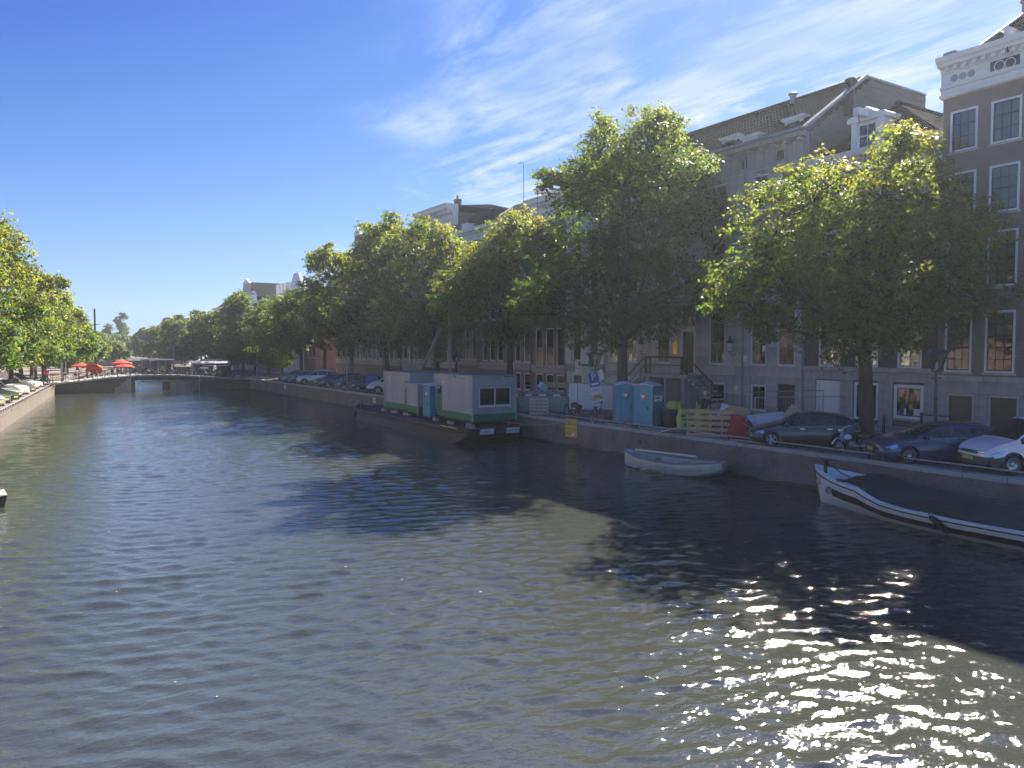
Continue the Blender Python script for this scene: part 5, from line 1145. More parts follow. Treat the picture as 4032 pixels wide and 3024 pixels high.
    for part, qs in P.items():
        mt, nn = nm[part]
        if part.endswith('_end') or part in ('grille', 'lower_grille'):
            groups.setdefault((nn if not part.startswith(('headlight', 'tail')) else part, mt), []).extend([(q, False) for q in qs])
        else:
            groups.setdefault((nn, mt), []).extend([(q, True) for q in qs])
    def weld(quads, name, mat):
        idx = {}; V = []; F = []
        for q in quads:
            f = []
            for p in q:
                k = tuple(round(c, 4) for c in p)
                if k not in idx: idx[k] = len(V); V.append(p)
                if idx[k] not in f: f.append(idx[k])
            if len(f) > 2: F.append(tuple(f))
        return MB().add(V, F).build(name, mat, t, 38)
    for (nn, mt), items in groups.items():
        a = [q for q, m in items if not m]; b = [q for q, m in items if m]
        mir = [[(p[0], -p[1], p[2]) for p in q][::-1] for q in b]
        base = nn.replace('_end', '')
        if nn in two_sided or nn in ('bumper', 'rear_bumper') or not b: weld(a + b + mir, base, mt)
        else: weld(b, base, mt); weld(mir, base, mt)
    # floor pan so that light does not pass, dark wheel wells with lips
    MB().box(-hl + .1, hl - .1, -W / 2 + .14, W / 2 - .14, .2, .26).build('underbody', 'plastic_black', t)
    ty, rm, bk = wheel_meshes(wr, rimstyle)
    for ax in (front_ax, rear_ax):
        for s in (1, -1):
            yy = s * (W / 2 - .115)
            w = obj('wheel', ty, t, (ax, yy, wr)); w.rotation_euler = (0, random.uniform(0, 6), 0 if s > 0 else math.pi)
            obj('rim', rm, w); obj('brake_disc', bk, w)
            arch = MB(); rr_ = wr + .05; arc = [(ax + rr_ * math.cos(th), wr + rr_ * math.sin(th)) for th in [math.pi * q / 14 * 1.14 - .22 for q in range(15)]]
            o_ = half(ax) - .012
            arch.tube([(x, s * o_, z) for x, z in arc if z > .17], .032, 5)
            ao = arch.build('wheel_arch', trim if bumper else paint, t, True)
            lin = MB(); k = [(x, z) for x, z in arc]
            lin.grid([[(x, s * o_, z) for x, z in k], [(x, s * (o_ - .34), z) for x, z in k]]); lin.grid([[(x, s * (o_ - .34), z) for x, z in k], [(x, s * (o_ - .34), .15) for x, z in k]])
            lin.build('wheel_well', 'plastic_black', ao)
    zm = interp(belt, glass_rng[1] - .2) + .08
    for s in (1, -1):
        MB().ellipsoid((glass_rng[1] - .22, s * (W / 2 + .09), zm), (.09, .12, .085), 10, 6).build('mirror', paint if not van else 'plastic_black', t, True)
        for hx in ((.1, -.95) if len(pillars) > 1 else ((-.15,) if not van else (.12,))):
            MB().box(hx - .1, hx + .1, s * (W / 2 * .985) - .015, s * (W / 2 * .985) + .015, interp(belt, hx) - .13, interp(belt, hx) - .10).build('door_handle', 'chrome' if chrome else 'plastic_black', t)
        if chrome:
            pp = [(x, s * half(x) * .965, smooth_curve(belt, x, .12) + .012) for x in np.linspace(glass_rng[0] + .1, glass_rng[1] - .05, 9)]
            MB().tube(pp, .011, 5).build('window_trim', 'chrome', t)
    pz = (lampz[0] + .36) / 2 if not bumper else .48
    MB().box(hl + .095, hl + .115, -.26, .26, pz - .055, pz + .055).build('number_plate', plate, t)
    MB().box(-hl - .115, -hl - .095, -.26, .26, .55, .66).build('number_plate', plate, t)
    if rails:
        for s in (1, -1): MB().tube([(x, s * W * .36, smooth_curve(top, x) + .06) for x in np.linspace(rails[0], rails[1], 7)], .02, 6).build('roof_rail', rails[2], t, True)
    return t
HATCH = dict(L=4.25, W=1.77, zr=1.42, top=[(-2.12, .86), (-2.0, 1.02), (-1.55, 1.34), (-1.1, 1.41), (-.3, 1.45), (.25, 1.39), (1.0, .98), (1.15, .93), (1.75, .80), (2.05, .67), (2.12, .58)],
             belt=[(-2.12, .80), (-1.9, .95), (-1.0, .93), (.4, .90), (1.0, .86), (1.7, .74), (2.12, .55)], front_ax=1.28, rear_ax=-1.30, pillars=(-.12, -1.12), glass_rng=(-1.62, .92), cowl=1.02, roof_f=.27, roof_r=-1.5, tail=-2.0)
LONG = dict(L=4.75, W=1.86, zr=1.46, top=[(-2.37, .88), (-2.25, 1.02), (-1.85, 1.16), (-1.2, 1.40), (-.5, 1.46), (.1, 1.43), (.55, 1.30), (1.2, .99), (1.4, .95), (1.95, .84), (2.3, .70), (2.37, .62)],
            belt=[(-2.37, .82), (-2.1, .98), (-1.0, .96), (.5, .92), (1.2, .88), (1.9, .78), (2.37, .58)], front_ax=1.45, rear_ax=-1.40, pillars=(0.0, -1.05), glass_rng=(-1.75, 1.1), cowl=1.22, roof_f=.42, roof_r=-1.35, tail=-2.2)
ESTATE = dict(L=4.7, W=1.83, zr=1.5, top=[(-2.35, .9), (-2.27, 1.1), (-2.0, 1.40), (-1.2, 1.49), (-.2, 1.50), (.3, 1.43), (1.05, 1.02), (1.25, .97), (1.9, .84), (2.25, .70), (2.35, .6)],
              belt=[(-2.35, .82), (-2.1, .98), (-1.0, .95), (.5, .92), (1.1, .88), (1.9, .77), (2.35, .57)], front_ax=1.42, rear_ax=-1.38, pillars=(-.1, -1.1), glass_rng=(-2.0, .98), cowl=1.08, roof_f=.32, roof_r=-1.95, tail=-2.3)
SUV = dict(L=4.5, W=1.88, zr=1.68, top=[(-2.25, .95), (-2.17, 1.2), (-1.9, 1.55), (-1.1, 1.66), (-.2, 1.68), (.3, 1.61), (1.0, 1.16), (1.2, 1.11), (1.85, 1.0), (2.15, .86), (2.25, .7)],
           belt=[(-2.25, .95), (-2.0, 1.1), (-1.0, 1.07), (.5, 1.04), (1.0, 1.0), (1.85, .92), (2.25, .68)], front_ax=1.36, rear_ax=-1.34, pillars=(-.12, -1.15), glass_rng=(-1.85, .95), cowl=1.05, roof_f=.32, roof_r=-1.85, tail=-2.2, wr=.35, lampz=(.7, .9))
VAN = dict(L=4.40, W=1.81, zr=1.82, top=[(-2.2, 1.55), (-2.15, 1.75), (-1.9, 1.82), (-.5, 1.84), (.2, 1.80), (.45, 1.70), (1.22, 1.13), (1.38, 1.07), (1.85, .95), (2.12, .80), (2.2, .68)],
           belt=[(-2.2, 1.10), (-1.0, 1.08), (.5, 1.03), (1.2, .98), (1.75, .88), (2.2, .66)], front_ax=1.36, rear_ax=-1.35, pillars=(.16,), glass_rng=(.1, 1.08), cowl=1.26, roof_f=.44, roof_r=-3, tail=-4, rear_glass=False, van=True, wr=.33, bumper=.56, lampz=(.66, .86), chrome=False, rimstyle='steel', trim='plastic_grey')
MINI = dict(VAN); MINI.update(L=4.9, W=1.92, top=[(-2.45, 1.6), (-2.4, 1.85), (-2.1, 1.93), (-.4, 1.95), (.35, 1.90), (.6, 1.80), (1.45, 1.22), (1.65, 1.16), (2.1, 1.03), (2.38, .85), (2.45, .72)],
           belt=[(-2.45, 1.2), (-1, 1.18), (.5, 1.12), (1.4, 1.06), (2.0, .95), (2.45, .70)], front_ax=1.55, rear_ax=-1.50, glass_rng=(.2, 1.3), pillars=(.25,), cowl=1.5, roof_f=.58, wr=.34, bumper=.5, lampz=(.72, .95))
def heading(dx, dy): return math.atan2(dy, dx)
PK = heading(-.82, .57)        # cars parked at an angle, noses to the canal and up the street
rb = 'cars parked along the right quay'
make_car('parked_car', 'black hatchback with five spoke alloys beside the wire fence', 'car_black', loc=(27.5, 20.65, GZ), rz=heading(-.66, .75), group=rb, **dict(HATCH))
make_car('parked_car', 'dark blue car with chrome window line beside the moped', 'car_navy', rimstyle='multi', loc=(27.82, 15.03, GZ), rz=heading(-.78, .62), group=rb, **LONG)
make_car('parked_van', 'white panel van with grey bumpers cut by the right picture edge', 'car_white', cat='van', loc=(28.42, 12.25, GZ), rz=heading(-.86, .51), group=rb, **VAN)
# farther cars on the right quay
make_car('parked_van', 'cream delivery van behind the far site cabin', 'car_cream', cat='van', loc=(28.32, 64.70, GZ), rz=heading(-.93, .36), group=rb, **MINI)
hat = make_car('parked_car', 'black hatchback with bright wheel beside the blue waste bin', 'car_black', rimstyle='multi', loc=(28.07, 69.52, GZ), rz=heading(-.9, .43), group=rb, **dict(HATCH, chrome=False))
est = make_car('parked_estate_car', 'big black estate car with silver roof rails on the right quay', 'car_black', loc=(28.20, 77.96, GZ), rz=heading(-.9, .43), group=rb, rails=(-1.8, .3, 'chrome'), **ESTATE)
lng = make_car('parked_car', 'dark car with round grille half hidden beside the black hatchback', 'car_bronze', rimstyle='seven', loc=(28.23, 73.15, GZ), rz=heading(-.9, .43), group=rb, **LONG)
suv = make_car('parked_car', 'white sport utility car on the left quay', 'car_white', rimstyle='seven', loc=(0, 0, 0), rz=0, group='cars parked along the left quay', **SUV)
def dup_car(src, label, paint, x, y, rz, z, grp):
    old = {'car_black', 'car_bronze', 'car_white', 'car_navy', 'car_cream'}
    c = copy_tree(src, None, (x, y, z), rz, label, {k: paint for k in old})
    c['group'] = grp; return c
hd = heading(-.9, .43)
dup_car(hat, 'dark car partly behind the big black estate car', 'car_bronze', 28.09, 80.81, hd, GZ, rb)
dup_car(suv, 'silver crossover car next to the big black estate car', 'car_silver', 28.09, 85.81, hd, GZ, rb)
dup_car(hat, 'navy hatchback third car from the far bridge on the right quay', 'car_navy', 28.09, 88.91, hd, GZ, rb)
dup_car(lng, 'grey green car second from the far bridge on the right quay', 'car_grey', 28.09, 91.41, hd, GZ, rb)
dup_car(hat, 'dark hatchback first in the row by the far bridge', 'car_black', 28.09, 93.81, hd, GZ, rb)
# left quay: noses to the canal
gl = 'cars parked along the left quay'
def lcar(src, label, paint, y, off=2.75, first=False, turn=0):
    x = left_quay(y) - off; rz_ = heading(.86, -.50) + turn
    if first: src.location = (x, y, LZ); src.rotation_euler = (0, 0, rz_); src['label'] = label; return src
    return dup_car(src, label, paint, x, y, rz_, LZ, gl)
lcar(suv, 'white sport utility car with dark grille third from the bottom on the left quay', 'car_white', 84.2, first=True)
lcar(lng, 'silver saloon car lowest on the left quay cut by the picture edge', 'car_silver', 63.4)
lcar(suv, 'silver car with yellow plate second from the bottom on the left quay', 'car_silver', 67.6)
lcar(hat, 'grey hatchback between the silver car and the dark green car', 'car_grey', 72.0)
lcar(lng, 'dark green saloon car under the left trees', 'car_green', 75.6)
lcar(hat, 'pale silver hatchback behind the dark green car', 'car_silver', 79.8)
lcar(lng, 'grey saloon car beside the white sport utility car', 'car_grey', 89.0)
vn = make_car('parked_van', 'white delivery van last in the row by the far bridge', 'car_white', cat='van', loc=(left_quay(95) - 3.0, 94.6, LZ), rz=heading(.86, -.5), group=gl, **MINI)
lcar(est, 'white estate car behind the dark green car on the left quay', 'car_white', 99.5, off=3.0)

# ---- bicycles, moped, motorbikes
def bicycle_meshes():
    tyre = MB(); n = 22
    def ring(rad, tr, n=22, m=5):
        mb = MB(); o = 0
        for i in range(n):
            th = 2 * math.pi * i / n
            for k in range(m):
                ph = 2 * math.pi * k / m; q = rad + tr * math.cos(ph)
                mb.v.append((q * math.cos(th), tr * math.sin(ph), q * math.sin(th)))
        for i in range(n):
            for k in range(m): mb.f.append((i * m + k, i * m + (k + 1) % m, ((i + 1) % n) * m + (k + 1) % m, ((i + 1) % n) * m + k))
        return mb
    sp = MB()
    for k in range(14):
        a = math.pi * 2 * k / 14; sp.tube([(0, .02 * (-1) ** k, 0), (.31 * math.cos(a), 0, .31 * math.sin(a))], .0028, 3, False)
    sp.lathe([(.028, -.04), (.028, .04)], n=8, axis='y')
    fr = MB()
    bb, hd_, st, ra, fa = (-.05, 0, .28), (.42, 0, .78), (-.22, 0, .78), (-.52, 0, .34), (.56, 0, .34)
    for p, q, r in ((bb, hd_, .018), ((-.19, 0, .70), (.40, 0, .74), .016), (bb, st, .016), (bb, ra, .011), ((-.2, 0, .70), ra, .010), (hd_, fa, .013), ((.39, 0, .9), hd_, .016)): fr.tube([p, q], r, 5)
    fr.box(-.30, .1, .03, .05, .26, .38)
    hb = MB().tube([(.30, -.28, .98), (.40, -.24, 1.0), (.42, 0, .96), (.40, .24, 1.0), (.30, .28, .98)], .013, 5)
    sd_ = MB().ellipsoid((-.26, 0, .86), (.14, .09, .035), 10, 6)
    fd = MB()
    for ax in (-.52, .56):
        fd.grid([[(ax + .37 * math.cos(a), s_ * .03, .34 + .37 * math.sin(a)) for a in np.linspace(.35, 2.9, 9)] for s_ in (-1, 1)])
    rk = MB().tube([(-.25, 0, .70), (-.78, .06, .72), (-.78, -.06, .72), (-.25, 0, .70)], .008, 4).tube([(-.7, .06, .72), (-.52, .06, .34)], .006, 4)
    return dict(tyre=ring(.33, .021).mesh('tyre', 'rubber'), spokes=sp.mesh('spokes', 'steel'), frame=fr.mesh('frame', 'black_iron'), bar=hb.mesh('handlebar', 'steel'), saddle=sd_.mesh('saddle', 'plastic_black'), guard=fd.mesh('mudguard', 'plastic_black'), rack=rk.mesh('rack', 'black_iron'),
                crate=MB().box(.50, .80, -.18, .18, .78, .80).box(.50, .52, -.18, .18, .8, 1.0).box(.78, .80, -.18, .18, .8, 1.0).box(.52, .78, -.18, -.16, .8, 1.0).box(.52, .78, .16, .18, .8, 1.0).mesh('crate', 'plastic_black'), bag=MB().ellipsoid((-.55, 0, .76), (.24, .22, .17), 10, 7).mesh('pannier', 'black_bag'))
BK = bicycle_meshes()
FRAMES = {}
def frame_mesh(mat):
    if mat not in FRAMES:
        m = BK['frame'].copy(); m.materials.clear(); m.materials.append(MATS[mat]); FRAMES[mat] = m
    return FRAMES[mat]
for nm, c in dict(bike_red=(.35, .03, .03), bike_blue=(.04, .10, .30), bike_white=(.7, .7, .68), bike_green=(.05, .16, .08), bike_pink=(.62, .36, .36)).items(): M(nm, c, .4, .1)
def bicycle(label, x, y, z, rz, frame='black_iron', lean=.1, crate=False, bag=False, group='bicycles parked on the far bridge', tyre=None, small=False):
    b = thing('bicycle', label, 'bicycle', (x, y, z), rz, group); b.rotation_euler = (lean, 0, rz)
    obj('frame', frame_mesh(frame), b)
    for ax in (-.52, .56):
        w = obj('wheel', BK['tyre'] if not tyre else tyre, b, (ax, 0, .35)); obj('spokes', BK['spokes'], w)
    obj('handlebar', BK['bar'], b); obj('saddle', BK['saddle'], b); obj('mudguard', BK['guard'], b)
    if not small: obj('rack', BK['rack'], b)
    if crate: obj('crate', BK['crate'], b)
    if bag: obj('pannier', BK['bag'], b)
    return b
PINK = BK['tyre'].copy(); PINK.materials.clear(); PINK.materials.append(MATS['bike_pink'])
gq = 'bicycles on the right quay'
bicycle('bicycle with pale pink tyre at the quay edge under the parking sign', 26.75, 33.5, GZ, R(28), 'bike_red', .1, group=gq, tyre=PINK)
bicycle('black bicycle with bulging panniers beside the pink tyred bicycle', 26.8, 35.2, GZ, R(60), 'black_iron', -.12, bag=True, group=gq)
bicycle('black bicycle with a covered bag nearest the debris skip', 27.4, 36.9, GZ, R(75), 'black_iron', .1, bag=True, group=gq)
bicycle('grey bicycle with upright handlebars beside the first toilet cabin', 27.6, 32.6, GZ, R(20), 'galv', .08, group=gq)
bicycle('dark bicycle behind the wire fence next to the toilet cabin', 28.6, 33.5, GZ, R(200), 'bike_red', .05, group=gq)
bicycle('dark bicycle with silver handlebars behind the blue car', 31.6, 17.9, GZ, R(110), 'black_iron', .06, group=gq)
bicycle('blue bicycle leaning beside the big trunk behind the blue car', 32.2, 17.2, GZ, R(100), 'bike_blue', -.06, group=gq)
def motorbike(label, name, x, y, z, rz, white=True, group=None):
    m = thing(name, label, 'moped' if white else 'motorbike', (x, y, z), rz, group); m.rotation_euler = (.12, 0, rz)
    ty, rm, bk = cached('mopedwheel', lambda: (MB().lathe([(.17, -.04), (.25, -.05), (.27, 0), (.25, .05), (.17, .04)], n=20, axis='y', cap=False).mesh('tyre', 'rubber', True), None, None))
    rimm = cached('mopedrim', lambda: MB().lathe([(.18, -.03), (.18, .03), (.16, .02), (.16, -.02)], n=18, axis='y', cap=False).lathe([(.04, -.05), (.04, .05)], n=10, axis='y').mesh('rim', 'steel'))
    spm = cached('mopedsp', lambda: (lambda s: [s.tube([(0, 0, 0), (.17 * math.cos(a), 0, .17 * math.sin(a))], .006, 4, False) for a in np.linspace(0, 5.6, 9)] and s)(MB()).mesh('spokes', 'steel'))
    for ax in (-.55, .6):
        w = obj('wheel', ty, m, (ax, 0, .27)); obj('rim', rimm, w); obj('spokes', spm, w)
    MB().tube([(.6, .07, .27), (.44, .07, .75)], .022, 6).tube([(.6, -.07, .27), (.44, -.07, .75)], .022, 6).tube([(.47, 0, .62), (.36, 0, .98)], .026, 6).build('fork', 'steel', m)
    MB().tube([(.42, 0, .7), (.1, 0, .34), (-.2, 0, .36), (-.5, 0, .62)], .032, 6).tube([(-.1, 0, .4), (-.55, 0, .27)], .025, 6).build('frame', 'black_iron', m)
    MB().ellipsoid((.02, 0, .34), (.17, .12, .12), 10, 6).box(-.12, .1, -.1, .1, .22, .36).build('engine', 'galv', m)
    MB().tube([(.05, .12, .26), (-.25, .14, .24), (-.75, .14, .30)], [.02, .035, .05], 8).build('exhaust', 'steel', m)
    MB().ellipsoid((-.32, 0, .74), (.36, .12, .07), 12, 6).build('seat', 'plastic_black', m, True)
    MB().ellipsoid((.2, 0, .62), (.2, .1, .12), 10, 6).build('fuel_tank', 'bike_white' if white else 'car_black', m, True)
    MB().tube([(.25, -.34, 1.04), (.34, -.25, 1.06), (.37, 0, .98), (.34, .25, 1.06), (.25, .34, 1.04)], .015, 6).build('handlebar', 'steel', m)
    MB().ellipsoid((.5, 0, .88), (.1, .1, .1), 10, 6).build('headlamp', 'head_lamp', m, True)
    MB().grid([[(.6 + .31 * math.cos(a), s * .055, .27 + .31 * math.sin(a)) for a in np.linspace(.3, 2.6, 8)] for s in (-1, 1)]).grid([[(-.55 + .31 * math.cos(a), s * .055, .27 + .31 * math.sin(a)) for a in np.linspace(.4, 2.9, 8)] for s in (-1, 1)]).build('mudguard', 'boat_white' if white else 'plastic_black', m)
    MB().box(-.72, -.4, -.13, .13, .62, .65).build('luggage_rack', 'steel', m)
    return m
motorbike('white and chrome moped standing between the black and the blue car', 'moped', 27.3, 18.2, GZ, heading(-.94, .33))
for i, (px, py) in enumerate(((1.1, 107.6), (1.9, 108.4), (.2, 107.2))):
    motorbike(['black motorbike at the left corner of the far bridge', 'second black motorbike beside the bridge railing end', 'black scooter behind the motorbikes at the bridge corner'][i], 'motorbike', px, py + 1.3, LZ + .1, R(200 + 20 * i), False, 'motorbikes at the bridge corner')
# ================================================================ boats
def hull_loft(stations, mb=None):
    """stations: list of (y, [(halfwidth, z), ...]) from keel to gunwale; builds both sides and ends"""
    mb = mb or MB()
    rows = []
    for y, sec in stations:
        row = [(-a, y, z) for a, z in reversed(sec)] + [(a, y, z) for a, z in sec]
        rows.append(row)
    return mb.grid(rows)
# ---- barge (flat deck, raked ends); local y along its length, far end is +y
BY = R(-1.8)
barge = thing('work_barge', 'long flat black steel barge moored at the right quay carrying grey site cabins', 'barge', (23.45, 52.3, 0), BY)
bs_ = []
for y, w, zb, zt in ((-14.6, 1.5, .62, .95), (-14.2, 1.85, .25, .93), (-13.2, 2.1, -.15, .90), (-12, 2.15, -.4, .86), (2.8, 2.15, -.4, .84), (4.4, 1.95, -.15, .88), (5.7, 1.6, .2, .95), (6.4, 1.1, .55, 1.0)):
    bs_.append((y, [(w * .45, zb - .05), (w * .90, zb), (w, zb + .22), (w, zt - .02), (w, zt)]))
hl_ = hull_loft(bs_).build('hull', 'hull_black', barge, 30)
MB().add([(x * (1.5, 1.0)[e], (-14.6, 14.4)[e], z) for e in (0,) for x in (-1, 1) for z in (.62, .95)], [(0, 2, 3, 1)]).build('transom', 'hull_black', barge)
dk = MB().grid([[(-w + .08, y, zt - .06), (w - .08, y, zt - .06)] for y, w, zb, zt in ((-14.5, 1.5, 0, .95), (-13.2, 2.1, 0, .9), (-12, 2.15, 0, .86), (2.8, 2.15, 0, .84), (4.4, 1.95, 0, .88), (6.3, 1.15, 0, 1))]).build('deck', 'deck_rust', barge)
for z in (.84, .62):
    for s in (-1, 1):
        MB().tube([(s * w, y, z + dz) for y, w, dz in ((-14.3, 1.82, .07), (-13.2, 2.13, .04), (-12, 2.18, 0), (2.8, 2.18, -.02), (4.4, 1.98, .02), (5.7, 1.63, .08))], .045, 6).build('rubbing_strake', 'hull_black', barge)
MB().cbox((-2.19, -12.4, .9), (.03, 2.2, .06)).build('green_stripe', 'bag_yellow', barge)
for s, tx_, w in ((-1, '2177', .42), (1, 'ADAM-NED', .40)):
    pl = MB().box(-.44, .44, -.015, .015, -.16, .16).build('name_plate', 'paper_white', barge, loc=(s * .86, -14.66 + (.0 if s > 0 else .0), .76))
    pl.rotation_euler = (R(18), 0, 0)
    text('plate_lettering', tx_, .25 if s < 0 else .2, 'print_dark', pl, (0, -.02, 0), FACE_S, sx=.9)
for y in (-13.0, 4.6):
    for s in (-1, 1): MB().lathe([(.09, .82), (.09, 1.1), (.15, 1.12), (.15, 1.18)], (s * 1.5, y, 0), 12).build('bollard', 'deck_rust', barge)
for i, (x, y) in enumerate(((-.62, -12.0), (-.7, -9.6), (-.7, -7.4), (-.7, -2.6), (-.7, -.4), (-.7, 1.8), (-1.2, -13.2))):
    blk = thing('timber_block', ['pale timber block under the near cabin corner', 'timber block below the near cabin door side', 'timber block beneath the portable toilet on the barge', 'timber block below the far cabin door', 'timber block under the far cabin wall', 'timber block at the far cabin end', 'timber block lying on the near end of the barge deck'][i], 'timber', (0, 0, 0))
    p = Matrix.Rotation(BY, 3, 'Z') @ Vector((x, y, 0)) + Vector(barge.location)
    blk.location = (p.x, p.y, .80); blk.rotation_euler = (0, 0, BY + random.uniform(-.3, .3))
    MB().box(-.12, .12, -.38, .38, 0, .1).build('beam', 'timber_pale', blk); MB().box(-.1, .12, -.34, .36, .1, .19).build('beam', 'timber_grey', blk)
def on_barge(x, y): 
    p = Matrix.Rotation(BY, 3, 'Z') @ Vector((x, y, 0)) + Vector(barge.location); return p
def cabin(label, x0, y0, Ln, Wd, z, h, door_y, win=True, sign=True, label2=None):
    """portable cabin: near left corner at barge coords (x0, y0), long side along the barge"""
    p = on_barge(x0, y0)
    c = thing('site_cabin', label, 'cabin', (p.x, p.y, z), BY, 'grey and green site cabins on the barge')
    gb = h * .19
    # long canal side split round the door, near end split round the window
    dw = .86
    wz0, wz1, wy0, wy1 = 1.02, 2.14, .42, 2.62
    mb = MB(); t = .05
    mb.box(0, t, 0, door_y, gb, h - .26); mb.box(0, t, door_y + dw, Ln, gb, h - .26); mb.box(0, t, door_y, door_y + dw, 2.2, h - .26); 
    mb.build('side_wall', 'cabin_grey', c)
    ew = MB()
    if win: ew.box(t, wy0, 0, t, gb, h - .26); ew.box(wy1, Wd, 0, t, gb, h - .26); ew.box(wy0, wy1, 0, t, gb, wz0); ew.box(wy0, wy1, 0, t, wz1, h - .26)
    else: ew.box(t, Wd, 0, t, gb, h - .26)
    ew.build('end_wall', 'cabin_grey', c)
    MB().box(t, Wd, Ln - t, Ln, gb, h - .26).box(Wd - t, Wd, t, Ln - t, gb, h - .26).build('back_wall', 'cabin_grey', c)
    MB().box(-.012, t, -.012, door_y, .14, gb).box(-.012, t, door_y + dw, Ln, .14, gb).box(t, Wd, -.012, t, .14, gb).box(t, Wd, Ln - t, Ln + .012, .14, gb).box(Wd - t, Wd + .012, t, Ln - t, .14, gb).build('green_skirt', 'cabin_green', c)
    MB().box(-.01, Wd + .01, -.01, Ln + .01, 0, .135).build('base_frame', 'hull_black', c)
    MB().box(-.03, Wd + .03, -.03, Ln + .03, h - .26, h - .02).build('fascia', 'cabin_grey', c)
    MB().box(-.05, Wd + .05, -.05, Ln + .05, h - .02, h + .03).build('roof', 'zinc', c)
    for a in (0, Wd):
        for b in (0, Ln): MB().box(a - .045, a + .045, b - .045, b + .045, .1, h - .03).build('corner_post', 'cabin_grey', c)
    for k in range(1, int(Ln / 1.2)): 
        if not door_y - .1 < k * 1.2 < door_y + dw + .1: MB().box(-.008, .0, k * 1.2 - .006, k * 1.2 + .006, gb, h - .28).build('panel_joint', 'grey_paint', c)
    d = MB().box(.005, .04, door_y + .03, door_y + dw - .03, .16, 2.18).build('door', 'door_green', c)
    MB().box(-.02, .0, door_y + .12, door_y + .26, 1.1, 1.13).build('door_handle', 'chrome', d)
    MB().box(-.004, .004, door_y + .1, door_y + dw - .1, 1.62, 2.06).build('door_light', 'glass_dark' if win else 'cabin_grey', d)
    if win:
        wn_ = MB().box(wy0, wy1, -.02, .04, wz0, wz0 + .06).box(wy0, wy1, -.02, .04, wz1 - .06, wz1).box(wy0, wy0 + .06, -.02, .04, wz0 + .06, wz1 - .06).box(wy1 - .06, wy1, -.02, .04, wz0 + .06, wz1 - .06).box((wy0 + wy1) / 2 - .04, (wy0 + wy1) / 2 + .04, -.015, .04, wz0 + .06, wz1 - .06).build('window_frame', 'white_paint', c)
        m = (wy0 + wy1) / 2
        for a, b in ((wy0 + .06, m - .04), (m + .04, wy1 - .06)): MB().box(a, b, .005, .012, wz0 + .06, wz1 - .06).build('pane', 'glass', wn_)
        MB().box(wy0 - .1, wy1 + .1, -.16, -.001, wz1 + .02, wz1 + .17).build('shutter_box', 'cabin_grey', c)
        MB().box(wy0 - .06, wy1 + .06, -.07, -.001, wz0 - .07, wz0 - .005).build('window_sill', 'white_paint', c)
        MB().box(.9, 1.5, .9, 1.5, .2, 1.25).box(1.6, 2.6, 1.2, 1.9, .2, .95).build('desk', 'timber_grey', c)
    MB().box(-.03, .0, Ln * .86, Ln * .92, 1.9, 2.05).build('vent_grille', 'grey_paint', c)
    MB().tube([(-.02, Ln * .93, .3), (-.02, Ln * .93, h - .3)], .018, 5).build('downpipe', 'grey_paint', c)
    MB().box(-.07, -.01, Ln * .72, Ln * .76, 2.3, 2.38).build('wall_lamp', 'paper_white', c)
    if sign:
        MB().box(Wd * .70, Wd * .93, -.036, -.031, h - .24, h - .04).build('green_badge', 'print_green', c)
        text('lettering', 'van Schaik', .19, 'paper_white', c, (Wd * .80, -.044, h - .165), FACE_S, sx=.92, ext=.003)
        text('lettering', 'Bouwbedrijf', .13, 'print_grey', c, (Wd * .555, -.036, h - .16), FACE_S, sx=.8, ext=.003)
    MB().box(-.036, -.031, Ln * .40, Ln * .48, h - .24, h - .04).build('green_badge', 'print_green', c)
    text('lettering', 'van Schaik', .13, 'paper_white', c, (-.044, Ln * .44, h - .17), FACE_W, sx=.6, ext=.003)
    text('lettering', 'Bouwbedrijf', .10, 'print_grey', c, (-.036, Ln * .56, h - .16), FACE_W, sx=.8, ext=.003)
    text('lettering', 'Renovatie en onderhoud', .09, 'print_grey', c, (-.036, Ln * .24, h - .17), FACE_W, sx=.8, ext=.003)
    return c
CZ = 1.0
cabin('near grey and green site cabin with a big window in its end', -.515, -12.25, 5.35, 3.0, CZ, 2.86, 4.25)
cabin('far grey and green site cabin with a glazed green door', -.56, -2.9, 5.0, 3.0, CZ, 2.78, .25, win=False, sign=False)
# small corrugated container
p = on_barge(-.97, -5.15)
ct = thing('storage_container', 'small ribbed grey and green container between the two cabins on the barge', 'container', (p.x, p.y, CZ - .04), BY)
for nm_, mt, za, zb in (('ribbed_wall', 'cabin_grey', .62, 2.02), ('ribbed_base', 'cabin_green', .14, .62)):
    prof = []
    n = 14
    for k in range(n + 1): prof.append((0.0 if (k // 1) % 2 else .05, 2.0 * k / n))
    rows = [[(x, y, z) for x, y in prof] for z in (za, zb)]
    MB().grid(rows).add([(0, 0, za), (1.6, 0, za), (1.6, 0, zb), (0, 0, zb)], [(0, 1, 2, 3)]).add([(0, 2, za), (0, 2, zb), (1.6, 2, zb), (1.6, 2, za)], [(0, 1, 2, 3)]).build(nm_, mt, ct)
MB().box(-.03, 1.65, -.03, 2.03, 2.02, 2.12).build('roof', 'cabin_grey', ct); MB().box(-.03, .03, -.03, .03, .0, 2.1).build('corner_post', 'cabin_grey', ct)
for yy in (.1, 1.7): MB().box(0, 1.6, yy, yy + .2, 0, .14).build('skid', 'cabin_green', ct)
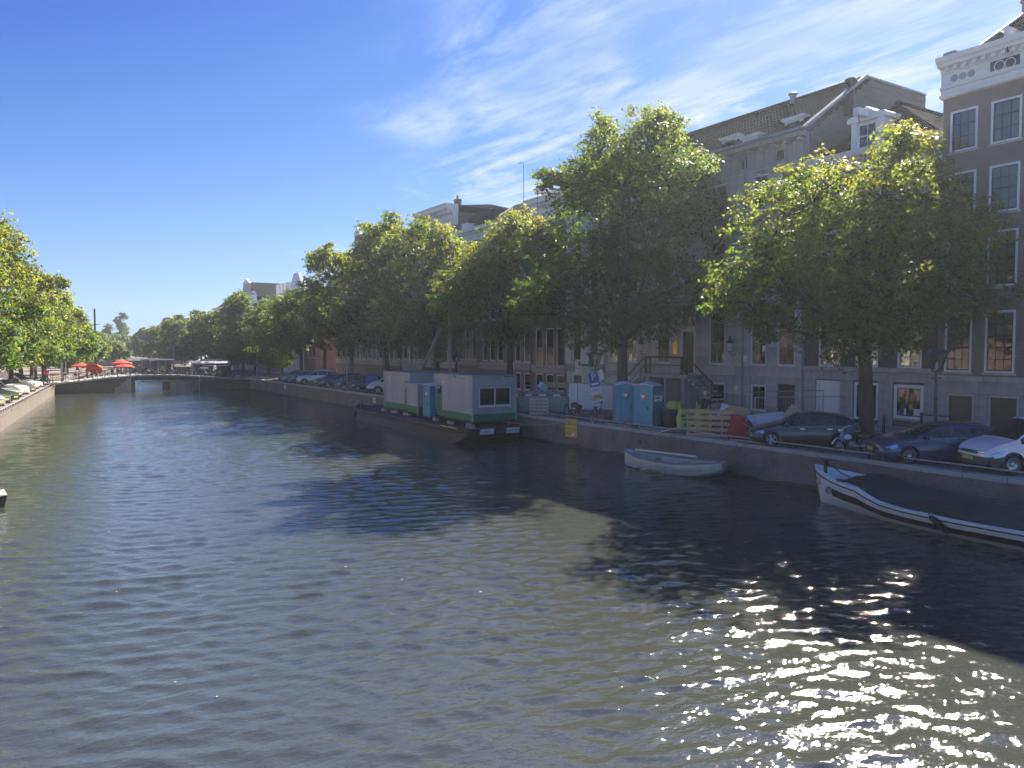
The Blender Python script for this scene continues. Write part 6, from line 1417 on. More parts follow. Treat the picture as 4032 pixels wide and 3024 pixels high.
# mooring ropes and a small rail on the barge
for i, (a, b, lb) in enumerate((((1.5, -13.0), (26.3, 37.0), 'slack mooring rope from the near end of the barge to the quay'), ((1.4, -12.6), (26.3, 34.6), 'second mooring rope running along the quay edge from the barge'))):
    A0 = on_barge(*a); 
    r = tag(MB().tube([(A0.x, A0.y, 1.05), ((A0.x * .6 + b[0] * .4), (A0.y * .6 + b[1] * .4), .95), ((A0.x * .3 + b[0] * .7), (A0.y * .3 + b[1] * .7), 1.15), (b[0], b[1], GZ + .1)], .022, 5).build('mooring_rope', 'rope', None, True), lb, 'rope')
p = on_barge(.4, 5.4)
gr_ = thing('deck_ladder', 'small tube frame ladder hung over the far end of the barge', 'ladder', (p.x - 1.4, p.y - .2, .95), BY)
MB().tube([(-.6, -.5, .0), (-.6, -.5, .45), (-.6, .5, .45), (-.6, .5, 0)], .03, 6).tube([(.4, -.5, .0), (.4, -.5, .45), (.4, .5, .45), (.4, .5, 0)], .03, 6).tube([(-.6, -.5, .45), (.4, -.5, .45)], .03, 6).build('frame', 'galv', gr_)
MB().tube([(-.6, -.4, .2), (-1.1, -.6, -.7)], .09, 8).build('fender', 'rubber', gr_)

# ---- clinker rowing boat
RB = heading(24.55 - 23.9, 22.6 - 27.6) - R(90)
rbt = thing('rowing_boat', 'old cream wooden rowing boat with a raised outer gunwale below the quay', 'boat', (24.35, 25.1, 0), RB)
# local +y is the end nearer to the camera right (transom with overhang), -y the stem at the left
st_ = []
for y, w, zk, zg in ((-2.75, .06, .0, .78), (-2.3, .42, -.1, .66), (-1.5, .74, -.14, .55), (-.4, .90, -.15, .50), (.8, .90, -.13, .52), (1.7, .74, -.06, .60), (2.35, .50, .12, .68), (2.75, .20, .34, .74)):
    st_.append((y, w, zk, zg))
for side in (-1, 1):
    for s in range(5):
        f0, f1 = s / 5, (s + 1) / 5
        def pt(y, w, zk, zg, f, off): 
            a = w * (math.sin(f * math.pi / 2) ** .7) + off; return (side * a, y, zk + (zg - zk) * f ** 1.25)
        MB().grid([[pt(*q, f0, .034) for q in st_], [pt(*q, f1, .004) for q in st_]]).build('strake', 'boat_cream', rbt, True)
MB().tube([(-q[1] - .01, q[0], q[3]) for q in st_], .035, 6).build('gunwale', 'timber_grey', rbt); MB().tube([(q[1] + .01, q[0], q[3]) for q in st_], .035, 6).build('gunwale', 'timber_grey', rbt)
MB().grid([[(-q[1] * .86, q[0], q[2] + .14) for q in st_], [(q[1] * .86, q[0], q[2] + .14) for q in st_]]).build('floor', 'boat_mint', rbt)
for y, w in ((-1.3, .7), (.2, .84), (1.5, .72)): MB().box(-w, w, y - .12, y + .12, .34, .38).build('thwart', 'timber_grey', rbt)
MB().tube([(0, -2.78, .02), (0, -2.8, .82)], .04, 6).build('stem', 'timber_grey', rbt)
oar = MB().box(.55, .75, -1.7, 1.5, .62, .70).build('stowed_board', 'cream_paint', rbt); oar.rotation_euler = (0, R(-20), R(4))
MB().grid([[(-q[1] * .9, q[0], q[3] - .03) for q in st_[-3:]], [(q[1] * .9, q[0], q[3] - .03) for q in st_[-3:]]]).build('stern_deck', 'boat_mint', rbt)
MB().grid([[(-q[1] * .9, q[0], q[3] - .03) for q in st_[:2]], [(q[1] * .9, q[0], q[3] - .03) for q in st_[:2]]]).build('bow_deck', 'boat_mint', rbt)

# ---- cream sloop with dark tarpaulin
slp = thing('covered_sloop', 'cream white sloop with a brown stripe under a dark tarpaulin moored at the right', 'boat', (23.86, 12.6, 0), R(-4))
# local +y is the bow (far), port side -x faces the canal
ST = [(5.05, .04, -.18, 1.30), (4.85, .24, -.20, 1.24), (4.4, .52, -.22, 1.15), (3.7, .85, -.2, 1.05), (3.0, 1.10, -.25, 1.0), (2.4, 1.27, -.26, .97), (1.9, 1.36, -.27, .80), (1.4, 1.42, -.28, .68), (.6, 1.48, -.28, .62), (-1, 1.52, -.28, .60), (-3, 1.50, -.26, .64), (-5, 1.30, -.2, .74), (-6, 1.05, -.05, .80)]
def hp(s, y, w, zk, zg, f, out=0): return (s * (w * (math.sin(min(1, f) * math.pi / 2) ** .55) + out), y - .32 * (1 - f) * max(0, (y - 3.6) / 1.45), zk + (zg - zk) * f)
bowx = lambda f: 0
hp_rows = lambda s, fs, out=0: [[hp(s, *q, f, out) for q in ST] for f in fs]
for s in (-1, 1):
    MB().grid(hp_rows(s, [0, .15, .3, .45, .6, .75, .9, 1.0])).build('hull_side', 'boat_white', slp, True)
    ST2 = ST[3:]
    MB().grid([[hp(s, *q, f, .022) for q in ST2] for f in (.50, .60, .72)]).build('brown_stripe', 'wood_brown', slp, True)
    MB().tube([hp(s, *q, .90, .02) for q in ST], .022, 6).build('rubbing_strake', 'wood_brown', slp)
    MB().grid([[hp(s, *q, 1.0, .012) for q in ST], [(s * max(.02, q[1] - .14), q[0], q[3] + .012) for q in ST]]).build('gunwale', 'boat_mint', slp)
    MB().grid([[(s * max(.02, q[1] - .14), q[0], q[3] + .012) for q in ST], [(s * max(.02, q[1] - .2), q[0], q[3] - .3) for q in ST]]).build('inner_bulwark', 'boat_mint', slp)
MB().tube([(0, 4.78, -.1), (0, 4.94, .6), (0, 5.08, 1.34)], .04, 6).build('stem', 'wood_brown', slp)
for y, w, z in ((4.55, .40, .78), (3.75, .82, .62)): MB().lathe([(.12, -.02), (.13, .0), (.12, .02), (.07, .025), (.001, .025)], (-w - .035, y, z), 16, 'x', cap=False).build('porthole', 'zinc', slp)
MB().grid([[(-q[1] + .2, q[0], q[3] - .18) for q in ST[1:6]], [(q[1] - .2, q[0], q[3] - .18) for q in ST[1:6]]]).build('foredeck', 'boat_mint', slp)
MB().lathe([(.06, 1.0), (.06, 1.45), (.11, 1.47), (.11, 1.53)], (0, 4.6, 0), 10).build('samson_post', 'black_iron', slp)
MB().tube([(.05, 4.55, 1.42), (.35, 4.2, 1.05), (.2, 3.7, 1.0), (-.3, 3.4, 1.02)], .02, 5).build('bow_line', 'black_iron', slp)
for y, s in ((3.3, 1), (3.2, -1)): MB().box(s * .95 - .05, s * .95 + .05, y - .12, y + .12, 1.0, 1.1).build('cleat', 'black_iron', slp)
# tarpaulin sagging between the gunwales
rows = []
for i, y in enumerate(np.linspace(3.15, -6, 26)):
    w = interp([(q[0], q[1]) for q in reversed(ST)], y) - .10; zg = interp([(q[0], q[3]) for q in reversed(ST)], y)
    front = max(0, (y - 2.2) / 1.0)
    row = []
    for k in range(15):
        f = k / 14 * 2 - 1
        ridge = .34 * (1 - abs(f) ** 1.6) * (1 - .6 * front)
        sag = .05 * math.sin(y * 2.1 + f * 2) + .04 * math.sin(y * 5 + f * 7)
        edge = .05 * math.sin(y * 2.6) * (abs(f) > .9)
        yy = y + (.35 * f * f if i == 0 else 0)
        row.append((f * (w - .05 + edge), yy, zg + .05 - .10 * front * (1 - abs(f)) + ridge + sag * (1 - abs(f) ** 4)))
    rows.append(row)
MB().grid(rows).build('tarpaulin', 'tarp', slp, True)
fd_ = thing('boat_fender', 'black cylindrical fender hanging on the cream sloop side', 'fender', (22.27, 12.05, .40), R(-4)); fd_.rotation_euler = (R(-58), R(6), R(-4))
MB().lathe([(.03, -.36), (.075, -.32), (.09, -.26), (.09, .26), (.075, .32), (.03, .36)], n=14).build('body', 'rubber', fd_, True)
MB().tube([(0, 0, .36), (.02, .0, .44), (.14, -.25, .42)], .015, 5).build('lashing', 'black_iron', fd_)
# ---- tip of a boat at the left edge
lb_ = thing('moored_boat', 'bow of a dark covered boat with cream band at the left picture edge', 'boat', (-2.5, 31.9, 0), R(0))
for s in (-1, 1):
    MB().grid([[(x, s * w * k, z) for x, w, z in ((-3.2, 1.1, .5), (0, 1.0, .52), (1.1, .6, .56), (1.75, .02, .62))] for k in (1,)] + [[(x, s * w * .98, z) for x, w, z in ((-3.2, 1.1, .34), (0, 1.0, .35), (1.15, .55, .37), (1.85, .02, .40))]] ).build('band', 'cream_paint', lb_)
    MB().grid([[(x, s * w * .98, z) for x, w, z in ((-3.2, 1.1, .34), (0, 1.0, .35), (1.15, .55, .37), (1.85, .02, .40))], [(x, s * w * .9, -.25) for x, w in ((-3.2, 1.0), (0, .9), (1.1, .45), (1.7, .02))]]).build('bottom', 'hull_black', lb_)
MB().grid([[(x, k * w, z + .32 * (1 - k * k)) for x, w, z in ((-3.2, 1.05, .52), (0, .95, .54), (1.0, .56, .57), (1.55, .05, .6))] for k in (-1, -.6, -.2, .2, .6, 1)]).build('cover', 'tarp', lb_, True)

for i, (pts, lb) in enumerate(((((-1.2, -7.2), (-1.5, -5.6), (-1.1, -4.2), (-1.6, -2.6), (-1.0, -1.0)), 'black hose lying along the barge deck beside the cabins'), (((-1.6, -8.4), (-1.3, -6.8), (-1.7, -5.2), (-1.25, -3.4)), 'blue grey cable curled on the barge deck near the container'))):
    q = [on_barge(*p_) for p_ in pts]
    tag(MB().tube([(a.x, a.y, .84) for a in q], .028, 5).build('deck_hose', 'rubber' if i == 0 else 'car_navy', None, True), lb, 'hose')
tag(MB().tube([(24.2, 17.2, 1.5), (24.9, 17.9, 1.3), (25.9, 18.9, GZ + .1)], .018, 5).build('mooring_rope', 'rope', None, True), 'mooring rope from the sloop bow post up to the quay', 'rope')
tag(MB().tube([(24.5, 23.0, .72), (25.1, 22.7, .9), (25.85, 22.2, GZ + .05)], .014, 5).build('mooring_rope', 'rope', None, True), 'thin rope from the rowing boat stern to the quay', 'rope')
# ================================================================ far bridge
BYf, BYb = 108.0, 115.6        # front and back faces
def deck_z(x): return interp([(1.0, 1.18), (4.1, 1.36), (6.0, 1.56), (8.0, 1.80), (11.4, 2.08), (13.7, 2.10), (16.7, 2.04), (18.6, 1.93), (21.4, 1.70), (23.7, 1.48), (26.4, 1.42), (29.5, 1.42)], x)
br = thing('canal_bridge', 'low brick bridge with a flat steel span across the canal', 'bridge', (0, 0, 0))
xsb = list(np.linspace(2.9, 11.7, 12)); xse = list(np.linspace(18.6, QX + .2, 10))
for xs_, nm_ in ((xsb, 'abutment_wall'), (xse, 'abutment_wall')):
    MB().grid([[(x, BYf, -.6) for x in xs_], [(x, BYf, deck_z(x) - .16) for x in xs_]]).grid([[(x, BYb, -.6) for x in xs_], [(x, BYb, deck_z(x) - .16) for x in xs_]]).build(nm_, 'bridge_brick', br)
MB().box(11.3, 11.7, BYf + .02, BYb - .02, -.6, 1.6).build('abutment_pier', 'concrete', br); MB().box(15.9, 19.0, BYf + .35, BYb - .02, -.6, 1.45).build('abutment_pier', 'stone_dark', br)
MB().box(9.4, 11.2, BYf - .5, BYf - .01, -.6, .6).ext([(8.6, -.6), (11.2, -.6), (11.2, 1.7), (10.8, 1.7)], BYf - .3, BYf - .01, 'y').build('wing_buttress', 'stone_dark', br)
MB().grid([[(x, BYf - .12, deck_z(x) - .62) for x in np.linspace(11, 19.2, 8)], [(x, BYf - .12, deck_z(x) - .16) for x in np.linspace(11, 19.2, 8)]]).build('span_beam', 'black_iron', br)
MB().grid([[(x, BYf - .1, deck_z(x) - .6) for x in np.linspace(11, 19.2, 8)], [(x, BYb, deck_z(x) - .6) for x in np.linspace(11, 19.2, 8)]]).build('span_soffit', 'black_iron', br)
MB().grid([[(x, BYb, deck_z(x) - .62) for x in np.linspace(11, 19.2, 8)], [(x, BYb, deck_z(x) - .16) for x in np.linspace(11, 19.2, 8)]]).build('span_beam', 'black_iron', br)
MB().tube([(12.3, BYf - .3, 1.32), (19.6, BYf - .3, 1.28)], .07, 6).build('fender_beam', 'timber_grey', br)
MB().grid([[(x, BYf + .2, deck_z(x)) for x in np.linspace(1.0, 29.5, 30)], [(x, BYb - .1, deck_z(x)) for x in np.linspace(1.0, 29.5, 30)]]).build('deck', 'coping', br)
for i in range(24):
    x = 2.6 + i * 1.0
    z0_, z1_ = deck_z(x), deck_z(x + .985)
    MB().add([(x, BYf - .16, z0_ - .16), (x + .985, BYf - .16, z1_ - .16), (x + .985, BYf + .3, z1_ - .16), (x, BYf + .3, z0_ - .16), (x, BYf - .16, z0_ + .03), (x + .985, BYf - .16, z1_ + .03), (x + .985, BYf + .3, z1_ + .03), (x, BYf + .3, z0_ + .03)], [(0, 3, 2, 1), (4, 5, 6, 7), (0, 1, 5, 4), (1, 2, 6, 5), (2, 3, 7, 6), (3, 0, 4, 7)]).build('coping_stone', 'stone_dark', br)
for x in (11.15, 19.3): MB().box(x - .05, x + .05, BYf - .35, BYf - .25, -.4, deck_z(x) + .1).build('mooring_pile', 'timber_pale', br)
def railing(label, y, x0, x1):
    t = thing('bridge_railing', label, 'railing', (x0, y, 0))
    n = 17
    pm = cached('railpost', lambda: MB().lathe([(.06, 0), (.05, .1), (.035, .2), (.032, .95), (.05, 1.0), (.02, 1.06)], n=8).mesh('post', 'black_iron'))
    for i in range(n + 1):
        x = x0 + (x1 - x0) * i / n; obj('post', pm, t, (x - x0, 0, deck_z(x)))
    for h in (.5, .95): MB().tube([(x - x0, 0, deck_z(x) + h) for x in np.linspace(x0, x1, 22)], .025, 6).build('rail', 'black_iron', t)
railing('black iron railing along the near edge of the far bridge', BYf + .12, 2.7, 26.6)
railing('black iron railing along the rear edge of the far bridge', BYb - .25, 2.7, 26.6)
cols = ['black_iron', 'black_iron', 'bike_blue', 'black_iron', 'bike_red', 'galv', 'black_iron', 'bike_white', 'black_iron', 'bike_green']
cname = {'black_iron': 'black', 'bike_blue': 'blue', 'bike_red': 'red', 'galv': 'grey', 'bike_white': 'white', 'bike_green': 'green'}
ords = 'first second third fourth fifth sixth seventh eighth ninth tenth eleventh twelfth thirteenth fourteenth fifteenth sixteenth seventeenth eighteenth nineteenth twentieth'.split() + ['twenty first', 'twenty second', 'twenty third', 'twenty fourth']
x = 3.6; i = 0
while x < 26 and i < 24:
    c = cols[(i * 7) % 10]
    bicycle('%s bicycle against the bridge railing, %s from the left end' % (cname[c], ords[i]), x, BYf + .42 + .12 * (i % 3), deck_z(x) + .01, R(random.choice((0, 180)) + random.uniform(-9, 9)), c, random.uniform(-.12, .12), crate=i % 4 == 1, bag=i % 5 == 2, small=True)
    x += random.uniform(.75, 1.12); i += 1
# parasols of the terrace
def parasol(label, x, y, z, r, h, tilt=(0, 0), group='red parasols of the bridge terrace'):
    t = thing('parasol', label, 'parasol', (x, y, z), 0, group); t.rotation_euler = (tilt[0], tilt[1], 0)
    n = 8
    ring = [(r * math.cos(2 * math.pi * k / n), r * math.sin(2 * math.pi * k / n), h - .42) for k in range(n)]
    MB().add([(0, 0, h)] + ring + [(a, b, c - .16) for a, b, c in ring], [(0, 1 + k, 1 + (k + 1) % n) for k in range(n)] + [(1 + k, 1 + n + k, 1 + n + (k + 1) % n, 1 + (k + 1) % n) for k in range(n)]).build('canopy', 'parasol_red', t)
    MB().tube([(0, 0, 0), (0, 0, h)], .03, 6).build('pole', 'timber', t)
    for k in range(n): MB().tube([(0, 0, h - .06), (ring[k][0] * .97, ring[k][1] * .97, h - .46)], .012, 4).build('rib', 'black_iron', t)
    return t
parasol('upright red parasol at the left of the bridge terrace', 6.3, 118.6, 1.25, 1.25, 2.35)
parasol('big red parasol tipped over towards the canal', 7.2, 115.0, 1.7, 1.08, 2.0, (R(-36), R(24)))
parasol('red parasol before the second bridge opening', 11.3, 119.5, 1.9, 1.35, 2.0)
parasol('lower red parasol just behind another red parasol', 11.9, 122.5, 1.6, 1.35, 1.75)
# glass kiosk on the bridge
k0, k1 = 13.2, 17.0
ks = thing('glass_shelter', 'glazed shelter with a flat roof and white fascia on the bridge', 'shelter', ((k0 + k1) / 2, 114.2, deck_z(15)))
w = (k1 - k0) / 2
MB().box(-w - .1, w + .1, -.9, .9, 1.9, 2.0).build('roof', 'zinc', ks); MB().box(-w + .8, w + .12, -.95, -.9, 1.84, 2.03).build('fascia', 'white_paint', ks)
for x in np.linspace(-w, w, 5): MB().box(x - .035, x + .035, -.86, -.79, 0, 1.9).build('post', 'galv', ks)
for a, b in zip(np.linspace(-w, w, 5)[:-1], np.linspace(-w, w, 5)[1:]): MB().box(a + .04, b - .04, -.835, -.82, .2, 1.86).build('pane', 'glass', ks)
MB().box(-.1, .85, -.80, -.78, .5, 1.7).build('poster', 'paper_white', ks); MB().box(-w, w, .8, .86, .0, 1.9).build('back_panel', 'timber_grey', ks)
MB().box(-w + .1, w - .1, .1, .6, 0, .5).build('bench', 'timber_grey', ks)
# stall with awnings
sx = 21.9
sk = thing('market_stall', 'dark stall with folded out awnings and a lit white menu board', 'stall', (sx, 114.0, deck_z(sx) - .15))
MB().box(-2.3, 2.3, -.4, 1.2, 0, 2.1).build('body', 'dark_paint', sk)
MB().add([(-2.5, -.4, 2.25), (2.5, -.4, 2.25), (2.5, -1.6, 1.95), (-2.5, -1.6, 1.95)], [(0, 1, 2, 3)]).add([(-2.5, -1.6, 1.95), (2.5, -1.6, 1.95), (2.5, -1.6, 1.85), (-2.5, -1.6, 1.85)], [(0, 1, 2, 3)]).build('awning', 'grey_paint', sk)
MB().box(-1.2, 2.3, -1.2, -1.15, 1.55, 1.63).build('light_strip', 'white_paint', sk)
MB().add([(-2.5, -.4, 2.25), (-2.5, 1.2, 2.25), (-3.5, 1.2, 1.75), (-3.5, -.4, 1.75)], [(0, 1, 2, 3)]).build('side_awning', 'grey_paint', sk)
MB().box(-1.6, -.5, -1.3, -1.25, 1.2, 1.42).build('menu_board', 'paper_white', sk); MB().box(-1.2, 1.6, -.2, .6, 2.25, 2.5).build('roof_box', 'zinc', sk)
# poles and masts
def pole(name, label, cat, x, y, z, h, r=.05, mat='galv', extra=None):
    t = thing(name, label, cat, (x, y, z)); MB().tube([(0, 0, 0), (0, 0, h)], [r * 1.3, r], 8).build('shaft', mat, t)
    return t
pole('lamp_pole', 'tall thin grey pole on the bridge right of the glass shelter', 'pole', 17.35, 115.0, 2.0, 3.9)
pole('lamp_pole', 'pale grey pole near the right foot of the bridge', 'pole', 28.2, 113.5, 1.4, 3.6, .07)
ms = pole('ship_mast', 'tall brown wooden mast rising behind the red parasols', 'mast', 10.2, 150.0, .4, 11.9, .14, 'wood_brown')
MB().tube([(-.6, 0, 9.0), (.7, 0, 9.3)], .05, 6).build('crosstree', 'wood_brown', ms)
pole('sign_post', 'grey post with flat top at the left end of the bridge', 'pole', 3.75, 110.0, 1.35, 2.8, .1, 'grey_paint')
pole('sign_post', 'thin white post beside the left end of the bridge', 'pole', 4.2, 110.2, 1.35, 2.6, .045, 'white_paint')
# second bridge and far brick block
b2 = thing('arched_bridge', 'dark brick bridge with low arches farther along the canal', 'bridge', (0, 0, 0))
MB().grid([[(x, 214, 1.55) for x in np.linspace(6, 36, 16)], [(x, 214, 2.5) for x in np.linspace(6, 36, 16)]]).build('parapet', 'brick_brown', b2)
rows = []
def arch_low(x):
    for c in (14.5, 20.5, 26.5):
        if abs(x - c) < 2.5: return .25 + 1.25 * math.sqrt(max(0, 1 - ((x - c) / 2.5) ** 2))
    return -.5
xx = np.linspace(6, 36, 121)
MB().grid([[(x, 214, arch_low(x)) for x in xx], [(x, 214, 1.55) for x in xx]]).build('arch_wall', 'brick_brown', b2)
MB().grid([[(6, 214.02, 1.75), (36, 214.02, 1.75)], [(6, 221, 1.75), (36, 221, 1.75)]]).build('deck', 'coping', b2)
for x in (21.5, 24.2): MB().box(x - .35, x + .35, 213.9, 213.97, .95, 1.4).build('traffic_sign', 'paper_white', b2)
fb = canal_house('red brick end house closing the view at the canal end', 0, 12, 12.5, 'brick_red', 3, [(2.6, 5.0), (6, 8), (9, 11)], cheap=True, plinth=0, corn=.8, x=44, base_z=LZ, rz=R(100), gable='side', roofh=3)
fb.location = (52, 320, LZ)
# people on the bridge
def person(label, x, y, z, rz, top='cloth_navy', legs='cloth_navy', hair='hair_dark', h=1.75, pose='stand', group='people on the bridge'):
    """one continuous skinned body with head and clothing as parts"""
    t = thing('person', label, 'person', (x, y, z), rz, group); k = h / 1.75
    me = bpy.data.meshes.new('body')
    sit = pose == 'sit'
    hipz = .92 if not sit else .52
    V = [(0, 0, hipz), (0, 0, hipz + .22), (0, 0, hipz + .45), (0, 0, hipz + .56), (0, 0, hipz + .66), (.01, 0, hipz + .76)]
    E = [(0, 1), (1, 2), (2, 3), (3, 4), (4, 5)]
    Rr = [(.15, .11), (.14, .10), (.17, .11), (.08, .07), (.055, .055), (.05, .05)]
    for s in (1, -1):
        o = len(V)
        if sit: V += [(.06, s * .10, hipz - .02), (.42, s * .12, hipz + .0), (.44, s * .12, .08), (.56, s * .12, .04)]
        elif pose == 'walk': V += [(0, s * .10, .86), (.14 * s + .04, s * .11, .48), (.10 * s - .10, s * .11, .09), (.10 * s + .06, s * .11, .04)]
        else: V += [(0, s * .10, .86), (.02, s * .12, .48), (-.02, s * .12, .09), (.13, s * .14, .04)]
        E += [(0, o), (o, o + 1), (o + 1, o + 2), (o + 2, o + 3)]; Rr += [(.10, .10), (.07, .07), (.05, .05), (.045, .035)]
        o = len(V)
        el = (.02, s * .27, hipz + .24) if pose != 'sit' else (.08, s * .26, hipz + .22)
        ha = (.20, s * .20, hipz + .14) if pose != 'work' else (.28, s * .12, hipz + .05)
        V += [(0, s * .20, hipz + .50), el, ha, (ha[0] + .07, ha[1] - s * .02, ha[2] - .03)]
        E += [(2, o), (o, o + 1), (o + 1, o + 2), (o + 2, o + 3)]; Rr += [(.075, .07), (.05, .05), (.036, .036), (.03, .02)]
    me.from_pydata([tuple(c * k for c in v) for v in V], E, [])
    o = bpy.data.objects.new('body', me); C.objects.link(o)
    sk_ = o.modifiers.new('skin', 'SKIN'); su = o.modifiers.new('sub', 'SUBSURF'); su.levels = 1; su.render_levels = 1
    for i, r in enumerate(Rr): me.skin_vertices[0].data[i].radius = (r[0] * k, r[1] * k)
    me.skin_vertices[0].data[0].use_root = True
    dg = bpy.context.evaluated_depsgraph_get(); m2 = bpy.data.meshes.new_from_object(o.evaluated_get(dg)); m2.name = 'body'
    bpy.data.objects.remove(o); bpy.data.meshes.remove(me)
    m2.materials.clear(); m2.materials.append(MATS[legs]); m2.materials.append(MATS[top]); m2.materials.append(MATS['skin'])
    for p in m2.polygons:
        c = p.center / k; p.use_smooth = True
        armd = abs(c.y) > .235 or (c.x > .12 and c.z > hipz + .02)
        p.material_index = 2 if (c.z > hipz + .60 or (armd and c.z < hipz + .33 and (not sit or c.z > hipz + .08))) else (1 if c.z > hipz + .04 else 0)
    obj('body', m2, t)
    hz_ = (hipz + .84) * k
    hd2 = MB().ellipsoid((.015 * k, 0, hz_), (.098 * k, .078 * k, .122 * k), 14, 10).ellipsoid((.112 * k, 0, hz_ - .01 * k), (.02 * k, .016 * k, .026 * k), 6, 4)
    for s in (1, -1): hd2.ellipsoid((.01 * k, s * .08 * k, hz_), (.02 * k, .012 * k, .03 * k), 6, 4)
    hd_o = hd2.build('head', 'skin', t, True)
    MB().ellipsoid((-.018 * k, 0, hz_ + .035 * k), (.098 * k, .086 * k, .105 * k), 14, 8).build('hair', hair, t, True)
    for s in (1, -1): MB().ellipsoid((.103 * k, s * .032 * k, hz_ + .015 * k), (.008, .012, .008), 6, 4).build('eye', 'print_dark', hd_o)
    return t
person('cyclist in a white top standing before the dark stall', 21.9, 111.0, deck_z(21.9), R(20), 'cloth_white', 'cloth_navy', 'hair_dark')
person('person in black on the terrace under the left parasol', 6.9, 117.2, 1.25, R(200), 'cloth_navy')
person('person in white sitting on the terrace under the left parasol', 6.0, 117.4, 1.25, R(-30), 'cloth_white', pose='sit')
person('person in red near the left end of the bridge', 2.2, 113.5, 1.2, R(90), 'cloth_red')
person('person in white shirt beside the stall', 24.6, 112.5, deck_z(24.6), R(150), 'cloth_white')
# ================================================================ things on the right quay
def lantern_post(label, x, y, z, h=4.15, signs=False):
    t = thing('street_lantern', label, 'street lamp', (x, y, z), 0, 'old style street lanterns')
    MB().lathe([(.17, 0), (.17, .12), (.13, .2), (.11, .9), (.13, .96), (.075, 1.05), (.06, 2.2), (.085, 2.25), (.055, 2.32), (.05, h - .95)], n=10).build('post', 'green_black', t, 40)
    zb = h - .95
    MB().tube([(-.3, 0, zb - .25), (0, 0, zb - .25), (.3, 0, zb - .25)], .025, 6).build('ladder_arm', 'green_black', t)
    a0 = R(32)
    g = MB().lathe([(.19, zb), (.43, zb + .62)], n=4, cap=False, a0=a0 + R(45)).build('lantern_glass', 'lantern_pane', t)
    fr = MB()
    for k in range(4):
        a = a0 + R(45) + k * math.pi / 2
        fr.tube([(.19 * math.cos(a), .19 * math.sin(a), zb), (.44 * math.cos(a), .44 * math.sin(a), zb + .63)], .022, 5)
    fr.lathe([(.20, zb - .03), (.20, zb + .02)], n=4, a0=a0 + R(45))
    fr.build('lantern_frame', 'green_black', t)
    cp = MB().lathe([(.52, zb + .62), (.50, zb + .70), (.40, zb + .76), (.30, zb + .80), (.05, zb + .86)], n=4, a0=a0 + R(45)).build('lantern_cap', 'green_black', t)
    for k in range(4):
        a = a0 + R(45) + k * math.pi / 2; MB().tube([(.5 * math.cos(a), .5 * math.sin(a), zb + .68), (.58 * math.cos(a), .58 * math.sin(a), zb + .84)], [.03, .008], 5).build('crown_point', 'green_black', cp)
        for q in (-.18, 0, .18):
            b = a + math.pi / 4; c = Vector((math.cos(b), math.sin(b), 0)) * .37 + Vector((-math.sin(b), math.cos(b), 0)) * q
            MB().ellipsoid((c.x, c.y, zb + .74), (.035, .035, .05), 6, 4).build('crown_knob', 'green_black', cp)
    MB().lathe([(.04, zb + .05), (.06, zb + .2), (.03, zb + .34)], n=8).build('lamp_bulb', 'paper_white', t)
    return t
glass_mat('lantern_pane', (.78, .80, .80), 1.6)
lantern_post('old style street lantern beside the big trunk before the brown house', 28.1, 15.45, GZ, 4.2)
lp = lantern_post('old style street lantern carrying the tilted parking sign', 28.4, 35.75, GZ, 4.0)
lantern_post('old style street lantern behind the near site cabin', 28.4, 53.04, GZ, 4.0)
# tilted parking signs on the lantern
ps = thing('parking_sign', 'tilted blue parking sign with yellow notice and arrow on the lantern post', 'sign', (28.16, 35.55, GZ + 2.25), R(-62))
ps.rotation_euler = (0, R(-11), R(-32.3 - 3))
MB().box(-.29, .29, -.012, .012, -.42, .42).build('plate', 'blue_sign', ps); MB().box(-.31, .31, -.008, .014, -.44, -.42).box(-.31, .31, -.008, .014, .42, .44).box(-.31, -.29, -.008, .014, -.44, .44).box(.29, .31, -.008, .014, -.44, .44).build('plate_edge', 'paper_white', ps)
text('lettering', 'P', .56, 'paper_white', ps, (0, -.02, .14), FACE_S, ext=.004); MB().box(-.2, .2, -.02, -.013, -.32, -.2).build('car_symbol', 'paper_white', ps)
MB().box(-.3, .3, -.012, .012, -.86, -.45).build('lower_plate', 'paper_white', ps); MB().box(-.22, .2, -.02, -.013, -.6, -.57).box(-.22, .22, -.02, -.013, -.68, -.66).build('small_print', 'print_grey', ps)
MB().box(-.36, .36, -.03, -.013, -1.22, -.88).build('yellow_plate', 'cream_yellow', ps) if 'cream_yellow' in MATS else MB().box(-.36, .36, -.03, -.013, -1.22, -.88).build('yellow_plate', M('cream_yellow', (.62, .55, .22), .6, .06), ps)
MB().box(-.2, .2, -.036, -.031, -1.02, -.97).box(-.27, .27, -.036, -.031, -1.12, -1.09).build('small_print', 'print_dark', ps)
MB().box(-.36, .36, -.03, -.013, -1.55, -1.23).build('arrow_plate', 'paper_white', ps)
MB().box(-.28, .2, -.036, -.031, -1.42, -1.37).add([(.16, -.034, -1.30), (.31, -.034, -1.395), (.16, -.034, -1.49)], [(0, 1, 2)]).build('arrow', 'print_dark', ps)
MB().box(.36, .6, .02, .04, -.1, .5).build('side_plate', 'paper_white', ps)
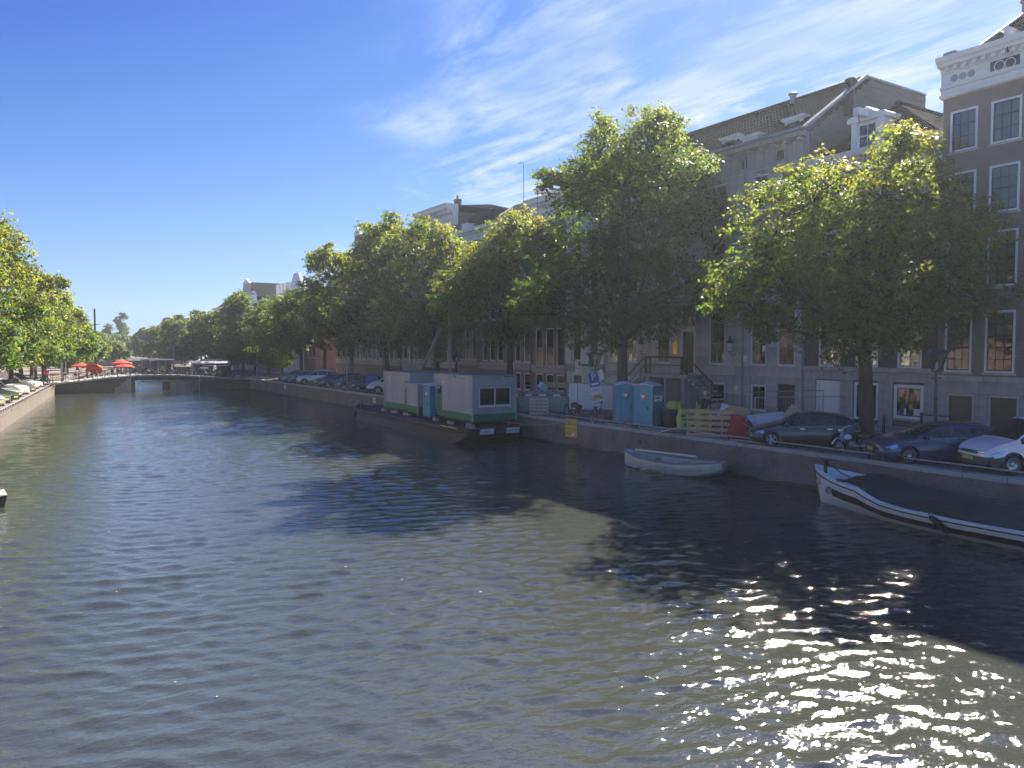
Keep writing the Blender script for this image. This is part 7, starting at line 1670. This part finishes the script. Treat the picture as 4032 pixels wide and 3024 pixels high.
# fallen parking sign on the quay edge
fs = thing('fallen_sign', 'blue and white parking sign lying flat on the quay edge', 'sign', (25.86, 26.75, GZ + .14)); fs.rotation_euler = (R(-8), R(-14), R(-102))
MB().box(-.95, .95, -.3, .3, -.012, .012).build('plate', 'paper_white', fs); MB().box(-.93, -.25, -.28, .28, .013, .017).build('blue_field', 'blue_sign', fs)
text('lettering', 'P', .45, 'paper_white', fs, (-.62, 0, .022), (0, 0, R(90)), ext=.003); MB().box(-.15, .1, -.28, .28, .013, .017).build('blue_stripe', 'blue_sign', fs); MB().box(.35, .62, -.28, .28, .013, .017).build('yellow_band', 'cream_yellow', fs)
MB().box(.74, .8, -.2, .2, .013, .017).build('arrow', 'print_dark', fs)
MB().tube([(-.3, .1, -.02), (-.32, .16, -.75)], .025, 6).build('bracket_pole', 'paper_white', fs)
# yellow notice on the quay wall
yn = thing('yellow_notice', 'yellow mooring notice board fixed on the quay wall', 'sign', (QX - .03, 34.62, 1.02))
MB().box(-.02, .02, -.52, .52, -.50, .36).build('board', 'yellow_plate', yn); MB().box(-.02, .02, -.50, .50, .41, .53).build('top_strip', 'yellow_plate', yn)
text('lettering', 'Niet afmeren i.v.m.', .125, 'print_dark', yn, (-.024, 0, .22), FACE_W); text('lettering', '12 aug. t/m 1 dec. 2021', .105, 'print_dark', yn, (-.024, 0, -.03), FACE_W, sx=.85)
text('lettering', 'Gemeente', .12, 'print_dark', yn, (-.024, .2, -.31), FACE_W); MB().lathe([(.1, -.024), (.1, -.021)], (0, -.18, -.33), 14, 'x').build('emblem', 'paper_white', yn)
for y, z in ((63.5, .95), (91.0, .95)):
    w_ = thing('wall_plate', 'small pale number plate on the quay wall %s' % ('below the cream van' if y < 70 else 'near the far bridge'), 'sign', (QX - .02, y, z)); MB().box(-.015, .015, -.3, .3, -.22, .22).build('plate', 'cream_paint', w_); MB().box(-.02, -.016, -.2, .2, -.05, .05).build('small_print', 'print_grey', w_)
# portable toilets
def toilet(label, x, y, z, rz, plate=False, side='toilet_side', group='teal portable toilets'):
    """front with door faces local -y, base 1.1 m square, 2.3 m tall"""
    t = thing('portable_toilet', label, 'toilet', (x, y, z), rz, group); h = 2.12; a = .55
    MB().box(-a - .02, a + .02, -a - .04, a + .02, .06, .14).build('base_tray', 'plastic_grey', t)
    for s in (-.4, .4): MB().box(s - .08, s + .08, -a, a, 0, .06).build('skid', 'plastic_black', t)
    MB().box(-a, -a + .04, -a, a, .14, h).build('side_wall', side, t); MB().box(a - .04, a, -a, a, .14, h).build('side_wall', side, t); MB().box(-a + .04, a - .04, a - .04, a, .14, h).build('back_wall', side, t)
    pieces(t, 'wall_rib', side, [(a - .002, a + .012, -a + .05, a - .05, z_, z_ + .03) for z_ in (h - .22, h - .15, h - .08)] + [(-a - .012, -a + .002, -a + .05, a - .05, z_, z_ + .03) for z_ in (h - .22, h - .15, h - .08)])
    MB().box(-a, -.36, -a - .03, -a + .03, .14, h).build('door_post', 'toilet_teal', t); MB().box(.36, a, -a - .03, -a + .03, .14, h).build('door_post', 'toilet_teal', t)
    d = MB().box(-.355, .355, -a - .02, -a + .02, .16, h + .05).build('door', 'toilet_teal', t)
    MB().box(-.33, .33, -a - .03, -a - .021, .24, .3).box(-.30, -.24, -a - .032, -a - .021, .3, h - .1).build('door_rib', 'toilet_side', d)
    MB().box(.24, .3, -a - .05, -a - .021, .95, 1.1).build('door_latch', 'plastic_black', d)
    hc = (0, -a - .026, 1.62)
    MB().lathe([(.155, -.004), (.155, .0)], (.04, hc[1] + .002, hc[2]), 20, 'y').build('red_disc', 'print_red', d)
    pts = [(0, -.13), (-.12, .0), (-.11, .08), (-.06, .1), (0, .06), (.06, .1), (.11, .08), (.12, 0)]
    MB().ext([(p[0] - .01, p[1] + hc[2]) for p in pts], hc[1] - .012, hc[1] - .004, 'y').build('white_heart', 'paper_white', d)
    rows = []
    for i in range(9):
        f = i / 8 * 2 - 1
        rows.append([(-a * 1.04 + 2.08 * a * k / 8, f * a * 1.06, h + .02 + .20 * (1 - (k / 4 - 1) ** 2) * (1 - .5 * f * f) + .02) for k in range(9)])
    MB().grid(rows).build('roof', 'roof_shell', t, True); MB().tube([(-a * 1.04 + 2.08 * a * k / 8, -a * 1.07, h + .02 + .10 * (1 - (k / 4 - 1) ** 2)) for k in range(9)], .025, 6).build('roof_rim', 'white_paint', t)
    if plate:
        p_ = MB().box(a + .012, a + .02, -.42, .42, 1.35, 1.66).build('name_board', 'paper_white', t)
        MB().lathe([(.06, a + .021), (.06, a + .024)], (0, -.28, 1.54), 14, 'x').build('red_disc', 'print_red', p_)
        MB().box(a + .021, a + .024, -.15, .12, 1.55, 1.60).box(a + .021, a + .024, -.15, .12, 1.48, 1.53).build('board_print', 'print_grey', p_); MB().box(a + .021, a + .024, -.2, .2, 1.39, 1.41).build('small_print', 'print_grey', p_)
    return t
M('roof_shell', (.5, .53, .55), .5, .08)
toilet('left teal portable toilet on the quay with its door towards the canal', 27.05, 31.55, GZ, R(-32))
toilet('right teal portable toilet with white name board on its side', 27.35, 29.95, GZ, R(-72), True)
p = on_barge(-.35, -6.42)
toilet('teal portable toilet standing on the barge beside the near cabin', p.x, p.y, CZ - .12, BY - R(90), group='teal portable toilets')
# pallets
def pallet(label, x, y, z, rz, w, h, tilt, mat, nb=6):
    """stands on edge: boards run sideways, three blocks deep"""
    t = thing('pallet', label, 'pallet', (x, y, z), rz, 'pallets on the quay'); t.rotation_euler = (tilt, 0, rz)
    bh = h / (nb * 1.75 - .75)
    bm = MB().box(-w / 2, w / 2, -.012, .012, 0, bh).mesh('board', mat)
    for i in range(nb): obj('board', bm, t, (0, 0, i * bh * 1.75)).rotation_euler = (0, random.uniform(-.008, .008), 0)
    for i in range(nb if nb < 6 else 3): obj('back_board', bm, t, (0, .13, i * bh * 1.75 * (1 if nb < 6 else 2)))
    sm_ = MB().box(-.035, .035, .013, .117, 0, h).mesh('bearer', mat)
    for k in range(5 if nb > 4 else 3): obj('bearer', sm_, t, (-w / 2 + .04 + (w - .08) * k / (4 if nb > 4 else 2), 0, 0))
    return t
pallet('wooden pallet standing on edge before the red skip', 26.55, 24.95, GZ, R(-46 - 8), 2.15, 1.25, R(-6), 'timber', 5)
pallet('grey white pallet leaning on the debris skip', 26.75, 39.2, GZ, R(-34), 1.15, 1.0, R(-5), 'timber_pale', 5)
# yellow sacks, black sack
def sack(label, x, y, z, rz, w, h, mat='bag_yellow', ears=True, group='yellow rubble sacks'):
    t = thing('rubble_sack', label, 'sack', (x, y, z), rz, group)
    rows = []
    for i in range(12):
        f = i / 11; r = w / 2 * (.9 + .16 * math.sin(f * 3.0) - .25 * max(0, f - .75) * 2)
        rows.append([((r + .03 * math.sin(7 * a + i)) * math.copysign(abs(math.cos(a)) ** .6, math.cos(a)), (r * .7 + .02 * math.sin(5 * a + i * 2)) * math.copysign(abs(math.sin(a)) ** .6, math.sin(a)), h * f + .03 * math.sin(3 * a + i) * f) for a in np.linspace(0, 2 * math.pi, 21)])
    rows.append([(q[0] * .2, q[1] * .2, h * 1.02) for q in rows[-1]])
    MB().grid(rows).build('sack_body', mat, t, True)
    if ears:
        for s, hh in ((-1, .42), (1, .22)): MB().ext([(s * w * .18, h * .92), (s * w * .46, h * .9), (s * w * .42, h + hh)], -.02, .02, 'y').build('sack_ear', mat, t)
    return t
y1s = sack('yellow rubble sack with printed word and tuned ears beside the wooden pallet', 27.35, 27.35, GZ, R(-32), .72, 1.05)
y1s['label'] = 'yellow rubble sack with dark lettering standing beside the wooden pallet'
text('lettering', 'BNK', .26, 'print_green', y1s, (-.02, -.31, .80), FACE_S, ext=.02); MB().lathe([(.10, -.285), (.10, -.275)], (0, 0, .36), 14, 'y').build('flame_emblem', 'print_green', y1s); MB().box(-.22, .22, -.30, -.285, .58, .63).build('small_print', 'print_green', y1s)
sack('yellow rubble sack behind the wooden pallet', 27.9, 26.7, GZ, R(-20), .8, 1.1)
sack('yellow rubble sack lying on the black sack by the toilets', 28.3, 29.0, GZ + .75, R(10), .95, .6, ears=False)
sack('big black rubble sack between the toilets and the yellow sack', 28.1, 28.75, GZ, R(0), 1.35, .95, 'black_bag', False, None)
# skips
def skip(label, x, y, z, rz, L, W_, H_, mats, heap):
    t = thing('rubble_skip', label, 'skip', (x, y, z), rz)
    b, f = .78, 1.0
    prof = [(-L / 2 * b, 0), (L / 2 * b, 0), (L / 2, H_), (-L / 2, H_)]
    MB().ext(prof, -W_ / 2, -W_ / 2 + .05, 'y').build('side_plate', mats[0], t); MB().ext(prof, W_ / 2 - .05, W_ / 2, 'y').build('side_plate', mats[0], t)
    for s in (-1, 1): MB().add([(s * L / 2 * b, -W_ / 2, 0), (s * L / 2 * b, W_ / 2, 0), (s * L / 2, W_ / 2, H_), (s * L / 2, -W_ / 2, H_)], [(0, 1, 2, 3)]).build('end_plate', mats[0], t)
    MB().box(-L / 2 * b, L / 2 * b, -W_ / 2, W_ / 2, 0, .05).build('floor', mats[0], t)
    MB().box(-L / 2 - .03, L / 2 + .03, -W_ / 2 - .04, -W_ / 2 - .001, H_ - .12, H_ + .02).build('rim', mats[1], t)
    for k in range(5): MB().box(-L * .36 + k * L * .17, -L * .36 + k * L * .17 + .08, -W_ / 2 - .045, -W_ / 2 - .002, .1, H_ - .13).build('rib', mats[0], t)
    if len(mats) > 2:
        for k in range(4): MB().box(-L / 2 + .1 + k * L / 4, -L / 2 + .1 + k * L / 4 + L / 8, -W_ / 2 - .05, -W_ / 2 - .041, H_ - .11, H_ + .01).build('red_marking', mats[2], t)
    rows = [[(-L / 2 * .92 + L * .92 * i / 10, -W_ / 2 * .9 + W_ * .9 * j / 6, H_ - .15 + heap * math.sin(math.pi * i / 10) * math.sin(math.pi * j / 6) + random.uniform(-.08, .08)) for i in range(11)] for j in range(7)]
    d_ = MB().grid(rows).build('rubble_heap', 'debris_grey', t); d_['kind'] = 'stuff'
    return t
skip('grey and red skip heaped with rubble behind the near cabin', 28.55, 41.2, GZ, R(-35), 3.6, 1.9, 1.15, ('galv', 'paper_white', 'red_paint'), .45)
skip('red skip full of plasterboard waste behind the wooden pallet', 29.0, 23.9, GZ, R(-42), 2.8, 1.5, .72, ('red_paint', 'red_paint'), .4)
def scraps(items, grp):
    for lb, x, y, z, d, rot, mt in items:
        o = MB().cbox((0, 0, 0), d).build('scrap_board', mt, None); o.location = (x, y, z); o.rotation_euler = rot; tag(o, lb, 'waste', grp)
scraps([('leaning sheet of pale board standing up from the red skip', 29.5, 22.6, GZ + .95, (.95, .03, .85), (R(10), R(35), R(-40)), 'timber_pale'), ('white crumpled sheet lying over the red skip', 28.6, 23.3, GZ + .85, (1.7, 1.1, .05), (R(22), R(-6), R(-30)), 'paper_white'),
        ('brown panel sticking out of the red skip near the pallet', 28.4, 25.1, GZ + 1.05, (1.3, .04, .6), (R(-20), R(10), R(-45)), 'timber'), ('white wedge of board at the left end of the red skip', 28.0, 25.5, GZ + 1.1, (.35, .03, .7), (0, R(20), R(-30)), 'paper_white'),
        ('grey plank on top of the rubble skip', 28.3, 41.6, GZ + 1.62, (2.0, .25, .06), (R(6), R(4), R(-30)), 'timber_grey'), ('brown beam on top of the rubble skip', 29.2, 40.8, GZ + 1.7, (2.2, .12, .35), (R(3), R(2), R(-38)), 'timber'), ('blue white plastic bag on the rubble skip', 28.2, 40.9, GZ + 1.62, (.5, .4, .4), (R(20), R(30), R(10)), 'paper_white')], 'waste on the skips')
# red plastic box
rx_ = thing('red_barrier', 'red plastic site box with a grey lid beside the wooden pallet', 'barrier', (27.0, 23.75, GZ), R(-40))
MB().ext([(-.4, 0), (.45, 0), (.3, 1.0), (-.2, 1.1)], -.35, .35, 'y').build('body', 'red_paint', rx_); MB().cbox((.42, -.1, .62), (.5, .6, .06), Matrix.Rotation(R(30), 3, 'Y')).build('lid', 'galv', rx_); MB().ext([(.3, 0), (.9, 0), (.75, .55), (.35, .55)], -.3, .3, 'y').build('dark_bin', 'plastic_black', rx_)
# wire fence panels
def fence(label, x, y, z, rz, L=3.4, H_=1.95, rail2=True):
    t = thing('fence_panel', label, 'fence', (x, y, z), rz, 'wire site fence panels')
    for a in (-L / 2, L / 2): MB().tube([(a, 0, .02), (a, 0, H_)], .024, 6).build('upright', 'galv', t)
    for zz in (.12, H_ - .01): MB().tube([(-L / 2, 0, zz), (L / 2, 0, zz)], .021, 6).build('rail', 'galv', t)
    wr_ = MB(); n = 30
    for i in range(1, n): wr_.tube([(-L / 2 + L * i / n, 0, .12), (-L / 2 + L * i / n, 0, H_)], .0035, 3, False)
    for zz in np.linspace(.4, H_ - .3, 6): wr_.tube([(-L / 2, .006, zz), (L / 2, .006, zz)], .0035, 3, False)
    w_ = wr_.build('wire_mesh', 'galv', t); w_['kind'] = 'stuff'
    for a in (-L / 2, L / 2): MB().box(a - .2, a + .2, -.12, .12, 0, .12).build('foot_block', 'concrete', t)
    return t
fence('wire fence panel on the quay between the red skip and the black car', 29.0, 21.9, GZ, R(-22), 4.4)
fence('wire fence panel farther from the water behind the black car', 31.4, 24.6, GZ, R(-12), 4.6, 2.0)
fence('wire fence panel behind the bicycles and the parking sign', 29.6, 34.4, GZ, R(-40), 3.6)
fence('wire fence panel behind the rubble skip', 30.0, 37.6, GZ, R(-40), 3.6)
fence('wire fence panel with a white sheet at the left of the lantern', 29.4, 36.2, GZ, R(-62), 3.4)
sh = tag(MB().grid([[(a, .05 * math.sin(a * 3 + z * 2), z) for a in np.linspace(-1.5, 1.5, 12)] for z in (.3, 1.0, 1.9)]).build('plastic_sheet', 'paper_white', None), 'white plastic sheet hung on the wire fence left of the lantern', 'sheet'); sh.location = (29.55, 37.4, GZ); sh.rotation_euler = (0, 0, R(-50))
# worker
person('man with grey hair in dark shirt seen from behind by the pallet', 28.6, 27.2, GZ, heading(.5, .85), 'cloth_green', 'cloth_navy', 'hair_grey', 1.82, 'work', None)
# bollards, blue bin, posts
def bollard(label, x, y, z=GZ):
    t = thing('street_bollard', label, 'bollard', (x, y, z), 0, 'brown iron street bollards')
    MB().lathe([(.09, 0), (.085, .1), (.07, .14), (.06, .75), (.075, .8), (.055, .86), (.07, .95), (.03, 1.02)], n=10).build('shaft', 'green_black', t, 40)
bollard('dark bollard beside the big trunk behind the moped', 33.2, 20.6); bollard('dark bollard at the basement window of the black brick house', 35.2, 20.0, GZ + .1)
st2 = thing('barrier_bar', 'black horizontal iron bar between bollard and brown house', 'barrier', (35.2, 19.6, GZ + .1)); MB().tube([(0, .4, .9), (1.2, -1.1, .8)], .03, 6).build('bar', 'black_iron', st2)
bn = thing('waste_bin', 'big blue wheeled waste container beside the cream van', 'bin', (27.0, 67.0, GZ), heading(-.9, .43))
MB().ext([(-.5, .12), (.45, .12), (.55, 1.25), (.35, 1.5), (-.2, 1.6), (-.6, 1.35)], -.65, .65, 'y').build('body', 'bin_blue', bn); MB().ext([(-.6, 1.35), (-.2, 1.6), (.35, 1.5), (.56, 1.25), (.60, 1.3), (.37, 1.57), (-.2, 1.67), (-.65, 1.38)], -.68, .68, 'y').build('lid', 'bin_blue', bn)
for a in (-.4, .4):
    for b in (-.5, .5): MB().lathe([(.1, -.03), (.1, .03)], (a, b, .1), 10, 'y').build('castor', 'rubber', bn)
for lb, x, y in (('thin grey street post beside the dark estate car', 26.6, 72.4), ('thin street post with small plate among the parked cars', 27.2, 74.6)):
    pole('street_post', lb, 'pole', x, y, GZ, 2.6, .04)
# rubble and planks along the edge
rb_ = MB()
for i in range(90):
    x, y = random.uniform(26.35, 27.4), random.uniform(27.0, 31.5); s = random.uniform(.04, .16)
    rb_.cbox((x, y, GZ + s * .3), (s * 1.5, s, s * .8), Matrix.Rotation(random.uniform(0, 3), 3, 'Z') @ Matrix.Rotation(random.uniform(-.5, .5), 3, 'X'))
tag(rb_.build('rubble', 'debris_grey', None), 'pale rubble scattered along the quay edge below the toilets', 'rubble', kind='stuff')
for i, (x, y, L_) in enumerate(((26.25, 28.4, 2.2), (26.3, 31.2, 1.8), (26.3, 22.5, 2.4))):
    o = tag(MB().box(-.06, .06, -L_ / 2, L_ / 2, 0, .06).build('timber_plank', 'timber_grey', None), ['grey plank lying on the edge below the right toilet', 'grey plank lying on the edge below the left toilet', 'grey plank lying on the quay edge before the black car'][i], 'plank'); o.location = (x, y, GZ + .04); o.rotation_euler = (0, 0, random.uniform(-.05, .05))
# timber rail frame rising from the far cabin (chute)
ch = thing('wooden_chute', 'slanting wooden beam leaning above the far site cabin', 'beam', (27.2, 52.4, GZ))
MB().cbox((-.6, 1.4, 4.0), (.22, 4.4, .12), Matrix.Rotation(R(-44), 3, 'X')).build('beam', 'timber_grey', ch); MB().box(-.1, .1, -.7, -.5, 0, 7.8).build('upright', 'timber_grey', ch)
# house for-sale board on B
fs_ = thing('estate_board', 'white board with red emblem on the black brick house behind the trunk', 'sign', (FX - .12, 24.7, GZ + 4.35))
MB().box(-.02, .02, -.95, .95, -.55, .65).build('board', 'paper_white', fs_)
pieces(fs_, 'red_emblem', 'print_red', [(-.03, -.021, .15 + a, .15 + b, c, d) for a, b, c, d in ((-.02, .06, -.05, .45), (.12, .2, -.05, .45), (-.14, .32, .1, .17), (-.10, .28, .26, .33))])
text('lettering', '020 - 123', .14, 'print_grey', fs_, (-.026, .1, -.25), FACE_W)
# ================================================================ added scattering volume, lifts the shade in place of lens veil
def make_veil(dens, g):
    m, nt, out = new_mat('veil_haze'); p = nt.nodes.new('ShaderNodeVolumePrincipled')
    pset(p, Density=dens, Anisotropy=g); p.inputs['Color'].default_value = (.84, .92, 1, 1)
    nt.links.new(p.outputs[0], out.inputs['Volume'])
    tag(MB().box(-60, 80, -25, 420, -1.6, 26).build('veil_haze', 'veil_haze'), kind='stuff')
make_veil(.00040, .55)
